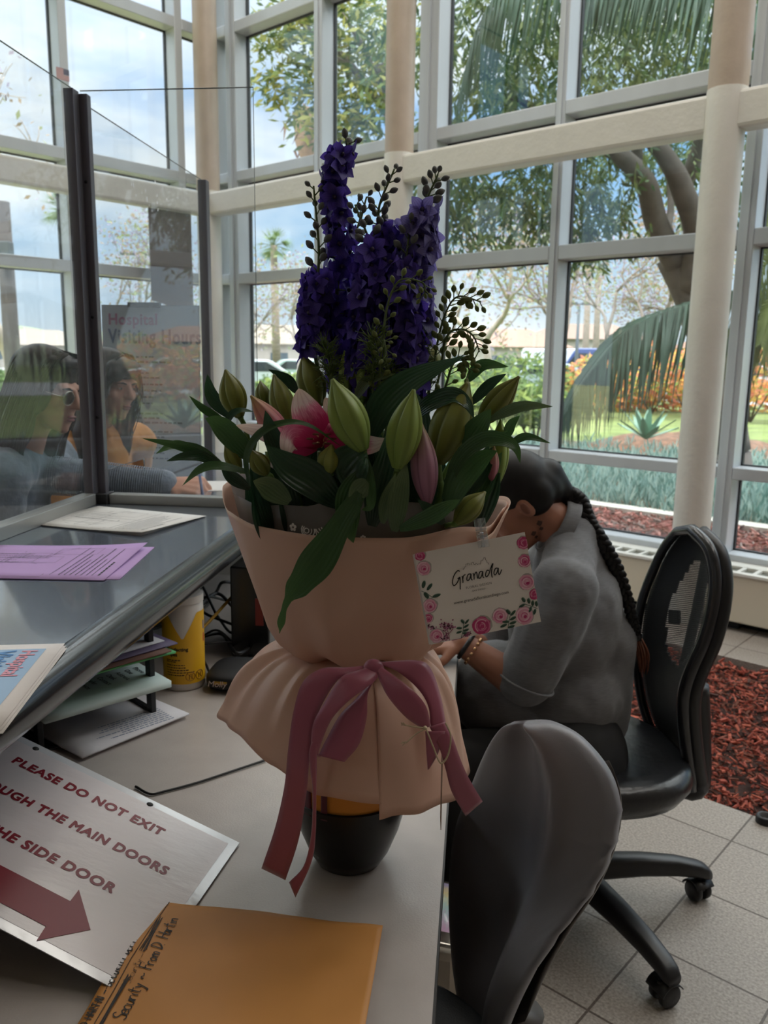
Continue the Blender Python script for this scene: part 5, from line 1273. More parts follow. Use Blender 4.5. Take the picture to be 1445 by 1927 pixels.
def meshmat():
    ma = bpy.data.materials.new('chair_mesh_weave'); ma.use_nodes = True; nt = ma.node_tree; b = nt.nodes['Principled BSDF']; b.inputs['Base Color'].default_value = lin('121316'); b.inputs['Roughness'].default_value = .6
    uv = nt.nodes.new('ShaderNodeUVMap'); mp = nt.nodes.new('ShaderNodeMapping'); mp.inputs['Scale'].default_value = (95, 150, 1); ck = nt.nodes.new('ShaderNodeTexVoronoi'); ck.inputs['Scale'].default_value = 1; ck.inputs['Randomness'].default_value = 0
    mr = nt.nodes.new('ShaderNodeMath'); mr.operation = 'LESS_THAN'; mr.inputs[1].default_value = .30
    tr = nt.nodes.new('ShaderNodeBsdfTransparent'); mx = nt.nodes.new('ShaderNodeMixShader'); l = nt.links.new
    l(uv.outputs[0], mp.inputs[0]); l(mp.outputs[0], ck.inputs['Vector']); l(ck.outputs['Distance'], mr.inputs[0]); l(mr.outputs[0], mx.inputs[0]); l(b.outputs[0], mx.inputs[1]); l(tr.outputs[0], mx.inputs[2]); l(mx.outputs[0], nt.nodes['Material Output'].inputs[0]); return ma
mb = MB(); K2 = len(L2c)-1
def m2(u, v):
    x = v*K2; i = min(int(x), K2-1); f = x-i; a = L2c[i].lerp(L2c[i+1], f); b_ = R2c[i].lerp(R2c[i+1], f); return a.lerp(b_, u)+n2*bow(u)
mb.grid(m2, 20, 60); obj('mesh_back', mb, meshmat(), ch2)
loop = L2c+R2c[::-1]; mb = MB(); rr = [.013]*len(L2c)+[.017]*len(R2c); mb.tube(loop, rr, 10, close=True); obj('back_frame', mb, M('frame_black', '202126', .25, spec=.6), ch2)
mb = MB(); mb.tube([p-n2*.016+Vector((.012, 0, -.004)) for p in R2c], .02, 10); obj('frame_rim', mb, m_blackp, ch2)
mb = MB()   # moulded carrier behind the mesh, with an open oval
NU, NV = 26, 60; grid = [[m2(i/NU, j/NV)-n2*.022 for j in range(NV+1)] for i in range(NU+1)]; vv = [[mb.v(p) for p in col] for col in grid]
for i in range(NU):
    for j in range(NV):
        u, v = (i+.5)/NU, (j+.5)/NV
        if ((u-.50)/.26)**2+((v-.64)/.20)**2 < 1: continue
        mb.face((vv[i][j], vv[i+1][j], vv[i+1][j+1], vv[i][j+1]))
obj('back_carrier', mb, m_blackp, ch2, solid=.006)
mb = MB(); mb.tube([m2(.55, v)-n2*.035 for v in (.25, .45, .65, .85)], .014, 10); mb.box(m2(.3, .62)-n2*.03, (.05, .012, .04), (R2c[20]-L2c[20]), n2, bevel=.004); obj('back_spine', mb, m_blackp, ch2)
mb = MB(); mb.tube(catmull([P(1312, 1290, 2.08), P(1316, 1380, 2.09), P(1312, 1480, 2.09), Vector((.80, 2.1, .36)), Vector((.62, 2.1, .36))], 6), [.03]*25, 12); obj('back_bar', mb, m_blackp, ch2)
# ================================================================== PEOPLE
m_skin = M('skin_tan', 'b5806a', .5, var=.04, scale=20, spec=.4); m_skin2 = M('skin_warm', '9a6a56', .5, var=.04, scale=20, spec=.4); m_skin3 = M('skin_light', 'c08e78', .5, var=.04, scale=20, spec=.4)
m_hairb = M('hair_black', '0d0b0c', .5, var=.5, scale=60, stretch=(1, 1, .12), spec=.3); m_hairbr = M('hair_brown', '261715', .5, var=.5, scale=60, stretch=(1, 1, .1), spec=.3)
m_lip = M('lip_rose', '9a5a55', .4); m_eyew = M('eye_white', 'b5aaa4', .3); m_iris = M('eye_dark', '1c1412', .2)
def head_shapes(W, s=1.0):
    """skull, face, jaw, nose, brow, cheeks, lips, ears and neck stub in head space: +Y forward, +Z up; W places it"""
    E_ = lambda c, r: ('e', W @ (Vector(c)*s), tuple(x*s for x in r), W.to_3x3())
    C_ = lambda a, b_, r0, r1: ('c', W @ (Vector(a)*s), W @ (Vector(b_)*s), r0*s, r1*s)
    return [E_((0, -.02, .03), (.074, .094, .084)), E_((0, .025, -.025), (.060, .068, .085)), E_((0, .042, -.075), (.046, .045, .034)), E_((0, .070, -.098), (.020, .018, .016)),
        C_((0, .088, .02), (0, .110, -.022), .009, .0125), E_((.011, .098, -.026), (.008, .010, .007)), E_((-.011, .098, -.026), (.008, .010, .007)),
        E_((.03, .074, .026), (.022, .016, .010)), E_((-.03, .074, .026), (.022, .016, .010)), E_((.038, .060, -.022), (.024, .024, .024)), E_((-.038, .060, -.022), (.024, .024, .024)),
        E_((0, .086, -.056), (.022, .012, .006)), E_((0, .084, -.067), (.020, .012, .007)), E_((.074, -.01, -.005), (.009, .019, .03)), E_((-.074, -.01, -.005), (.009, .019, .03)),
        E_((.031, .076, .006), (.014, .010, .008)), E_((-.031, .076, .006), (.014, .010, .008))]
def face_parts(W, root, s=1.0):
    for sx in (-1, 1):
        mb = MB(); mb.sphere((0, 0, 0), (.0085*s, .005*s, .0042*s), 14, 10); bmesh.ops.transform(mb.bm, matrix=W @ Matrix.Translation((sx*.031*s, .0815*s, .005*s)), verts=mb.bm.verts); e_ = obj('eye', mb, m_eyew, root)
        mb = MB(); mb.sphere((0, 0, 0), (.0042*s, .0035*s, .0041*s), 12, 8); bmesh.ops.transform(mb.bm, matrix=W @ Matrix.Translation((sx*.031*s, .0857*s, .005*s)), verts=mb.bm.verts); obj('iris', mb, m_iris, e_)
        mb = MB(); mb.tube([W @ (Vector(p)*s) for p in ((sx*.014, .091, .022), (sx*.03, .092, .027), (sx*.046, .081, .023))], [.0028*s, .0032*s, .0015*s], 8); obj('eyebrow', mb, m_hairb, root)
    mb = MB(); mb.sphere((0, 0, 0), (.019*s, .007*s, .0045*s), 14, 8); bmesh.ops.transform(mb.bm, matrix=W @ Matrix.Translation((0, .0945*s, -.0565*s)), verts=mb.bm.verts); mb.sphere((0, 0, 0), (.001, .001, .001), 4, 3)
    mb2 = MB(); mb2.sphere((0, 0, 0), (.017*s, .007*s, .0055*s), 14, 8); bmesh.ops.transform(mb2.bm, matrix=W @ Matrix.Translation((0, .0925*s, -.066*s)), verts=mb2.bm.verts)
    bmesh.ops.delete(mb.bm, geom=[v for v in mb.bm.verts if v.co.length < .02], context='VERTS')
    obj('lips', mb, m_lip, root); obj('lips', mb2, m_lip, root)
def hand_shapes(wrist, d, palm_n, curl=.6, thumb=1, s=1.0):
    """palm and five fingers; d = direction of the palm, palm_n = out of the palm, thumb = side sign"""
    d = d.normalized(); pn = palm_n.normalized(); sd = d.cross(pn).normalized(); w = Vector(wrist); out_ = []
    k = w+d*.078*s
    for o_, r in ((-.028, .0125), (-.009, .0135), (.010, .0135), (.028, .012)): out_.append(('c', w+sd*o_*.6*s+d*.012*s, k+sd*o_*s, r*1.1*s, r*s))
    for o_, l, r in ((-.031, .058, .0078), (-.0105, .072, .0086), (.0105, .078, .009), (.0315, .070, .0086)):
        p = k+sd*o_*s; dd = d.copy()
        for j, f in enumerate((.45, .32, .25)):
            ax_ = sd; a = curl*(.9 if j == 0 else 1.1); dd = (dd*math.cos(a)+pn*math.sin(a)).normalized(); q = p+dd*l*f*s; out_.append(('c', p, q, r*s*(1-.07*j), r*s*(.93-.07*j))); p = q
    b0 = w+d*.024*s+sd*.026*thumb*s; t1 = b0+(d*.55+sd*thumb*.75+pn*.35).normalized()*.042*s; t2 = t1+(d*.85+sd*thumb*.05+pn*.5).normalized()*.032*s; t3 = t2+(d*.9-sd*thumb*.2+pn*.5).normalized()*.026*s
    out_ += [('c', b0, t1, .0135*s, .0115*s), ('c', t1, t2, .0112*s, .0098*s), ('c', t2, t3, .0096*s, .008*s)]
    return out_
def hframe(c, fdir, up):
    y = Vector(fdir).normalized(); z = Vector(up); x = y.cross(z).normalized(); z = x.cross(y)
    m = Matrix.Identity(4)
    for i, v in enumerate((x, y, z)):
        for j in range(3): m[j][i] = v[j]
    m.translation = Vector(c); return m

# ---- seated person bent over the desk
def seated():
    hc = P(972, 950, 2.12); fdir = Vector((-.72, -.05, -.68)); W = hframe(hc, fdir, (-.68, 0, .72))
    neck0 = P(1075, 1010, 2.13); chest = P(1075, 1175, 2.14)
    shN, shF = P(1062, 1110, 1.97), P(1020, 1085, 2.30); elN, elF = P(985, 1290, 1.97), P(930, 1235, 2.36)
    wrN = P(872, 1213, 2.02); wrF = P(850, 1190, 2.26); hip = P(1055, 1400, 2.12); hipN, hipF = hip+Vector((0, -.10, .0)), hip+Vector((0, .12, 0))
    knN, knF = Vector((.16, 1.98, .48)), Vector((.16, 2.26, .48)); anN, anF = Vector((.22, 1.96, .09)), Vector((.22, 2.28, .09))
    body = head_shapes(W)
    body += [('c', neck0, hc+W.to_3x3() @ Vector((0, -.03, -.05)), .062, .056), ('c', chest, neck0, .12, .07), ('c', hip, chest, .15, .13), ('c', shN, neck0, .06, .06), ('c', shF, neck0, .06, .06),
        ('c', shN, elN, .056, .050), ('c', elN, wrN, .050, .031), ('c', shF, elF, .056, .048), ('c', elF, wrF, .046, .030),
        ('c', hipN, knN, .085, .062), ('c', hipF, knF, .085, .062), ('c', knN, anN, .056, .036), ('c', knF, anF, .056, .036), ('c', anN, anN+Vector((-.14, 0, -.05)), .036, .025), ('c', anF, anF+Vector((-.14, 0, -.05)), .036, .025)]
    body += hand_shapes(wrN, Vector((-.95, .15, -.12)), Vector((0, .15, -1)), .35, 1) + hand_shapes(wrF, Vector((-.95, -.2, -.1)), Vector((0, -.1, -1)), .3, -1)
    me = blobs(body, .0052, 5)
    p = obj('person', me, m_skin2, label='seated person in grey polo shirt with long black braid, bent over the desk', cat='person', origin=(hip.x, hip.y, 0)); WM[p.name] = Matrix.Translation((hip.x, hip.y, 0))
    face_parts(W, p)
    # shirt
    sh = [('e', P(1062, 1180, 2.13), (.150, .165, .17)), ('e', P(1088, 1130, 2.14), (.110, .165, .13)), ('e', P(1064, 1290, 2.13), (.158, .17, .15)), ('e', P(1062, 1370, 2.13), (.145, .165, .11)), ('e', P(1000, 1330, 2.14), (.14, .15, .14)), ('e', P(935, 1300, 2.16), (.13, .15, .14)), ('c', chest, neck0+Vector((.0, 0, -.015)), .14, .085),
        ('c', shN, neck0, .076, .066), ('c', shF, neck0, .076, .066), ('c', shN, shN.lerp(elN, .5), .085, .080), ('c', shN.lerp(elN, .5), shN.lerp(elN, .93), .080, .072), ('c', shF, shF.lerp(elF, .85), .08, .07), ('c', P(1120, 1200, 2.13), P(1112, 1350, 2.13), .112, .102), ('c', P(1098, 1400, 2.03), P(1098, 1395, 2.24), .085, .085)]
    ms = blobs(sh, .009, 8)
    m_shirt = M('shirt_grey', '6b6c70', .85, var=.12, scale=55, detail=4, stretch=(1, 1, 7), sheen=.2, bump=.05, bscale=300)
    tx = bpy.data.textures.new('folds', 'CLOUDS'); tx.noise_scale = .09
    shirt = obj('shirt', ms, m_shirt, p); dm = shirt.modifiers.new('folds', 'DISPLACE'); dm.texture = tx; dm.strength = .016; dm.mid_level = .5; dm.texture_coords = 'LOCAL'
    # collar, sleeve hem
    cN = neck0+Vector((-.03, 0, .02)); axn = (hc-neck0).normalized(); a = axn.orthogonal().normalized(); b_ = axn.cross(a); mb = MB()
    mb.grid(lambda u, v: cN+(a*math.cos(u*6.283)+b_*math.sin(u*6.283))*(.074+.014*v)-axn*(.035*v-.03), 32, 4, closeu=True); obj('collar', mb, m_shirt, shirt, solid=.004)
    dS = (elN-shN).normalized(); a = dS.orthogonal().normalized(); b_ = dS.cross(a); cS = shN.lerp(elN, .95); mb = MB(); mb.tube([cS+(a*math.cos(t/24*6.283)+b_*math.sin(t/24*6.283))*.0735 for t in range(24)], .0032, 8, close=True); obj('sleeve_hem', mb, m_shirt, shirt)
    # trousers and shoes
    tr = [('c', hip+Vector((0, -.06, .0)), hip+Vector((0, .06, 0)), .165, .165), ('c', hipN, knN, .105, .078), ('c', hipF, knF, .105, .078), ('c', knN, anN+Vector((0, 0, .05)), .07, .05), ('c', knF, anF+Vector((0, 0, .05)), .07, .05)]
    obj('trousers', blobs(tr, .011, 6), M('trousers_black', '151517', .8), p)
    for an in (anN, anF):
        mb = blobs([('c', an+Vector((.03, 0, -.045)), an+Vector((-.17, 0, -.06)), .036, .030), ('c', an+Vector((.02, 0, 0)), an+Vector((.01, 0, -.05)), .04, .04)], .007, 4); obj('shoe', mb, M('shoe_black', '1a1a1c', .5), p)
    # small dark tattoo below the ear
    mb = MB()
    for (u_, v_, r_) in ((1022, 992, .0065), (1026, 1003, .0045), (1011, 1012, .006), (1017, 1020, .004)):
        c_ = P(u_, v_, 2.02); k_ = [mb.v(c_+_rt*r_*math.cos(t*.7)*(1+.35*(t % 2))+_up*r_*math.sin(t*.7)*(1+.35*(t % 2))) for t in range(9)]; z_ = mb.v(c_)
        for t in range(9): mb.face((z_, k_[t], k_[(t+1) % 9]))
    tt = obj('tattoo', mb, M('tattoo_ink', '4a342c', .6), p); sw_ = tt.modifiers.new('wrap', 'SHRINKWRAP'); sw_.target = p; sw_.wrap_method = 'PROJECT'; sw_.use_project_x = False; sw_.use_project_y = True; sw_.use_negative_direction = True; sw_.use_positive_direction = True; sw_.offset = .0012
    # ear hollow: no cavity, its shade is painted as a darker skin patch
    mb = MB(); mb.sphere((0, 0, 0), (.003, .010, .017), 12, 8); bmesh.ops.transform(mb.bm, matrix=W @ Matrix.Translation((-.0815, -.006, -.003)), verts=mb.bm.verts); obj('ear_hollow_shade', mb, M('skin_shadowed_ear', '74483a', .6), p)
    # hair: cap pulled back to a braid
    Wi = W; H = lambda c, r: ('e', Wi @ Vector(c), r, Wi.to_3x3())
    hm = blobs([H((0, -.03, .045), (.084, .100, .086)), H((0, .03, .075), (.070, .062, .052)), H((0, -.085, .0), (.062, .052, .072)), H((.048, -.045, .0), (.036, .055, .055)), H((-.048, -.045, .0), (.036, .055, .055)), ('c', Wi @ Vector((0, -.11, .005)), P(1072, 935, 2.13), .045, .022)], .006, 16)
    hair = obj('hair', hm, m_hairb, p)
    path = catmull([P(1066, 930, 2.13), P(1090, 945, 2.12), P(1108, 985, 2.10), P(1135, 1025, 2.08), P(1160, 1070, 2.08), P(1178, 1120, 2.08), P(1190, 1165, 2.08), P(1200, 1200, 2.09)], 14); mb = MB(); K = len(path)-1
    for st in range(3):
        pts = []; rad = []
        for i, q in enumerate(path):
            t = (path[min(i+1, K)]-path[max(i-1, 0)]).normalized(); n_ = t.cross(Vector((0, 1, 0))).normalized(); w_ = t.cross(n_); f = i/K; r0 = .019*(1-.5*f); ph = i*.62+st*2.094
            pts.append(q+n_*math.sin(ph)*r0*.75+w_*math.sin(2*ph)*r0*.42); rad.append(r0*.72)
        mb.tube(pts, rad, 8)
    obj('braid', mb, m_hairb, p)
    mb = MB(); mb.tube([path[-1]+Vector((0, 0, .01)), path[-1]-Vector((0, 0, .006))], .012, 10); obj('hair_tie', mb, m_blackp, p)
    mb = MB(); rnd = random.Random(3)
    for i in range(26):
        o_ = Vector((rnd.gauss(0, .004), rnd.gauss(0, .004), 0)); mb.tube(catmull([path[-1]+o_, P(1207, 1228, 2.09)+o_*1.8, P(1209+rnd.uniform(-4, 5), 1262+rnd.uniform(-10, 6), 2.09)+o_], 4), [.0022]*8+[.0006], 4)
    obj('braid_tail', mb, M('hair_auburn', '6b3a22', .5), p)
    # bracelet and watch, ear stud, neck tattoo
    dW = (wrN-elN).normalized(); a = dW.orthogonal().normalized(); b_ = dW.cross(a)
    mb = MB()
    for t in range(14): mb.sphere(wrN-dW*.030+(a*math.cos(t/14*6.283)+b_*math.sin(t/14*6.283))*.0345, .0052, 8, 6)
    obj('bracelet', mb, M('bracelet_gold', 'c9a07a', .25, .8), p)
    mb = MB(); mb.tube([wrN-dW*.008+(a*math.cos(t/24*6.283)+b_*math.sin(t/24*6.283))*.0325 for t in range(24)], .006, 8, close=True); obj('watch_strap', mb, m_blackp, p)
    mb = MB(); mb.sphere(Wi @ Vector((-.0 if False else .083, -.002, -.036)), .0035, 10, 8); obj('ear_stud', mb, M('bracelet_gold') if False else MATS['bracelet_gold'], p)
seated()

# ---- visitor with glasses, leaning on the counter with one arm through the slot
def visitor_glasses():
    hc = P(92, 735, 2.50); W = hframe(hc, (.93, -.30, -.22), (.2, 0, 1)); neck = hc+W.to_3x3() @ Vector((0, -.045, -.13)); base = neck+Vector((-.05, .03, -.10))
    shN, shF = base+Vector((.02, -.17, -.03)), base+Vector((.03, .18, -.02)); chest = base+Vector((-.06, 0, -.2)); hip = base+Vector((-.22, .05, -.52))
    el = Vector((-1.07, 2.57, 1.125)); wr = P(318, 914, 2.62); 
    elN = shN+Vector((-.02, -.03, -.27))
    elF = el
    # the writing arm is the far shoulder's; the near arm rests along the counter edge
    wrN = elN+Vector((.05, .02, -.24))
    ft = [Vector((hip.x+.0, hip.y-.1, .05)), Vector((hip.x+.0, hip.y+.12, .05))]
    body = head_shapes(W) + [('c', base, neck, .062, .055), ('c', neck, hc+W.to_3x3() @ Vector((0, -.02, -.06)), .055, .055), ('c', hip, chest, .13, .12), ('c', chest, base, .12, .07), ('c', shN, base, .055, .06), ('c', shF, base, .055, .06),
        ('c', shF, el, .05, .045), ('c', el, wr, .044, .029), ('c', shN, elN, .05, .045), ('c', elN, wrN, .043, .028)]
    for k, f in enumerate(ft): body += [('c', hip+Vector((0, -.09+.18*k, -.05)), Vector((hip.x, f.y, .48)), .085, .06), ('c', Vector((hip.x, f.y, .48)), f+Vector((0, 0, .05)), .058, .038), ('c', f+Vector((0, 0, .0)), f+Vector((.15, 0, -.02)), .038, .028)]
    body += hand_shapes(wr+Vector((.004, 0, .002)), Vector((.98, -.15, -.05)), Vector((-.1, .55, -.8)), 1.12, -1, 1.22) + hand_shapes(wrN, Vector((.1, 0, -1)), Vector((0, 1, 0)), .4, 1)
    p = obj('person', blobs(body, .0055, 5), m_skin3, label='person with long dark hair, round glasses and blue-grey ribbed sweater, writing at the counter', cat='person', origin=(hip.x, hip.y, 0)); face_parts(W, p)
    m_sw = M('sweater_bluegrey', '6b7684', .9, var=.15, scale=30, stretch=(1, 1, 1), sheen=.3, bump=.3, bscale=90)
    sw = [('c', hip, chest, .155, .15), ('c', chest, base+Vector((-.01, 0, -.03)), .15, .10), ('c', shN, base, .082, .075), ('c', shF, base, .082, .075), ('c', shF, el, .075, .062), ('c', el, el.lerp(wr, .5), .062, .052), ('c', el.lerp(wr, .5), wr-Vector((.010, 0, 0)), .054, .050), ('c', shN, elN, .075, .062), ('c', elN, elN.lerp(wrN, .85), .06, .045)]
    o = obj('sweater', blobs(sw, .008, 5), m_sw, p); tx = bpy.data.textures.get('folds'); dm = o.modifiers.new('folds', 'DISPLACE'); dm.texture = tx; dm.strength = .02; dm.texture_coords = 'LOCAL'
    # ribbing: rings along the forearm
    mb = MB()
    for i in range(52):
        f = i/51; c_ = el.lerp(wr, .05+.9*f); d = (wr-el).normalized(); a = d.orthogonal().normalized(); b_ = d.cross(a); r_ = .062-.011*f
        mb.tube([c_+(a*math.cos(t/20*6.283)+b_*math.sin(t/20*6.283))*r_ for t in range(20)], .0016, 6, close=True)
    obj('sleeve_ribs', mb, m_sw, o)
    tr = [('c', hip+Vector((0, -.05, -.02)), hip+Vector((0, .05, -.02)), .15, .15)]
    for k, f in enumerate(ft): tr += [('c', hip+Vector((0, -.09+.18*k, -.05)), Vector((hip.x, f.y, .48)), .10, .075), ('c', Vector((hip.x, f.y, .48)), f+Vector((0, 0, .09)), .072, .055)]
    obj('trousers', blobs(tr, .012, 5), M('trousers_navy', '24262c', .85), p)
    for f in ft: obj('shoe', blobs([('c', f+Vector((-.03, 0, -.012)), f+Vector((.17, 0, -.02)), .036, .03), ('c', f+Vector((-.01, 0, .04)), f+Vector((-.01, 0, 0)), .042, .042)], .008, 4), MATS['shoe_black'], p)
    H = lambda c, r: ('e', W @ Vector(c), r, W.to_3x3())
    hs = [H((0, -.03, .045), (.088, .104, .088)), H((0, .035, .092), (.064, .046, .026))]
    for sx in (-1, 1):
        hs += [H((sx*.066, .0, .0), (.026, .062, .075)), H((sx*.07, -.03, -.10), (.028, .055, .10)), H((sx*.072, -.04, -.19), (.026, .045, .07))]
    hs += [H((0, -.09, -.05), (.075, .045, .12)), H((0, -.10, -.15), (.075, .042, .10))]
    obj('hair', blobs(hs, .007, 4), m_hairbr, p)
    mb = MB(); rnd = random.Random(4)
    for i in range(170):
        sx = rnd.choice((-1, 1)); y = rnd.uniform(-.08, .055); q = [(sx*.02, y*.8+.02, .125), (sx*.07, y, .08), (sx*(.092+rnd.uniform(-.004, .004)), y-.01, -.02), (sx*.098, y-.03, -.13), (sx*(.09+rnd.uniform(-.01, .01)), y-.035, -.22-rnd.uniform(0, .05))]
        mb.tube(catmull([W @ Vector(x) for x in q], 4), .0016, 4)
    obj('hair_strands', mb, m_hairbr, p)
    g = M('glasses_wire', 'c9c3b4', .2, .9); gl = MB()
    for sx in (-1, 1):
        gl.tube([W @ Vector((sx*.033+.023*math.cos(t/28*6.283), .098, .0+.021*math.sin(t/28*6.283))) for t in range(28)], .0012, 6, close=True); gl.tube([W @ Vector((sx*.056, .097, .004)), W @ Vector((sx*.078, .06, .008)), W @ Vector((sx*.082, -.01, .006))], .001, 6)
    gl.tube([W @ Vector((-.011, .100, .004)), W @ Vector((0, .104, .007)), W @ Vector((.011, .100, .004))], .001, 6); go = obj('glasses', gl, g, p)
    for sx in (-1, 1):
        mb = MB(); mb.poly([W @ Vector((sx*.033+.022*math.cos(t/24*6.283), .098, .02*math.sin(t/24*6.283))) for t in range(24)], h=W.to_3x3() @ Vector((0, .0008, 0))); obj('lens', mb, glass_mat('lens_grey', tint=(.45, .48, .46)), go)
    # pen in the writing hand
    return wr
wr_ = visitor_glasses()
mb = MB(); a = wr_+Vector((.105, -.03, .045)); b_ = wr_+Vector((.125, -.075, -.028)); mb.tube([a, b_, b_+(b_-a).normalized()*.012], [.0045, .0045, .001], 10); obj('pen', mb, M('pen_blue', '2c3c6b', .3), label='blue pen held in the writing hand behind the screen', cat='pen')

def visitor_mustard():
    hc = P(208, 725, 3.04); W = hframe(hc, (.86, -.48, -.18), (.1, 0, 1)); neck = hc+W.to_3x3() @ Vector((0, -.045, -.13)); base = neck+Vector((-.03, .05, -.09))
    shN, shF = base+Vector((-.10, -.16, -.03)), base+Vector((.11, .15, -.02)); chest = base+Vector((-.02, .02, -.2)); hip = base+Vector((-.08, .08, -.52))
    elN = shN+Vector((.03, -.02, -.28)); elF = shF+Vector((-.06, .06, -.28)); wrN = elN+Vector((.02, -.03, -.22)); wrF = elF+Vector((-.02, -.02, -.24))
    ft = [Vector((hip.x-.08, hip.y-.06, .05)), Vector((hip.x+.09, hip.y+.07, .05))]
    body = head_shapes(W)+[('c', base, neck, .06, .053), ('c', neck, hc+W.to_3x3() @ Vector((0, -.02, -.06)), .053, .053), ('c', hip, chest, .13, .12), ('c', chest, base, .12, .07), ('c', shN, base, .055, .06), ('c', shF, base, .055, .06), ('c', shN, elN, .05, .044), ('c', elN, wrN, .042, .028), ('c', shF, elF, .05, .044), ('c', elF, wrF, .042, .028)]
    for k, f in enumerate(ft): body += [('c', hip+Vector((-.07+.14*k, -.06+.12*k, -.05)), Vector((f.x, f.y, .48)), .085, .06), ('c', Vector((f.x, f.y, .48)), f+Vector((0, 0, .05)), .058, .038), ('c', f, f+Vector((.1, -.1, -.02)), .038, .028)]
    body += hand_shapes(wrN, Vector((0, 0, -1)), Vector((.3, .9, 0)), .3, 1) + hand_shapes(wrF, Vector((0, 0, -1)), Vector((-.9, -.3, 0)), .3, 1)
    p = obj('person', blobs(body, .006, 5), m_skin, label='person with long brown wavy hair and mustard top, standing behind the acrylic screen post', cat='person', origin=(hip.x, hip.y, 0)); face_parts(W, p)
    m_mu = M('top_mustard', 'c98430', .85, var=.12, scale=12, sheen=.3, bump=.15, bscale=60)
    o = obj('top', blobs([('c', hip, chest, .16, .155), ('c', chest, base+Vector((0, 0, -.03)), .165, .12), ('c', shN, base, .082, .075), ('c', shF, base, .082, .075), ('c', shN, elN, .074, .062), ('c', shF, elF, .074, .062), ('c', elN, elN.lerp(wrN, .8), .06, .045), ('c', elF, elF.lerp(wrF, .8), .06, .045)], .009, 6), m_mu, p)
    dm = o.modifiers.new('folds', 'DISPLACE'); dm.texture = bpy.data.textures['folds']; dm.strength = .02; dm.texture_coords = 'LOCAL'
    tr = [('c', hip+Vector((-.04, -.04, -.02)), hip+Vector((.04, .04, -.02)), .155, .155)]
    for k, f in enumerate(ft): tr += [('c', hip+Vector((-.07+.14*k, -.06+.12*k, -.05)), Vector((f.x, f.y, .48)), .10, .075), ('c', Vector((f.x, f.y, .48)), f+Vector((0, 0, .09)), .072, .055)]
    obj('trousers', blobs(tr, .012, 5), MATS['trousers_navy'], p)
    for f in ft: obj('shoe', blobs([('c', f+Vector((-.02, .02, -.012)), f+Vector((.12, -.12, -.02)), .036, .03), ('c', f+Vector((-.01, 0, .04)), f+Vector((-.01, 0, 0)), .042, .042)], .008, 4), MATS['shoe_black'], p)
    H = lambda c, r: ('e', W @ Vector(c), r, W.to_3x3())
    hs = [H((0, -.03, .045), (.088, .104, .088)), H((0, .055, .075), (.075, .048, .036)), H((.05, .075, .055), (.032, .024, .028))]
    for sx in (-1, 1): hs += [H((sx*.07, .005, .0), (.028, .06, .08)), H((sx*.078, -.01, -.10), (.034, .055, .10)), H((sx*.085, -.01, -.20), (.036, .05, .09)), H((sx*.09, .0, -.28), (.03, .04, .06))]
    hs += [H((0, -.09, -.06), (.08, .045, .13)), H((0, -.10, -.18), (.085, .045, .12))]
    obj('hair', blobs(hs, .007, 3), m_hairbr, p)
    mb = MB(); rnd = random.Random(14)
    for i in range(170):
        sx = rnd.choice((-1, 1)); y = rnd.uniform(-.07, .06); ph = rnd.uniform(0, 6)
        q = [(sx*.02, y*.8+.02, .125), (sx*.075, y, .07)]+[(sx*(.097+.008*math.sin(ph+k*1.5)), y-.008*k+.008*math.cos(ph+k*1.5), -.02-.07*k) for k in range(5)]
        mb.tube(catmull([W @ Vector(x) for x in q], 3), .0017, 4)
    obj('hair_strands', mb, m_hairbr, p)
visitor_mustard()
# ================================================================== THE BOUQUET
PC = Vector((-.046, 1.158, .74)); AX0, AX1 = Vector((-.040, 1.165, 0)), Vector((-.028, 1.17, 0))
def axis(z): return PC*0+AX0.lerp(AX1, (z-.74)/.56)+Vector((0, 0, z))
# ---- pot with an orange kraft collar
pot = empty('flower_pot', PC, 'black tapered flower pot standing on the desk under the bouquet', 'flower pot')
mb = MB(); mb.lathe([(0, 0), (.044, 0), (.050, .004), (.062, .024), (.076, .060), (.086, .098), (.0905, .122), (.088, .124), (.083, .098), (.072, .06), (0, .05)], PC, 56, capb=False, capt=False)
obj('pot_body', mb, M('pot_black', '070708', .30, spec=.4), pot, autosmooth=50)
mb = MB(); mb.grid(lambda u, v: PC+Vector((math.cos(R(150)+u*R(240))*(.0830+.004*v), math.sin(R(150)+u*R(240))*(.0830+.004*v), .09+v*(.085-.012*math.cos(u*9)))), 40, 4); obj('kraft_collar', mb, M('kraft_orange', 'd08a34', .6, var=.08, scale=8), pot, label='orange kraft paper collar', solid=.001)
mb = MB(); mb.grid(lambda u, v: PC+Vector((math.cos(R(165)+u*R(60))*(.0860+.008*v), math.sin(R(165)+u*R(60))*(.0860+.008*v), .105+v*.09)), 14, 4); obj('film_fold', mb, M('film_grey', 'a9a29c', .35, trans=.4), pot)
for a0, wd in ((R(228), .16), (R(248), .09)):
    mb = MB(); mb.grid(lambda u, v: PC+Vector((math.cos(a0+(u-.5)*wd*(1.3-v*.3))*.0885, math.sin(a0+(u-.5)*wd*(1.3-v*.3))*.0885, .112+v*.08)), 4, 5); obj('ribbon_strip', mb, M('ribbon_burgundy', '52202f', .5), pot, solid=.0008)

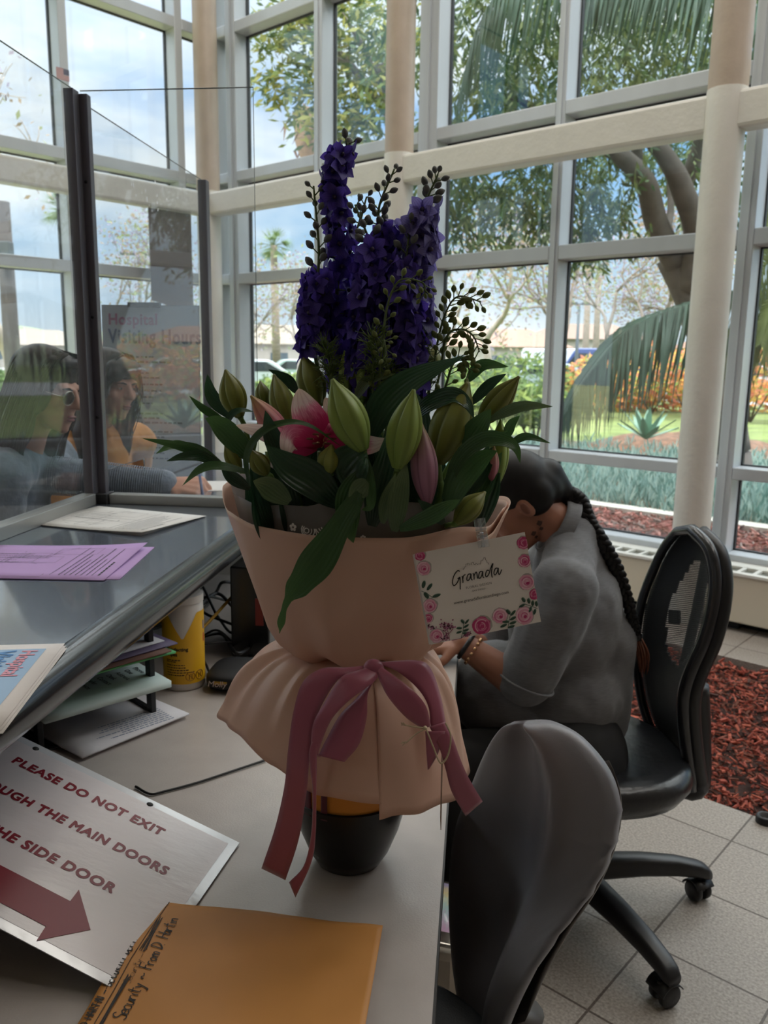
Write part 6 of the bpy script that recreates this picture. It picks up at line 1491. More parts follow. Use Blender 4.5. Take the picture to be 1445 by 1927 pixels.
# ---- blush paper wrap: upper cone, printed grey film inside it, flared skirt below the tie
m_wrap = M('blush_paper', 'd6b09b', .42, spec=.4, trans=.22, bump=.05, bscale=9)
ZN = 1.088
wrap = empty('bouquet_wrap', axis(ZN), 'blush pink paper wrap around the bouquet, flared skirt below its tie', 'wrapping paper')
def interp(tab, x):
    for (x0, y0), (x1, y1) in zip(tab, tab[1:]):
        if x <= x1:
            f = (x-x0)/(x1-x0); f = f*f*(3-2*f); return y0+(y1-y0)*f
    return tab[-1][1]
RIMZ = [(0, 1.300), (45, 1.272), (90, 1.34), (135, 1.345), (180, 1.318), (205, 1.295), (225, 1.287), (262, 1.284), (285, 1.283), (310, 1.290), (330, 1.283), (345, 1.30), (360, 1.300)]   # angle, rim height (0 right, 180 left, 270 towards the camera)
RIMR = [(0, .204), (45, .19), (90, .185), (135, .19), (180, .203), (225, .193), (270, .186), (300, .188), (330, .197), (360, .204)]
PROF = [(0, .055, 0.0), (.04, .075, -.006), (.10, .105, .0), (.17, .126, .012), (.26, .140, .035), (1.0, 1.0, 1.0)]
def upper(a, v, dr=0.0, dz=0.0):
    """a in degrees"""
    zr, rr = interp(RIMZ, a % 360)+dz, interp(RIMR, a % 360)+dr
    if v < .26:
        for (v0, r0, z0), (v1, r1, z1) in zip(PROF, PROF[1:5]):
            if v <= v1: f = (v-v0)/(v1-v0); r, z = r0+(r1-r0)*f, ZN+z0+(z1-z0)*f; break
    else:
        f = (v-.26)/.74; r, z = .140+(rr-.140)*f, ZN+.035+(zr-ZN-.035)*f
    lo = max(0, 1-v*1.5)
    fac = 1+.030*lo*math.sin(R(a)*7+1)+.018*lo*math.sin(R(a)*17+2.2)+.010*math.sin(R(a)*4+.6)*(1-v*.5)
    k = 8.0; aa = (R(a)*k/6.2832+.3) % 1.0; fac *= 1-.034*(1-abs(2*aa-1))**.8*(1-.55*v)
    z += .008*lo*math.sin(R(a)*9+.4)*(1 if v > .03 else 0)
    r = r*fac+dr*0; c = axis(z); return Vector((c.x+math.cos(R(a))*r, c.y+math.sin(R(a))*r, z))
mb = MB(); mb.grid(lambda u, v: upper(u*360, v), 180, 30, closeu=True); obj('upper_wrap', mb, m_wrap, wrap, solid=.0008)
# outer flap crossing on the right-hand side
mb = MB()
def flap(u, v):
    a = 318+u*62; p = upper(a, .30+.70*v); c = axis(p.z); d = Vector((p.x-c.x, p.y-c.y, 0)); return c+d*1.022+Vector((0, 0, .006*u*v-.02*(1-u)**3*v))
mb.grid(flap, 24, 14); obj('wrap_flap', mb, m_wrap, wrap, solid=.0008)
def filmmat():
    ma = bpy.data.materials.new('printed_film'); ma.use_nodes = True; nt = ma.node_tree; b = nt.nodes['Principled BSDF']; b.inputs['Base Color'].default_value = lin('7a746f'); b.inputs['Roughness'].default_value = .28
    tr = nt.nodes.new('ShaderNodeBsdfTransparent'); tr.inputs[0].default_value = (.85, .84, .83, 1); mx = nt.nodes.new('ShaderNodeMixShader'); mx.inputs[0].default_value = .22
    nt.links.new(b.outputs[0], mx.inputs[1]); nt.links.new(tr.outputs[0], mx.inputs[2]); nt.links.new(mx.outputs[0], nt.nodes['Material Output'].inputs[0]); return ma
FDZ = [(0, .055), (40, .03), (90, .01), (180, .012), (215, .022), (245, .032), (262, .046), (275, .050), (288, .042), (305, .030), (330, .040), (360, .055)]
def film(a, v): 
    p = upper(a, .45+.55*v, -.0, interp(FDZ, a % 360)); c = axis(p.z); d = Vector((p.x-c.x, p.y-c.y, 0)); return c+d*(.972-.03*v)
mb = MB(); mb.grid(lambda u, v: film(u*360, v), 96, 8, closeu=True); filmo = obj('printed_film', mb, filmmat(), wrap, label='grey translucent film with white flower print')
m_fprint = M('film_print', 'e8e3dd', .5)
def film_print(a, v, draw):
    c = film(a, v); e1 = (film(a+1, v)-c).normalized(); n = (c-axis(c.z)); n.z = 0; n.normalize(); e2 = n.cross(e1)*-1; e2 = e2 if e2.z > 0 else -e2
    W = frame(c+n*.0012, e1, e2); mb = MB(); draw(mb, W); obj('flower_print', mb, m_fprint, filmo)
def daisy(s):
    def f(mb, W):
        for k in range(5):
            t = k*1.2566+.3; cx, cy = math.cos(t)*s*.55, math.sin(t)*s*.55
            mb.poly([W @ Vector((cx+s*.36*math.cos(q/10*6.283)*(1.0), cy+s*.36*math.sin(q/10*6.283), 0)) for q in range(10)])
    return f
def leafy(s):
    def f(mb, W):
        for k in (-1, 1): mb.poly([W @ Vector((k*s*x, y*s+.1*s*x, 0)) for x, y in ((.05, 0), (.4, .28), (1, .05), (.45, -.2))])
    return f
def butterfly(s):
    L_ = []
    for k in (-1, 1):
        for r_, cx, cy in ((.45, .5, .35), (.3, .55, .35), (.16, .6, .35), (.33, .4, -.35), (.2, .42, -.35), (.1, .45, -.35)): L_.append([(k*(cx+r_*math.cos(t/16*6.283))*s, (cy+r_*math.sin(t/16*6.283))*s) for t in range(17)])
    L_.append([(0, -.6*s), (0, .6*s)])
    return lambda mb, W: strokes(L_, W, s*.07, mb, 0)
for a, v, d in ((222, .80, daisy(.007)), (240, .80, daisy(.006)), (251, .74, butterfly(.020)), (268, .50, daisy(.006)), (276, .86, leafy(.011)), (271, .66, daisy(.004)), (288, .58, daisy(.006)), (297, .82, daisy(.0045)), (314, .70, daisy(.007)), (236, .55, leafy(.007)), (337, .72, leafy(.009)), (348, .8, butterfly(.012)), (330, .5, daisy(.006)), (205, .7, leafy(.006)), (304, .5, daisy(.004))):
    film_print(a, v, d)
HEM = [(0, .150, .915), (30, .16, .93), (90, .17, .955), (150, .18, .985), (172, .200, .990), (186, .213, .978), (200, .199, .984), (215, .191, .986), (235, .184, .968), (258, .183, .942), (285, .184, .930), (300, .19, .918), (320, .188, .907), (340, .170, .910), (360, .150, .915)]
def hem(a):
    a = a % 360; return interp([(x, r) for x, r, z in HEM], a), interp([(x, z) for x, r, z in HEM], a)
def skirt(a, v, off=0.0, low=0.0):
    R_, Z_ = hem(a); r0 = .060
    r = r0+(R_-r0)*(v**.62); z = ZN-.004-(ZN-.004-(Z_-low))*(v**1.75)
    up_ = (1-v)
    r *= 1+.05*math.sin(R(a)*9+.7)*up_**1.3*(1 if v > .02 else 0)+.022*math.sin(R(a)*3+1.1)*v
    rid = 0.0
    for a0, wd, amp in ((188, 7, .016), (205, 5, .007), (232, 6, .008), (262, 5, .006), (305, 6, .009), (330, 6, .010), (352, 6, .010)):
        x = (a-a0+180) % 360-180; rid += amp*max(0, 1-abs(x)/wd)*math.sin(math.pi*min(1, v*1.1))
    r += rid; z += rid*.5+.012*math.sin(R(a)*7)*up_*v*2
    c = axis(z); return Vector((c.x+math.cos(R(a))*(r+off), c.y+math.sin(R(a))*(r+off), z))
mb = MB(); mb.grid(lambda u, v: skirt(100+u*196, v), 150, 26); obj('skirt', mb, m_wrap, wrap, solid=.0008)
mb = MB(); mb.grid(lambda u, v: skirt(281+u*190, v, .0045, .020*max(0, 1-u*7)*v), 146, 26); obj('skirt', mb, m_wrap, wrap, solid=.0008)
mb = MB(); mb.lathe([(.056, -.01), (.050, .0), (.056, .008)], axis(ZN), 36, capb=False, capt=False); obj('tie', mb, M('tie_dark', '3a2a28', .6), wrap)

# ---- satin bow
m_rib = M('ribbon_rose', '9c5367', .34, sheen=.35, spec=.4, trans=.12)
bow = empty('ribbon_bow', P(700, 1258, .985), 'dusky rose satin ribbon bow tied around the bouquet neck', 'ribbon bow')
def ribbon(name, left, right, notch=None, n=8):
    Lc_ = catmull([P(*q) for q in left], n); Rc_ = catmull([P(*q) for q in right], n); k = min(len(Lc_), len(Rc_)); mb = MB()
    rows = []
    for i in range(k):
        a, b_ = Lc_[i], Rc_[i]; w = b_-a; nn = (CAMP-a).normalized(); rows.append([mb.v(a.lerp(b_, s)+nn*.0016*math.sin(math.pi*s)*(1 if i % 2 == 0 else 1)) for s in (0, .25, .5, .75, 1)])
    for x, y in zip(rows, rows[1:]):
        for j in range(4): mb.face((x[j], x[j+1], y[j+1], y[j]))
    if notch is not None:
        q = mb.v(P(*notch)); y = rows[-1]
        mb.face((y[0], y[1], q)) ; mb.face((y[4], q, y[3]))
    return obj(name, mb, m_rib, bow, solid=.0007)
Yf = .962
ribbon('tail', [(694, 1252, .985), (650, 1256, .978), (606, 1258, .972), (570, 1283, .965), (552, 1340, .958), (542, 1412, .956), (535, 1480, .965), (518, 1556, .985), (492, 1634, 1.005)],
       [(702, 1268, .982), (675, 1270, .975), (640, 1276, .966), (608, 1322, .958), (590, 1371, .953), (582, 1430, .952), (577, 1490, .962), (562, 1580, .983), (537, 1656, 1.003)])
ribbon('tail', [(604, 1370, .948), (583, 1408, .945), (584, 1450, .947), (588, 1486, .955), (586, 1566, .97), (572, 1628, .985), (544, 1660, .995)],
       [(616, 1360, .947), (598, 1402, .944), (596, 1450, .946), (595, 1490, .954), (594, 1566, .968), (586, 1622, .983), (556, 1689, .995)])
ribbon('loop', [(698, 1254, .98), (672, 1262, .97), (640, 1276, .958), (608, 1326, .948), (589, 1364, .945), (586, 1412, .948), (600, 1424, .952)],
       [(714, 1262, .98), (710, 1276, .968), (690, 1294, .955), (655, 1320, .945), (622, 1357, .941), (600, 1414, .945), (606, 1423, .951)])
ribbon('loop', [(712, 1262, .985), (672, 1312, .972), (640, 1345, .965), (612, 1395, .958), (599, 1422, .953)],
       [(716, 1264, .985), (693, 1303, .968), (690, 1350, .960), (676, 1400, .952), (648, 1434, .948)])
ribbon('loop', [(704, 1254, .98), (716, 1284, .966), (732, 1314, .955), (764, 1350, .950), (796, 1372, .952)],
       [(714, 1252, .98), (742, 1272, .964), (776, 1298, .953), (801, 1328, .95), (811, 1366, .953)])
ribbon('loop', [(712, 1250, .984), (748, 1264, .972), (786, 1296, .965), (806, 1330, .960), (810, 1372, .955)],
       [(714, 1246, .986), (784, 1243, .985), (810, 1258, .982), (829, 1310, .972), (839, 1362, .962)])
ribbon('tail', [(808, 1368, .953), (824, 1400, .953), (838, 1446, .958), (850, 1490, .968), (876, 1536, .98)],
       [(838, 1358, .96), (852, 1388, .958), (866, 1428, .96), (882, 1464, .968), (908, 1508, .98)], notch=(879, 1514, .98))
ribbon('tail', [(800, 1376, .951), (802, 1412, .953), (805, 1449, .957)], [(838, 1376, .955), (824, 1418, .955), (808, 1446, .957)])
mb = MB(); c_ = P(703, 1256, .982); mb.sphere(c_, (.013, .009, .011), 16, 10); obj('knot', mb, m_rib, bow)
# ---- price tag on jute twine
m_jute = M('jute', 'b9a78a', .9, var=.15, scale=80)
tg = empty('hang_tag', P(831, 1480, .945), 'thin brown hang tag dangling edge-on from jute twine on the bow', 'tag')
mb = MB(); mb.tube(catmull([P(801, 1370, .945), P(815, 1405, .944), P(829, 1436, .944), P(843, 1420, .945), P(848, 1385, .946), P(838, 1360, .95)], 8), .0011, 6); mb.tube(catmull([P(801, 1370, .945), P(780, 1368, .945), P(760, 1364, .945)], 5), .0010, 5); mb.tube(catmull([P(801, 1371, .944), P(782, 1382, .944), P(764, 1398, .943)], 5), .0010, 5); mb.sphere(P(800, 1370, .945), .0028, 8, 6)
for k in range(8): mb.tube([P(765, 1365 if k % 2 else 1396, .945), P(758+random.uniform(-4, 3), (1364 if k % 2 else 1400)+random.uniform(-5, 5), .945)], .0005, 4)
obj('twine', mb, m_jute, tg)
a, b_ = P(832, 1432, .945), P(829, 1562, .955); mb = MB(); mb.poly([a, a+Vector((.0012, .03, 0)), b_+Vector((.0012, .03, 0)), b_], h=Vector((.0008, 0, 0))); obj('tag_card', mb, M('tag_brown', '8a7464', .7), tg)

# ---- florist's card and the clear peg that holds it
cTL, cTR, cBR, cBL = P(797, 1040, .985), P(1003, 992, 1.0), P(1018, 1170, .985), P(811, 1213, .968)
Wc = frame(cBL, (cBR-cBL), (cTL-cBL)); CWd, CHt = (cBR-cBL).length, (cTL-cBL).length
card = empty('gift_card', (cBL+cBR)/2, 'white florist card with pink rose border clipped to the wrap', 'card')
def cpoly(pts, z): return [Wc @ Vector((x*CWd, y*CHt, z)) for x, y in pts]
mb = MB(); mb.poly(cpoly(((0, 0), (1, 0), (1, 1), (0, 1)), -.0004), h=Wc.to_3x3() @ Vector((0, 0, .0004))); obj('front_leaf', mb, M('card_white', 'ded6d0', .5, spec=.4), card)
mb = MB(); q = [Wc @ Vector((x*CWd, y*CHt, z)) for x, y, z in ((-.012, -.01, -.008), (.99, .0, -.002), (.99, 1.0, -.001), (-.008, .99, -.007))]; mb.poly(q, h=Wc.to_3x3() @ Vector((0, 0, -.0004))); obj('back_leaf', mb, MATS['card_white'], card)
def cuv(x, y):
    """position on the card from the close-up of the photo"""
    dx, dy = x-90, y-465; det = 1180*998-110*(-285); u = (dx*998-dy*110)/det; v = (1180*dy+285*dx)/det; return u, 1-v
def ell(cx, cy, rx, ry, n=18, wob=0.0, seed=0, rot=0):
    rnd = random.Random(seed); out_ = []
    for k in range(n):
        t = k/n*6.2832; r_ = 1+wob*rnd.uniform(-1, 1); x, y = math.cos(t)*rx*r_, math.sin(t)*ry*r_; out_.append((cx+x*math.cos(rot)-y*math.sin(rot), cy+x*math.sin(rot)+y*math.cos(rot)))
    return out_
m_r = [M('rose_pale', 'dd9fb4', .6), M('rose_mid', 'cf6f95', .6), M('rose_deep', 'b8366c', .6), M('rose_light', 'e9c3cf', .6), M('rose_grey', 'a9a39c', .6)]; m_lg = M('print_leaf_green', '2f4a3c', .6); m_lg2 = M('print_leaf_light', '6f8578', .6)
def clip01(p): return [(min(1, max(0, x)), min(1, max(0, y))) for x, y in p]
roses = [(150, 480, 55, 2), (180, 620, 75, 0), (215, 1035, 75, 0), (190, 1175, 50, 1), (265, 1365, 75, 0), (745, 1240, 100, 2), (945, 1125, 82, 0), (1205, 1115, 95, 0), (1250, 300, 72, 2), (1245, 500, 70, 1), (1255, 740, 85, 0), (1330, 870, 60, 2)]
for i, (x, y, r_, tone) in enumerate(roses):
    cx, cy = cuv(x, y); rx = r_/1214*1.0; ry = r_/1004
    a = MB(); pal = ((0, 3, 1), (1, 3, 2), (2, 1, 0))[tone]
    a.mi = 4; a.poly(cpoly(clip01(ell(cx+.006, cy+.006, rx*1.08, ry*1.06, 20, .06, i)), .0003))
    a.mi = pal[0]; a.poly(cpoly(clip01(ell(cx, cy, rx, ry, 20, .07, i+50)), .0005))
    for k in range(5):
        f = .86-.17*k; t0 = k*1.9+i
        arc = [(cx+math.cos(t0+q*.21)*rx*f, cy+math.sin(t0+q*.21)*ry*f) for q in range(17)]; a.mi = pal[1] if k % 2 == 0 else pal[2]
        strokes([[(x_*CWd, y_*CHt) for x_, y_ in clip01(arc)]], Wc, r_/1214*CWd*(.15-.015*k), a, .0007+.00005*k)
    a.mi = 2; a.poly(cpoly(clip01(ell(cx+rx*.08, cy-ry*.12, rx*.22, ry*.2, 10, .2, i+9)), .001))
    obj('printed_rose', a, m_r, card)
def sprig2d(pts, leaves, sz):
    a = MB(); a.mi = 0; strokes([[(u*CWd, v*CHt) for u, v in clip01([cuv(*p) for p in pts])]], Wc, .0007, a, .0004)
    for x, y, ang in leaves:
        u, v = cuv(x, y); a.mi = 1; a.poly(cpoly(clip01(ell(u+.006, v+.006, sz, sz*.42, 10, 0, 0, ang)), .0004)); a.mi = 0; a.poly(cpoly(clip01(ell(u, v, sz, sz*.42, 10, 0, 0, ang)), .0006))
    obj('printed_leaf_sprig', a, [m_lg, m_lg2], card)
sprig2d([(140, 870), (200, 900), (250, 940)], [(165, 800, 1.3), (225, 825, .9), (290, 920, .1), (185, 920, -1.2)], .038)
sprig2d([(1020, 1260), (1040, 1170), (1060, 1100)], [(1035, 1080, 2.0), (1085, 1090, .8), (1080, 1150, .3), (1075, 1200, .1), (975, 1235, .2), (1000, 1190, -.3), (1055, 1245, .1)], .032)
sprig2d([(1350, 1030), (1270, 1000), (1220, 985)], [(1205, 940, 1.9), (1260, 950, 1.7), (1300, 975, 1.5), (1185, 1005, .3), (1270, 1045, 1.2), (1315, 1070, 1.3), (1340, 980, 1.6)], .030)
sprig2d([(520, 1390), (545, 1300), (560, 1210)], [(545, 1200, 2.0), (590, 1200, .8), (580, 1250, .4), (505, 1275, 2.8), (500, 1320, .1), (575, 1295, .1), (565, 1330, -.4)], .026)
a = MB(); rnd = random.Random(7)
for cx, cy, n, s in ((385, 1250, 60, 60), (350, 1385, 26, 40), (215, 1265, 20, 35), (580, 1345, 24, 42)):
    for k in range(n):
        u, v = cuv(cx+rnd.gauss(0, s*.55), cy+rnd.gauss(0, s*.45)); a.mi = rnd.randrange(3); a.poly(cpoly(clip01(ell(u, v, .008, .009, 7, .3, k)), .0005+.00001*k))
strokes([[(u*CWd, v*CHt) for u, v in clip01([cuv(*p) for p in L_])] for L_ in ([(400, 1435), (392, 1340), (375, 1280)], [(392, 1345), (335, 1300)], [(392, 1340), (440, 1280)], [(420, 1420), (520, 1385), (600, 1310)])], Wc, .0008, a, .0006)
obj('printed_berries', a, [M('berry_dark', '4a2434', .6), M('berry_mauve', '8a4a66', .6), M('berry_pink', 'b9799a', .6)], card)
m_cink = M('card_ink', '1d1a1a', .6)
Wt = Wc
def on_card(me, x0, y0, x1, y1):
    """scale flat lettering between two points of the close-up (baseline start and end)"""
    u0, v0 = cuv(x0, y0); u1, v1 = cuv(x1, y1); co = [v.co for v in me.vertices]; ax0, ax1 = min(c.x for c in co), max(c.x for c in co); s = ((u1-u0)*CWd)/(ax1-ax0)
    me.transform(Wc @ Matrix.Translation((u0*CWd, v0*CHt, .0005)) @ Matrix.Diagonal((s, s, 1, 1)) @ Matrix.Translation((-ax0, 0, 0))); obj('lettering', me, m_cink, card)
on_card(text_mesh('www.granadafloralsandiego.com', 1, 0), 470, 1010, 1055, 865)
on_card(text_mesh('FLORAL DESIGN', 1, -.005, space=1.15), 610, 835, 880, 765)
on_card(text_mesh('- SAN DIEGO -', 1, 0, space=1.1), 655, 868, 830, 822)
def card_strokes(lines, w, zz=.0006, taper=None):
    strokes([[(q.x, q.y) for q in catmull([(cuv(*p)[0]*CWd, cuv(*p)[1]*CHt, 0) for p in ln], 5)] if len(ln) > 2 else [(cuv(*p)[0]*CWd, cuv(*p)[1]*CHt) for p in ln] for ln in lines], Wc, w, mbx, zz)
mbx = MB()
card_strokes([[(555, 640), (530, 635), (490, 690), (470, 760), (480, 800), (510, 780), (540, 725), (550, 705), (525, 725)], [(552, 700), (550, 760), (545, 842)],
    [(575, 690), (580, 740), (578, 768)], [(578, 735), (590, 690), (612, 672)], [(668, 665), (640, 672), (622, 720), (632, 742), (655, 715), (670, 665), (668, 715), (680, 735)],
    [(692, 655), (700, 690), (698, 728)], [(698, 690), (718, 650), (730, 648), (735, 700), (742, 715)], [(790, 632), (765, 640), (748, 690), (758, 712), (780, 685), (795, 632), (793, 690), (805, 703)],
    [(862, 620), (840, 622), (822, 668), (832, 692), (858, 660), (880, 600), (908, 540), (890, 620), (888, 680), (895, 698)], [(955, 590), (930, 598), (912, 645), (922, 668), (945, 640), (962, 590), (960, 645), (972, 660), (998, 605)]], .0013)
obj('script_lettering', mbx, m_cink, card); mbx = MB()
for ln in ([(590, 625), (592, 610), (605, 608), (606, 590), (620, 588), (622, 560), (640, 555), (640, 545)], [(640, 570), (650, 545), (660, 570), (668, 545)], [(675, 565), (690, 535), (705, 535), (708, 560), (722, 562), (724, 545), (740, 548), (742, 560), (760, 550), (778, 553)], [(778, 553), (782, 515), (805, 510), (806, 495), (815, 495), (815, 478), (832, 478), (834, 505), (845, 508), (846, 535), (860, 535), (858, 555)]):
    strokes([[(cuv(*p)[0]*CWd, cuv(*p)[1]*CHt) for p in ln]], Wc, .0005, mbx, .0006)
obj('skyline_logo', mbx, m_cink, card)
m_clr = glass_mat('clear_plastic', tint=(.88, .89, .9), refl=2.5, haze=.25, hazecol=(.85, .86, .88), hscale=60)
peg = empty('clear_peg', P(905, 1020, .99), 'clear plastic peg gripping the top of the florist card', 'peg')
pa, pb, pn = P(900, 976, .992), P(909, 1030, .985), (CAMP-P(905, 1000, .99)).normalized(); pdir = (pb-pa).normalized(); pside = pdir.cross(pn).normalized()
for k, (o_, z_) in enumerate(((-.0035, .006), (.0015, -.006))):
    mb = MB(); c_ = (pa+pb)/2+pside*o_+pn*z_; mb.box(c_, (.0085, (pb-pa).length, .003), pside, pdir, bevel=.0008); mb.box(c_+pdir*.004, (.0085, .003, .0055), pside, pdir, bevel=.0005); mb.box(c_-pdir*.004, (.0085, .0015, .0055), pside, pdir); obj('jaw', mb, m_clr, peg)
mb = MB(); c_ = (pa+pb)/2+pdir*.002; mb.tube([c_+pside*(-.005)+pn*(.006*math.cos(t*.9)), c_+pside*.005+pn*.004] if False else [c_+pside*(.0035*math.cos(t*.8))+pn*(.005*math.sin(t*.8))+pdir*(t*.0004-.003) for t in range(22)], .0005, 5); obj('spring', mb, M('spring_steel', 'b5b5b8', .25, .9), peg)

# ---- lilies
m_leaf = uv_gradient('lily_leaf', [(0, '30492a'), (.5, '385730'), (1, '496d3a')], rough=.38, vein=.16, veincol='25401c', trans=.25, vscale=45, randvar=.16, bumpv=.25)
m_leafd = uv_gradient('lily_leaf_dark', [(0, '1f3424'), (.6, '29452f'), (1, '36573e')], rough=.32, vein=.16, veincol='16291a', trans=.15, vscale=45, randvar=.16, bumpv=.25)
m_leafg = uv_gradient('lily_leaf_grey', [(0, '4f6242'), (.6, '5a6e4b'), (1, '6f8158')], rough=.35, vein=.3, veincol='3c4f33', trans=.2, vscale=45, randvar=.12, bumpv=.25)
m_bgreen = uv_gradient('bud_green', [(0, '84a052'), (.5, '98ab58'), (1, '8b9a46')], rough=.4, vein=.45, veincol='5a7034', trans=.22, vscale=38, randvar=.12, bumpv=.2)
m_bolive = uv_gradient('bud_olive', [(0, '717c38'), (.5, '868a42'), (1, '7a7834')], rough=.4, vein=.45, veincol='50562a', trans=.22, vscale=38, randvar=.12, bumpv=.2)
m_bpink = uv_gradient('bud_pink', [(0, 'b5677c'), (.45, 'cf8a96'), (.8, 'c79a78'), (1, 'a0924a')], rough=.4, vein=.35, veincol='8f5a6a', trans=.25, vscale=38, randvar=.05, bumpv=.2)
m_bmauve = uv_gradient('bud_mauve', [(0, 'a5718a'), (.5, 'b5879b'), (1, 'a99a72')], rough=.4, vein=.45, veincol='7a5068', trans=.25, vscale=38, bumpv=.2)
m_petal = uv_gradient('lily_petal', [(0, '8f1540'), (.40, 'b3305f'), (.58, 'd9829d'), (.72, 'f0dcd8'), (1, 'f3dccb')], rough=.45, vein=.18, veincol='a02850', trans=.35, vscale=26, noise=.35)
def leaf_mesh(path, w, roll=0.0, fold=.25, n=7, shape=(.85, .9), curl=0.0, across=6, prof=None):
    """blade along a path of photo points; w = widest width in metres; roll turns it about its midrib"""
    c = catmull([P(*q) for q in path], n); K = len(c)-1; mb = MB(); rows = []
    for i, p in enumerate(c):
        s = i/K; t = (c[min(i+1, K)]-c[max(i-1, 0)]).normalized(); vw = (CAMP-p).normalized(); sd = t.cross(vw).normalized(); nn = sd.cross(t).normalized()
        rl = roll+curl*s; sd2 = sd*math.cos(rl)+nn*math.sin(rl); n2_ = nn*math.cos(rl)-sd*math.sin(rl)
        ww = w*.5*max(.02, (math.sin(math.pi*(min(1, .06+s*.94))**shape[0]))**shape[1]) if s < 1 else w*.004
        if prof: ww = w*.5*interp(prof, s)
        rows.append([mb.v(p+sd2*ww*x+n2_*(abs(x)*fold*ww+ww*.10*math.sin(s*9+x*2))) for x in [-1+2*j/across for j in range(across+1)]])
    for i in range(K):
        for j in range(across): mb.face((rows[i][j], rows[i][j+1], rows[i+1][j+1], rows[i+1][j]), ((j/across, i/K), ((j+1)/across, i/K), ((j+1)/across, (i+1)/K), (j/across, (i+1)/K)))
    return mb
def bud_mesh(base, tip, w, bend=0.0, n=60, prof=None):
    a, b_ = P(*base), P(*tip); ax_ = b_-a; L_ = ax_.length; d = ax_.normalized(); vw = (CAMP-a).normalized(); sd = d.cross(vw).normalized(); nn = sd.cross(d); mb = MB(); rings = []
    prof = prof or [(0, .30), (.08, .50), (.18, .72), (.31, .91), (.44, .98), (.56, .95), (.68, .82), (.79, .62), (.88, .42), (.95, .24), (1.03, .09)]
    pr = catmull([(x, y, 0) for x, y in prof], 2)
    for q in pr:
        s, r = q.x, q.y*w/2; c = a+d*L_*s+sd*bend*L_*math.sin(math.pi*s)
        rings.append([mb.v(c+(sd*math.cos(6.2832*j/n)+nn*math.sin(6.2832*j/n))*r*(1+.10*math.cos(3*6.2832*j/n+2.17)-.26*abs(math.sin(1.5*6.2832*j/n+1.085))**22)) for j in range(n)])
    K = len(rings)-1
    for i in range(K):
        for j in range(n): mb.face((rings[i][j], rings[i][(j+1) % n], rings[i+1][(j+1) % n], rings[i+1][j]), ((j/n, i/K), ((j+1)/n, i/K), ((j+1)/n, (i+1)/K), (j/n, (i+1)/K)))
    mb.face(rings[0][::-1]); mb.face(rings[-1]); return mb
m_stem = M('lily_stem_green', '5d7a3a', .5, var=.1, scale=20)
PXM = 1/1559
def stem(label, path, buds=(), leaves=(), r=.0045, name='lily_stem', cat='lily'):
    b0 = axis(.96); c = catmull([b0+Vector((random.uniform(-.02, .02), random.uniform(-.02, .02), 0)), axis(1.11)+Vector((random.uniform(-.03, .03), random.uniform(-.03, .03), 0))]+[P(*q) for q in path], 6)
    root = empty(name, c[0], label, cat, 'oriental lily stems in the bouquet'); mb = MB(); mb.tube(c, r, 8)
    for bd_ in buds:   # short stalk from stem end to each bud
        e_ = P(*bd_[0]); j = min(range(len(c)), key=lambda i: (c[i]-e_).length+.0*i); a = c[max(0, j-2)]; mb.tube(catmull([a, a.lerp(e_, .55)+Vector((0, 0, .008)), e_], 5), [.0035]*10+[.0045], 8)
    obj('stem', mb, m_stem, root)
    for base, tip, wpx, ma in buds: obj('bud', bud_mesh(base, tip, wpx*PXM*((base[2]+tip[2])/2)), ma, root)
    for q in leaves: path_, wpx, ma, roll = q[:4]; obj('leaf', leaf_mesh(path_, wpx*PXM*path_[len(path_)//2][2], roll, prof=q[4] if len(q) > 4 else None), ma, root)
    return root
G, O, K_ = m_bgreen, m_bolive, m_leafd
stem('lily stem with two tall buds, outermost by the acrylic screen', [(500, 930, 1.12), (470, 830, 1.12)],
     [((452, 785, 1.10), (425, 698, 1.10), 50, O), ((500, 765, 1.14), (490, 718, 1.15), 30, O)],
     [([(432, 785, 1.13), (400, 745, 1.13), (390, 704, 1.13)], 27, K_, .3), ([(420, 790, 1.1), (385, 770, 1.08), (356, 745, 1.06)], 16, m_leaf, .2), ([(425, 880, 1.08), (375, 847, 1.05), (330, 836, 1.02), (268, 825, 1.0)], 24, m_leaf, .5), ([(420, 880, 1.10), (375, 857, 1.07), (330, 838, 1.04), (293, 854, 1.02)], 24, m_leaf, -.4), ([(424, 882, 1.06), (382, 858, 1.03), (345, 858, 1.01), (313, 868, 1.0)], 22, K_, .3)])
stem('lily stem with olive bud beside the pink bud, long blades arching outward', [(520, 930, 1.05), (505, 850, 1.05)],
     [((545, 800, 1.10), (516, 707, 1.12), 46, O), ((452, 885, 1.03), (424, 838, 1.03), 30, O), ((503, 893, 1.02), (474, 848, 1.02), 38, O)],
     [([(478, 868, 1.04), (440, 825, 1.02), (410, 797, 1.01), (386, 787, 1.0)], 44, m_leaf, .1), ([(465, 888, 1.0), (410, 877, .99), (375, 885, .99), (343, 914, .99)], 20, m_leaf, -.5), ([(425, 815, 1.06), (432, 785, 1.05), (452, 772, 1.05), (478, 775, 1.06)], 14, K_, .4),
      ([(470, 915, 1.0), (464, 862, .99), (487, 819, .98), (530, 797, .98), (580, 800, .98), (642, 840, .985)], 17, m_leaf, .6), ([(540, 872, .99), (515, 825, .985), (499, 772, .98)], 38, K_, .2), ([(545, 945, .995), (505, 915, .99), (476, 905, .985)], 46, m_leafg, .3), ([(560, 740, 1.16), (540, 712, 1.16), (505, 695, 1.14)], 22, K_, .4)])
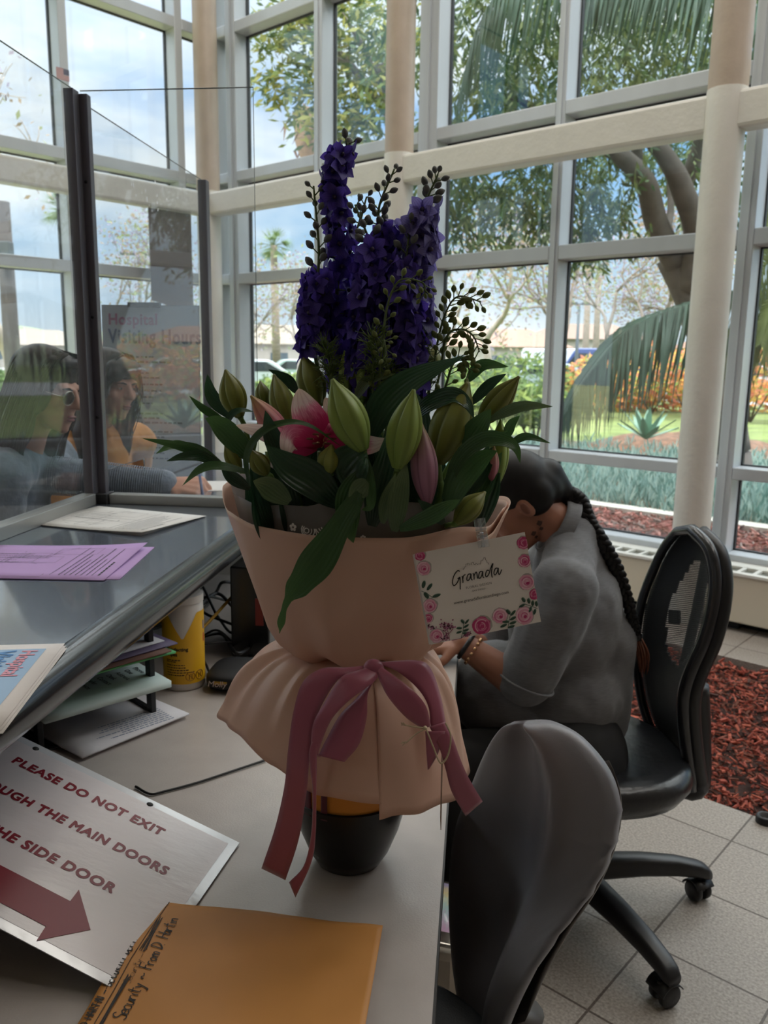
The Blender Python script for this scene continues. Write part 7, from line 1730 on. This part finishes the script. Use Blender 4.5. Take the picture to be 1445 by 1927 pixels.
stem('lily stem carrying the half-open pink bud and a tall back bud', [(560, 930, 1.08), (560, 860, 1.08)],
     [((548, 840, 1.03), (474, 747, 1.02), 46, m_bpink), ((600, 765, 1.16), (571, 670, 1.18), 54, O)],
     [([(640, 950, .985), (590, 905, .975), (540, 875, .97), (500, 838, .968)], 68, K_, .0), ([(525, 810, 1.1), (520, 770, 1.12), (528, 735, 1.13)], 26, m_leaf, .3), ([(470, 920, 1.03), (435, 895, 1.02), (415, 868, 1.02)], 26, K_, .3)])
def open_lily():
    c = axis(.97); s = catmull([c, axis(1.12), P(610, 930, 1.08), P(603, 850, 1.06)], 6); root = empty('lily_stem', c, 'open pink lily with white-edged petals among the green buds', 'lily', 'oriental lily stems in the bouquet'); mb = MB(); mb.tube(s, .0045, 8); obj('stem', mb, m_stem, root)
    pet = [([(604, 838, 1.045), (590, 800, 1.035), (572, 765, 1.04), (562, 731, 1.05)], 64, .15, .25), ([(606, 835, 1.05), (622, 800, 1.07), (625, 775, 1.09), (612, 748, 1.11)], 52, -.2, .3), ([(608, 838, 1.04), (632, 820, 1.02), (640, 795, 1.02), (622, 775, 1.025)], 56, -.3, .3),
           ([(604, 842, 1.03), (580, 830, 1.0), (556, 822, .985), (545, 838, .975), (540, 862, .975)], 58, .5, -.3), ([(598, 838, 1.04), (560, 835, 1.02), (505, 815, 1.0), (444, 800, .99)], 46, .35, .3), ([(612, 842, 1.04), (660, 838, 1.03), (700, 838, 1.02), (732, 828, 1.015)], 44, .2, .3)]
    for path_, w, roll, fold in pet:
        p = obj('petal', leaf_mesh(path_, w*PXM*1.03, roll, fold, n=8, shape=(.8, .72), across=8), m_petal, root)
    for k in range(6):
        a = k*1.05; b0 = P(605, 842, 1.04); e_ = P(605+22*math.cos(a), 826+10*math.sin(a), .99); mb = MB(); mb.tube(catmull([b0, b0.lerp(e_, .5)+Vector((0, 0, .004)), e_], 4), .0008, 5); obj('stamen', mb, M('filament', 'b9a06a', .5), root)
        mb = MB(); mb.sphere(e_, (.0045, .0014, .0014), 10, 6); obj('anther', mb, M('anther_brown', '5a2c1c', .8), root)
open_lily()
stem('lily stem with the big pale green bud leaning in front of the pink flower', [(690, 950, 1.05), (692, 890, 1.0)],
     [((684, 848, .985), (627, 717, .985), 72, G), ((617, 893, .985), (624, 838, .985), 44, O)],
     [([(688, 860, .98), (694, 900, .975), (697, 950, .97), (680, 960, .97)], 22, m_leaf, .2), ([(640, 905, .985), (665, 870, .98), (690, 850, .985)], 80, K_, .2), ([(700, 930, .99), (660, 890, .985), (640, 850, .985)], 60, K_, -.2)])
stem('lily stem with a hanging blade curling down over the wrap', [(660, 960, 1.03), (655, 930, .99)], [((655, 745, 1.16), (648, 662, 1.18), 27, G), ((682, 752, 1.14), (673, 656, 1.16), 36, G)],
     [([(676, 890, .98), (656, 935, .965), (656, 985, .962), (665, 1022, .962)], 50, m_leaf, .1), ([(690, 912, .975), (655, 962, .957), (612, 1032, .95), (572, 1088, .95), (542, 1128, .95), (531, 1160, .95), (526, 1192, .952)], 68, m_leaf, .15, [(0, .25), (.18, .6), (.40, 1.0), (.55, .72), (.68, .22), (.76, .16), (.88, .24), (1, .02)]), ([(690, 905, .97), (672, 925, .965), (660, 960, .965)], 40, m_leafg, .4)])
stem('lily stem with tall slim buds behind the big leaf, centre back', [(720, 950, 1.12), (712, 830, 1.15)],
     [((718, 800, 1.15), (722, 715, 1.17), 33, O), ((812, 705, 1.2), (818, 652, 1.21), 34, O)],
     [([(692, 830, 1.06), (720, 765, 1.04), (775, 715, 1.03), (873, 671, 1.02)], 58, K_, .15), ([(668, 752, 1.10), (692, 718, 1.09), (744, 703, 1.08)], 22, m_leafg, .4), ([(700, 760, 1.2), (695, 715, 1.2), (680, 690, 1.2)], 26, K_, .2), ([(730, 720, 1.2), (705, 690, 1.19), (690, 678, 1.19)], 30, K_, .3)])
stem('lily stem with the upright pale green bud in front centre', [(735, 980, 1.03), (742, 920, .99)],
     [((748, 882, .985), (778, 737, .985), 66, G)],
     [([(742, 1000, .985), (752, 930, .98), (765, 870, .985)], 40, m_leafg, .1), ([(720, 985, .99), (728, 940, .985), (745, 890, .98)], 26, m_leafg, .3), ([(700, 990, 1.0), (712, 930, .995), (730, 860, 1.0), (735, 800, 1.02)], 52, K_, .1)])
stem('lily stem with the closed mauve bud in front of the olive one', [(795, 985, 1.02), (803, 960, 1.0)],
     [((805, 948, .99), (793, 800, 1.0), 52, m_bmauve)],
     [([(835, 985, .985), (812, 962, .98), (786, 940, .98)], 26, K_, .2), ([(752, 996, .975), (805, 975, .97), (840, 955, .968), (866, 940, .968)], 34, m_leaf, .2), ([(845, 960, .985), (868, 905, .99), (905, 865, 1.0), (936, 848, 1.0)], 46, m_leaf, .2)])
stem('lily stem with the largest olive bud, arching blades toward the seated person', [(820, 960, 1.06), (826, 890, 1.05)],
     [((824, 872, 1.03), (880, 723, 1.04), 78, O), ((902, 800, 1.08), (975, 711, 1.06), 48, O)],
     [([(835, 940, 1.0), (862, 868, .99), (905, 830, .985), (945, 828, .98), (970, 843, .975), (979, 872, .972)], 32, m_leaf, .3), ([(770, 795, 1.06), (805, 762, 1.04), (850, 745, 1.03), (878, 760, 1.02), (892, 788, 1.02)], 34, K_, .4), ([(875, 840, 1.02), (900, 805, 1.01), (924, 769, 1.01)], 44, m_leaf, .2), ([(868, 850, 1.0), (905, 832, .995), (955, 811, .99)], 20, m_leaf, .2), ([(920, 790, 1.04), (980, 766, 1.03), (1040, 765, 1.02)], 22, m_leafg, .3), ([(785, 870, 1.05), (790, 800, 1.08), (785, 740, 1.1)], 46, K_, .1)])
stem('lily stem at the far side with buds leaning toward the window', [(880, 960, 1.12), (915, 880, 1.12)],
     [((938, 905, 1.08), (942, 792, 1.08), 38, G), ((858, 985, .99), (912, 927, 1.0), 46, O), ((925, 905, 1.04), (930, 842, 1.03), 24, m_bpink)],
     [([(878, 718, 1.12), (908, 688, 1.11), (957, 690, 1.1)], 24, m_leaf, .3), ([(884, 762, 1.1), (922, 724, 1.09), (953, 703, 1.08)], 22, K_, .3), ([(952, 826, 1.08), (962, 800, 1.07), (978, 782, 1.06)], 20, m_leaf, .2), ([(957, 838, 1.06), (990, 822, 1.05), (1036, 834, 1.04)], 16, m_leaf, .3), ([(880, 930, 1.02), (905, 880, 1.03), (930, 840, 1.04)], 40, K_, .1), ([(895, 960, 1.03), (918, 900, 1.04), (945, 850, 1.05)], 34, m_leaf, .2)])
# leaves filling the heart of the bunch
rnd = random.Random(12)
def filler(label, pts):
    c = axis(.98); s = catmull([c, axis(1.12)]+[P(*q) for q in pts], 6); root = empty('lily_stem', c, label, 'lily', 'oriental lily stems in the bouquet'); mb = MB(); mb.tube(s, .004, 8); obj('stem', mb, m_stem, root)
    e_ = pts[-1]
    for k in range(26):
        u, v, Y = e_[0]+rnd.uniform(-95, 95), e_[1]+rnd.uniform(-30, 85), e_[2]+rnd.uniform(-.045, .12); du = (u-e_[0])*.6+rnd.uniform(-20, 20)
        obj('leaf', leaf_mesh([(u-du*.4, v+70, Y), (u, v, Y-.01), (u+du*.5, v-rnd.uniform(40, 75), Y-.01)], rnd.uniform(34, 58)*PXM*Y, rnd.uniform(-.5, .5)), K_, root)
filler('budless leafy lily stem deep inside the bunch, below the pink flower', [(570, 960, 1.08), (560, 880, 1.08)]); filler('budless leafy lily stem deep inside the bunch, below the delphiniums', [(690, 960, 1.10), (690, 870, 1.10)]); filler('budless leafy lily stem deep inside the bunch, below the large olive bud', [(820, 960, 1.10), (820, 880, 1.10)])

# ---- delphiniums
def dmat(name, c0, c1, tr=.45):
    return uv_gradient(name, [(0, c0), (.6, c1), (1, c1)], rough=.5, vein=.25, veincol='241a4a', trans=tr, vscale=30, randvar=.28)
m_df = dmat('delphinium_violet', '3a2a80', '5743a6'); m_dl = dmat('delphinium_pale', '5d50a0', '8c84c6', .5); m_dst = M('delphinium_stem', '56663c', .6); m_dbud = M('delphinium_bud', '6b7152', .6, col2='5a5570', scale=90, trans=.2); m_eye = M('floret_eye', '2a1c3c', .6); m_dgreen = M('sprig_bud_green', '6f7a42', .6, trans=.25, var=.15, scale=60)
def floret_mesh(seed):
    rnd = random.Random(seed); mb = MB(); 
    for k in range(5):
        a = k*1.2566+rnd.uniform(-.12, .12); t = rnd.uniform(-.35, .7); rows = []
        for i in range(6):
            s = i/5; w = .40*math.sin(math.pi*(.10+.88*s)**.72)**.9; r_ = .12+s*.88; z = .30*s*(1-s)*1.6+t*s*s*.55
            rows.append([mb.v(Vector((math.cos(a)*r_-math.sin(a)*w*x, math.sin(a)*r_+math.cos(a)*w*x, z+.10*x*x*w+rnd.uniform(-.03, .03)))) for x in (-1, -.33, .33, 1)])
        for i in range(5):
            for j in range(3): mb.face((rows[i][j], rows[i][j+1], rows[i+1][j+1], rows[i+1][j]), ((j/3, i/5), ((j+1)/3, i/5), ((j+1)/3, (i+1)/5), (j/3, (i+1)/5)))
    mb.mi = 1; mb.sphere((0, 0, .12), (.16, .16, .2), 8, 6); mb.mi = 0; mb.tube([(0, 0, 0), (.1, 0, -.35), (.35, 0, -.6)], [.10, .07, .03], 6)
    me = finish(mb, 'floret'); return me
def with_mats(me, mats):
    me = me.copy()
    for q in mats: me.materials.append(q)
    return me
FM = [floret_mesh(i) for i in range(4)]; FV = [with_mats(x, [m_df, m_eye]) for x in FM]; FP = [with_mats(x, [m_dl, m_eye]) for x in FM]
def teardrop():
    mb = MB(); mb.lathe([(.0, -.5), (.16, -.42), (.32, -.15), (.36, .1), (.26, .38), (.10, .56), (.0, .62)], (0, 0, 0), 10, capb=False, capt=False); return finish(mb, 'bud')
BD = with_mats(teardrop(), [m_dbud]); BG = with_mats(teardrop(), [m_dgreen])
def place(name, me, root, p, d, s, spin=0.0):
    o = bpy.data.objects.new(name, me); COL.objects.link(o); o.parent = root
    q = d.normalized().to_track_quat('Z', 'Y').to_matrix().to_4x4() @ Matrix.Rotation(spin, 4, 'Z'); o.matrix_local = WM[root.name].inverted() @ Matrix.Translation(p) @ q @ Matrix.Diagonal((s, s, s, 1)); return o
def delphinium(label, path, f0, f1, nf, size, meshes, rad=.024, budtop=10, seed=1, thin=1.0):
    rnd = random.Random(seed); b0 = axis(.97); c = catmull([b0, axis(1.12)+Vector((rnd.uniform(-.02, .02), rnd.uniform(0, .04), 0))]+[P(*q) for q in path], 10)
    root = empty('delphinium_stalk', b0, label, 'delphinium', 'purple delphinium stalks in the bouquet'); mb = MB(); K = len(c)-1; mb.tube(c, [.0042*(1-.7*i/K) for i in range(K+1)], 7)
    st = 20   # index where the visible spike begins
    def at(f): x = st+(K-st)*f; i = min(int(x), K-1); return c[i].lerp(c[i+1], x-i), (c[i+1]-c[i]).normalized()
    for i in range(nf):
        f = f0+(f1-f0)*(i+.5)/nf; p, t = at(f); a = i*2.4+rnd.uniform(-.4, .4); n_ = t.orthogonal().normalized(); b_ = t.cross(n_); d = (n_*math.cos(a)+b_*math.sin(a)); taper = 1-.45*max(0, (f-f0)/(f1-f0))*thin
        q = p+d*rad*taper*rnd.uniform(.6, 1.1); mb.tube([p, q], .0009, 4)
        place('floret', meshes[i % 4], root, q, (d+t*rnd.uniform(-.1, .45)), size*rnd.uniform(.85, 1.15)*(.75+.25*taper), rnd.uniform(0, 6))
    for i in range(budtop):
        f = f1+(1-f1)*(i+.5)/budtop; p, t = at(f); a = i*2.4+seed; n_ = t.orthogonal().normalized(); b_ = t.cross(n_); d = (n_*math.cos(a)+b_*math.sin(a)+t*.9).normalized(); q = p+d*.015*(1-.45*i/budtop); mb.tube([p, q], .0009, 4)
        place('bud', BD, root, q+d*.004, d, .0145*(1-.35*i/budtop))
    obj('stem', mb, m_dst, root); return root
delphinium('tallest delphinium stalk, violet florets up to its tip', [(640, 760, 1.2), (632, 600, 1.2), (640, 450, 1.19), (628, 340, 1.18), (655, 268, 1.18)], .0, .95, 66, .0195, FV, .017, 3, 1, .55)
delphinium('delphinium stalk with dusky buds above dark florets, at the screen side', [(606, 740, 1.19), (592, 600, 1.18), (600, 480, 1.17), (590, 350, 1.17)],   .12, .56, 46, .0195, FV, .018, 14, 2, .2)
delphinium('short dense delphinium stalk at the centre of the purple mass', [(690, 760, 1.16), (690, 600, 1.15), (700, 480, 1.15), (668, 385, 1.15)], .0, .70, 64, .0205, FV, .022, 10, 3, .3)
delphinium('delphinium stalk with many grey-green buds rising over the centre', [(735, 760, 1.19), (732, 600, 1.18), (735, 470, 1.18), (712, 400, 1.18), (742, 318, 1.18)], .0, .60, 60, .0205, FV, .021, 18, 4, .3)
delphinium('delphinium stalk with pale violet florets and green tip, on the window side', [(772, 740, 1.17), (785, 600, 1.16), (790, 480, 1.15), (795, 400, 1.15), (824, 328, 1.14)], .15, .78, 48, .0200, FP, .019, 11, 5, .2)
delphinium('deep violet delphinium stalk nearest the window, lower florets', [(765, 770, 1.14), (765, 650, 1.13), (760, 540, 1.13), (772, 420, 1.14)], .0, .80, 58, .0205, FV, .021, 8, 6, .3)
delphinium('deep violet delphinium stalk filling the back of the bunch', [(660, 770, 1.24), (652, 620, 1.24), (655, 500, 1.24), (690, 370, 1.24)], .0, .66, 56, .0205, FV, .022, 13, 7, .3)

# ---- budding sprigs and feathery greenery
def sprig(label, path, n, s, seed, side=1.0, hook=0.0):
    rnd = random.Random(seed); b0 = axis(.99); c = catmull([b0, axis(1.13)]+[P(*q) for q in path], 8); K = len(c)-1; root = empty('budding_sprig', b0, label, 'sprig', 'budding green sprigs in the bouquet'); mb = MB(); mb.tube(c, [.0026*(1-.65*i/K) for i in range(K+1)], 6)
    for i in range(n):
        f = .42+.58*(i+.5)/n; x = K*f; j = min(int(x), K-1); p = c[j].lerp(c[j+1], x-j); t = (c[j+1]-c[j]).normalized(); vw = (CAMP-p).normalized(); sd = t.cross(vw).normalized()*(1 if i % 2 else -1); d = (sd*.8+t*.8+vw*rnd.uniform(-.5, .5)).normalized(); q = p+d*rnd.uniform(.006, .014); mb.tube([p, q], .0007, 4); place('bud', BG, root, q+d*.003, d, s*rnd.uniform(.8, 1.15)*(1-.3*f))
    obj('stem', mb, m_dst, root)
sprig('budding sprig reaching past the window mullion, upper of two', [(800, 760, 1.17), (822, 650, 1.15), (838, 590, 1.14), (862, 558, 1.13), (905, 568, 1.12)], 26, .0145, 1)
sprig('budding sprig bending toward the pale tree, lower of two', [(812, 760, 1.16), (838, 640, 1.13), (866, 620, 1.12), (890, 632, 1.11), (902, 662, 1.10)], 24, .0135, 2)
sprig('short budding sprig just above the largest olive bud', [(820, 780, 1.13), (850, 690, 1.11), (868, 672, 1.11), (885, 700, 1.10)], 20, .0125, 3)
sprig('pale green hooked sprig arching in front of the purple florets', [(730, 770, 1.12), (722, 660, 1.09), (728, 580, 1.08), (752, 528, 1.08), (795, 532, 1.08), (800, 552, 1.08)], 20, .0115, 4)
sprig('drooping pale sprig tip among the purple florets, low centre', [(710, 780, 1.10), (715, 690, 1.08), (722, 640, 1.07), (728, 672, 1.06)], 12, .011, 5)
def feathery(label, path, seed, ln):
    rnd = random.Random(seed); b0 = axis(1.0); c = catmull([b0, axis(1.13)]+[P(*q) for q in path], 8); K = len(c)-1; root = empty('feathery_foliage', b0, label, 'foliage sprig', 'feathery greenery among the delphiniums'); mb = MB(); mb.tube(c, [.0018*(1-.6*i/K) for i in range(K+1)], 5); obj('stem', mb, m_dst, root); mb = MB()
    for i in range(22):
        x = K*(.55+.45*i/21); j = min(int(x), K-1); p = c[j].lerp(c[j+1], x-j); t = (c[j+1]-c[j]).normalized()
        for k in range(5):
            d = (Vector((rnd.gauss(0, 1), rnd.gauss(0, .7), rnd.gauss(.3, .8))).normalized()+t*.5).normalized(); l = ln*rnd.uniform(.5, 1.1); e_ = p+d*l; mb.tube([p, p+d*l*.5+Vector((0, 0, .002)), e_], [.0006, .0005, .0002], 4)
            for m_ in range(2):
                d2 = (d+Vector((rnd.gauss(0, .5), rnd.gauss(0, .5), rnd.gauss(0, .5)))).normalized(); mb.tube([p+d*l*.45, p+d*l*.45+d2*l*.5], [.0005, .0002], 4)
    obj('fronds', mb, M('feather_green', '5c7038', .6, trans=.2), root)
feathery('feathery green sprig beside the lowest purple florets, screen side', [(625, 780, 1.13), (622, 700, 1.12), (612, 655, 1.12)], 1, .028)
feathery('feathery green sprig in front of the purple florets, centre', [(700, 780, 1.10), (702, 690, 1.08), (704, 630, 1.08)], 2, .026)
feathery('feathery green sprig beside the budding sprigs, window side', [(800, 780, 1.14), (795, 700, 1.13), (792, 640, 1.13)], 3, .024)
feathery('feathery green sprig above the rounded buds, back centre', [(740, 790, 1.12), (735, 735, 1.11), (730, 695, 1.11)], 4, .026)

# ---- small things on the floor side
bagc = Vector((.20, 1.62, 0)); b_ = P(846, 1800, 1.62)
bag = empty('clear_bag', (b_.x, b_.y, 0), 'clear bag with metal rim and iridescent pouch on the floor behind the near chair', 'bag')
W = Matrix.Translation((b_.x-.02, b_.y, 0)) @ Matrix.Rotation(R(-15), 4, 'Z')
mb = MB(); mb.box(W @ Vector((0, 0, .15)), (.12, .22, .30), W.to_3x3() @ Vector((1, 0, 0)), W.to_3x3() @ Vector((0, 1, 0)), bevel=.02); obj('bag_body', mb, M('bag_cream', 'c9bfb0', .5, var=.05, scale=9), bag)
mb = MB(); ring = [W @ Vector((x, y, .31)) for x, y in ((-.055, -.1), (.055, -.1), (.062, -.09), (.062, .09), (.055, .1), (-.055, .1), (-.062, .09), (-.062, -.09))]; mb.tube(ring, .005, 8, close=True); obj('metal_rim', mb, M('rim_steel', 'b9b2aa', .2, .9), bag)
irid = uv_gradient('iridescent_film', [(0, 'c9a0c0'), (.35, 'a0c0c0'), (.65, 'd9c890'), (1, 'b0a8d8')], rough=.15, trans=0, noise=.6)
mb = MB(); mb.grid(lambda u, v: W @ Vector((-.045+.09*u, -.08+.16*v, .325+.02*math.sin(u*3.14)*math.sin(v*3.14))), 10, 10); obj('iridescent_pouch', mb, irid, bag)
mb = MB(); c_ = P(1441, 1530, 2.52); c_.z = -.03; mb.lathe([(0, 0), (.028, 0), (.03, .004), (.03, .05), (.026, .055), (.02, .055), (.018, .04), (0, .04)], c_, 24, capb=False, capt=False); obj('ground_light', mb, m_blackp, label='small black ground light at the edge of the bark bed', cat='ground light')
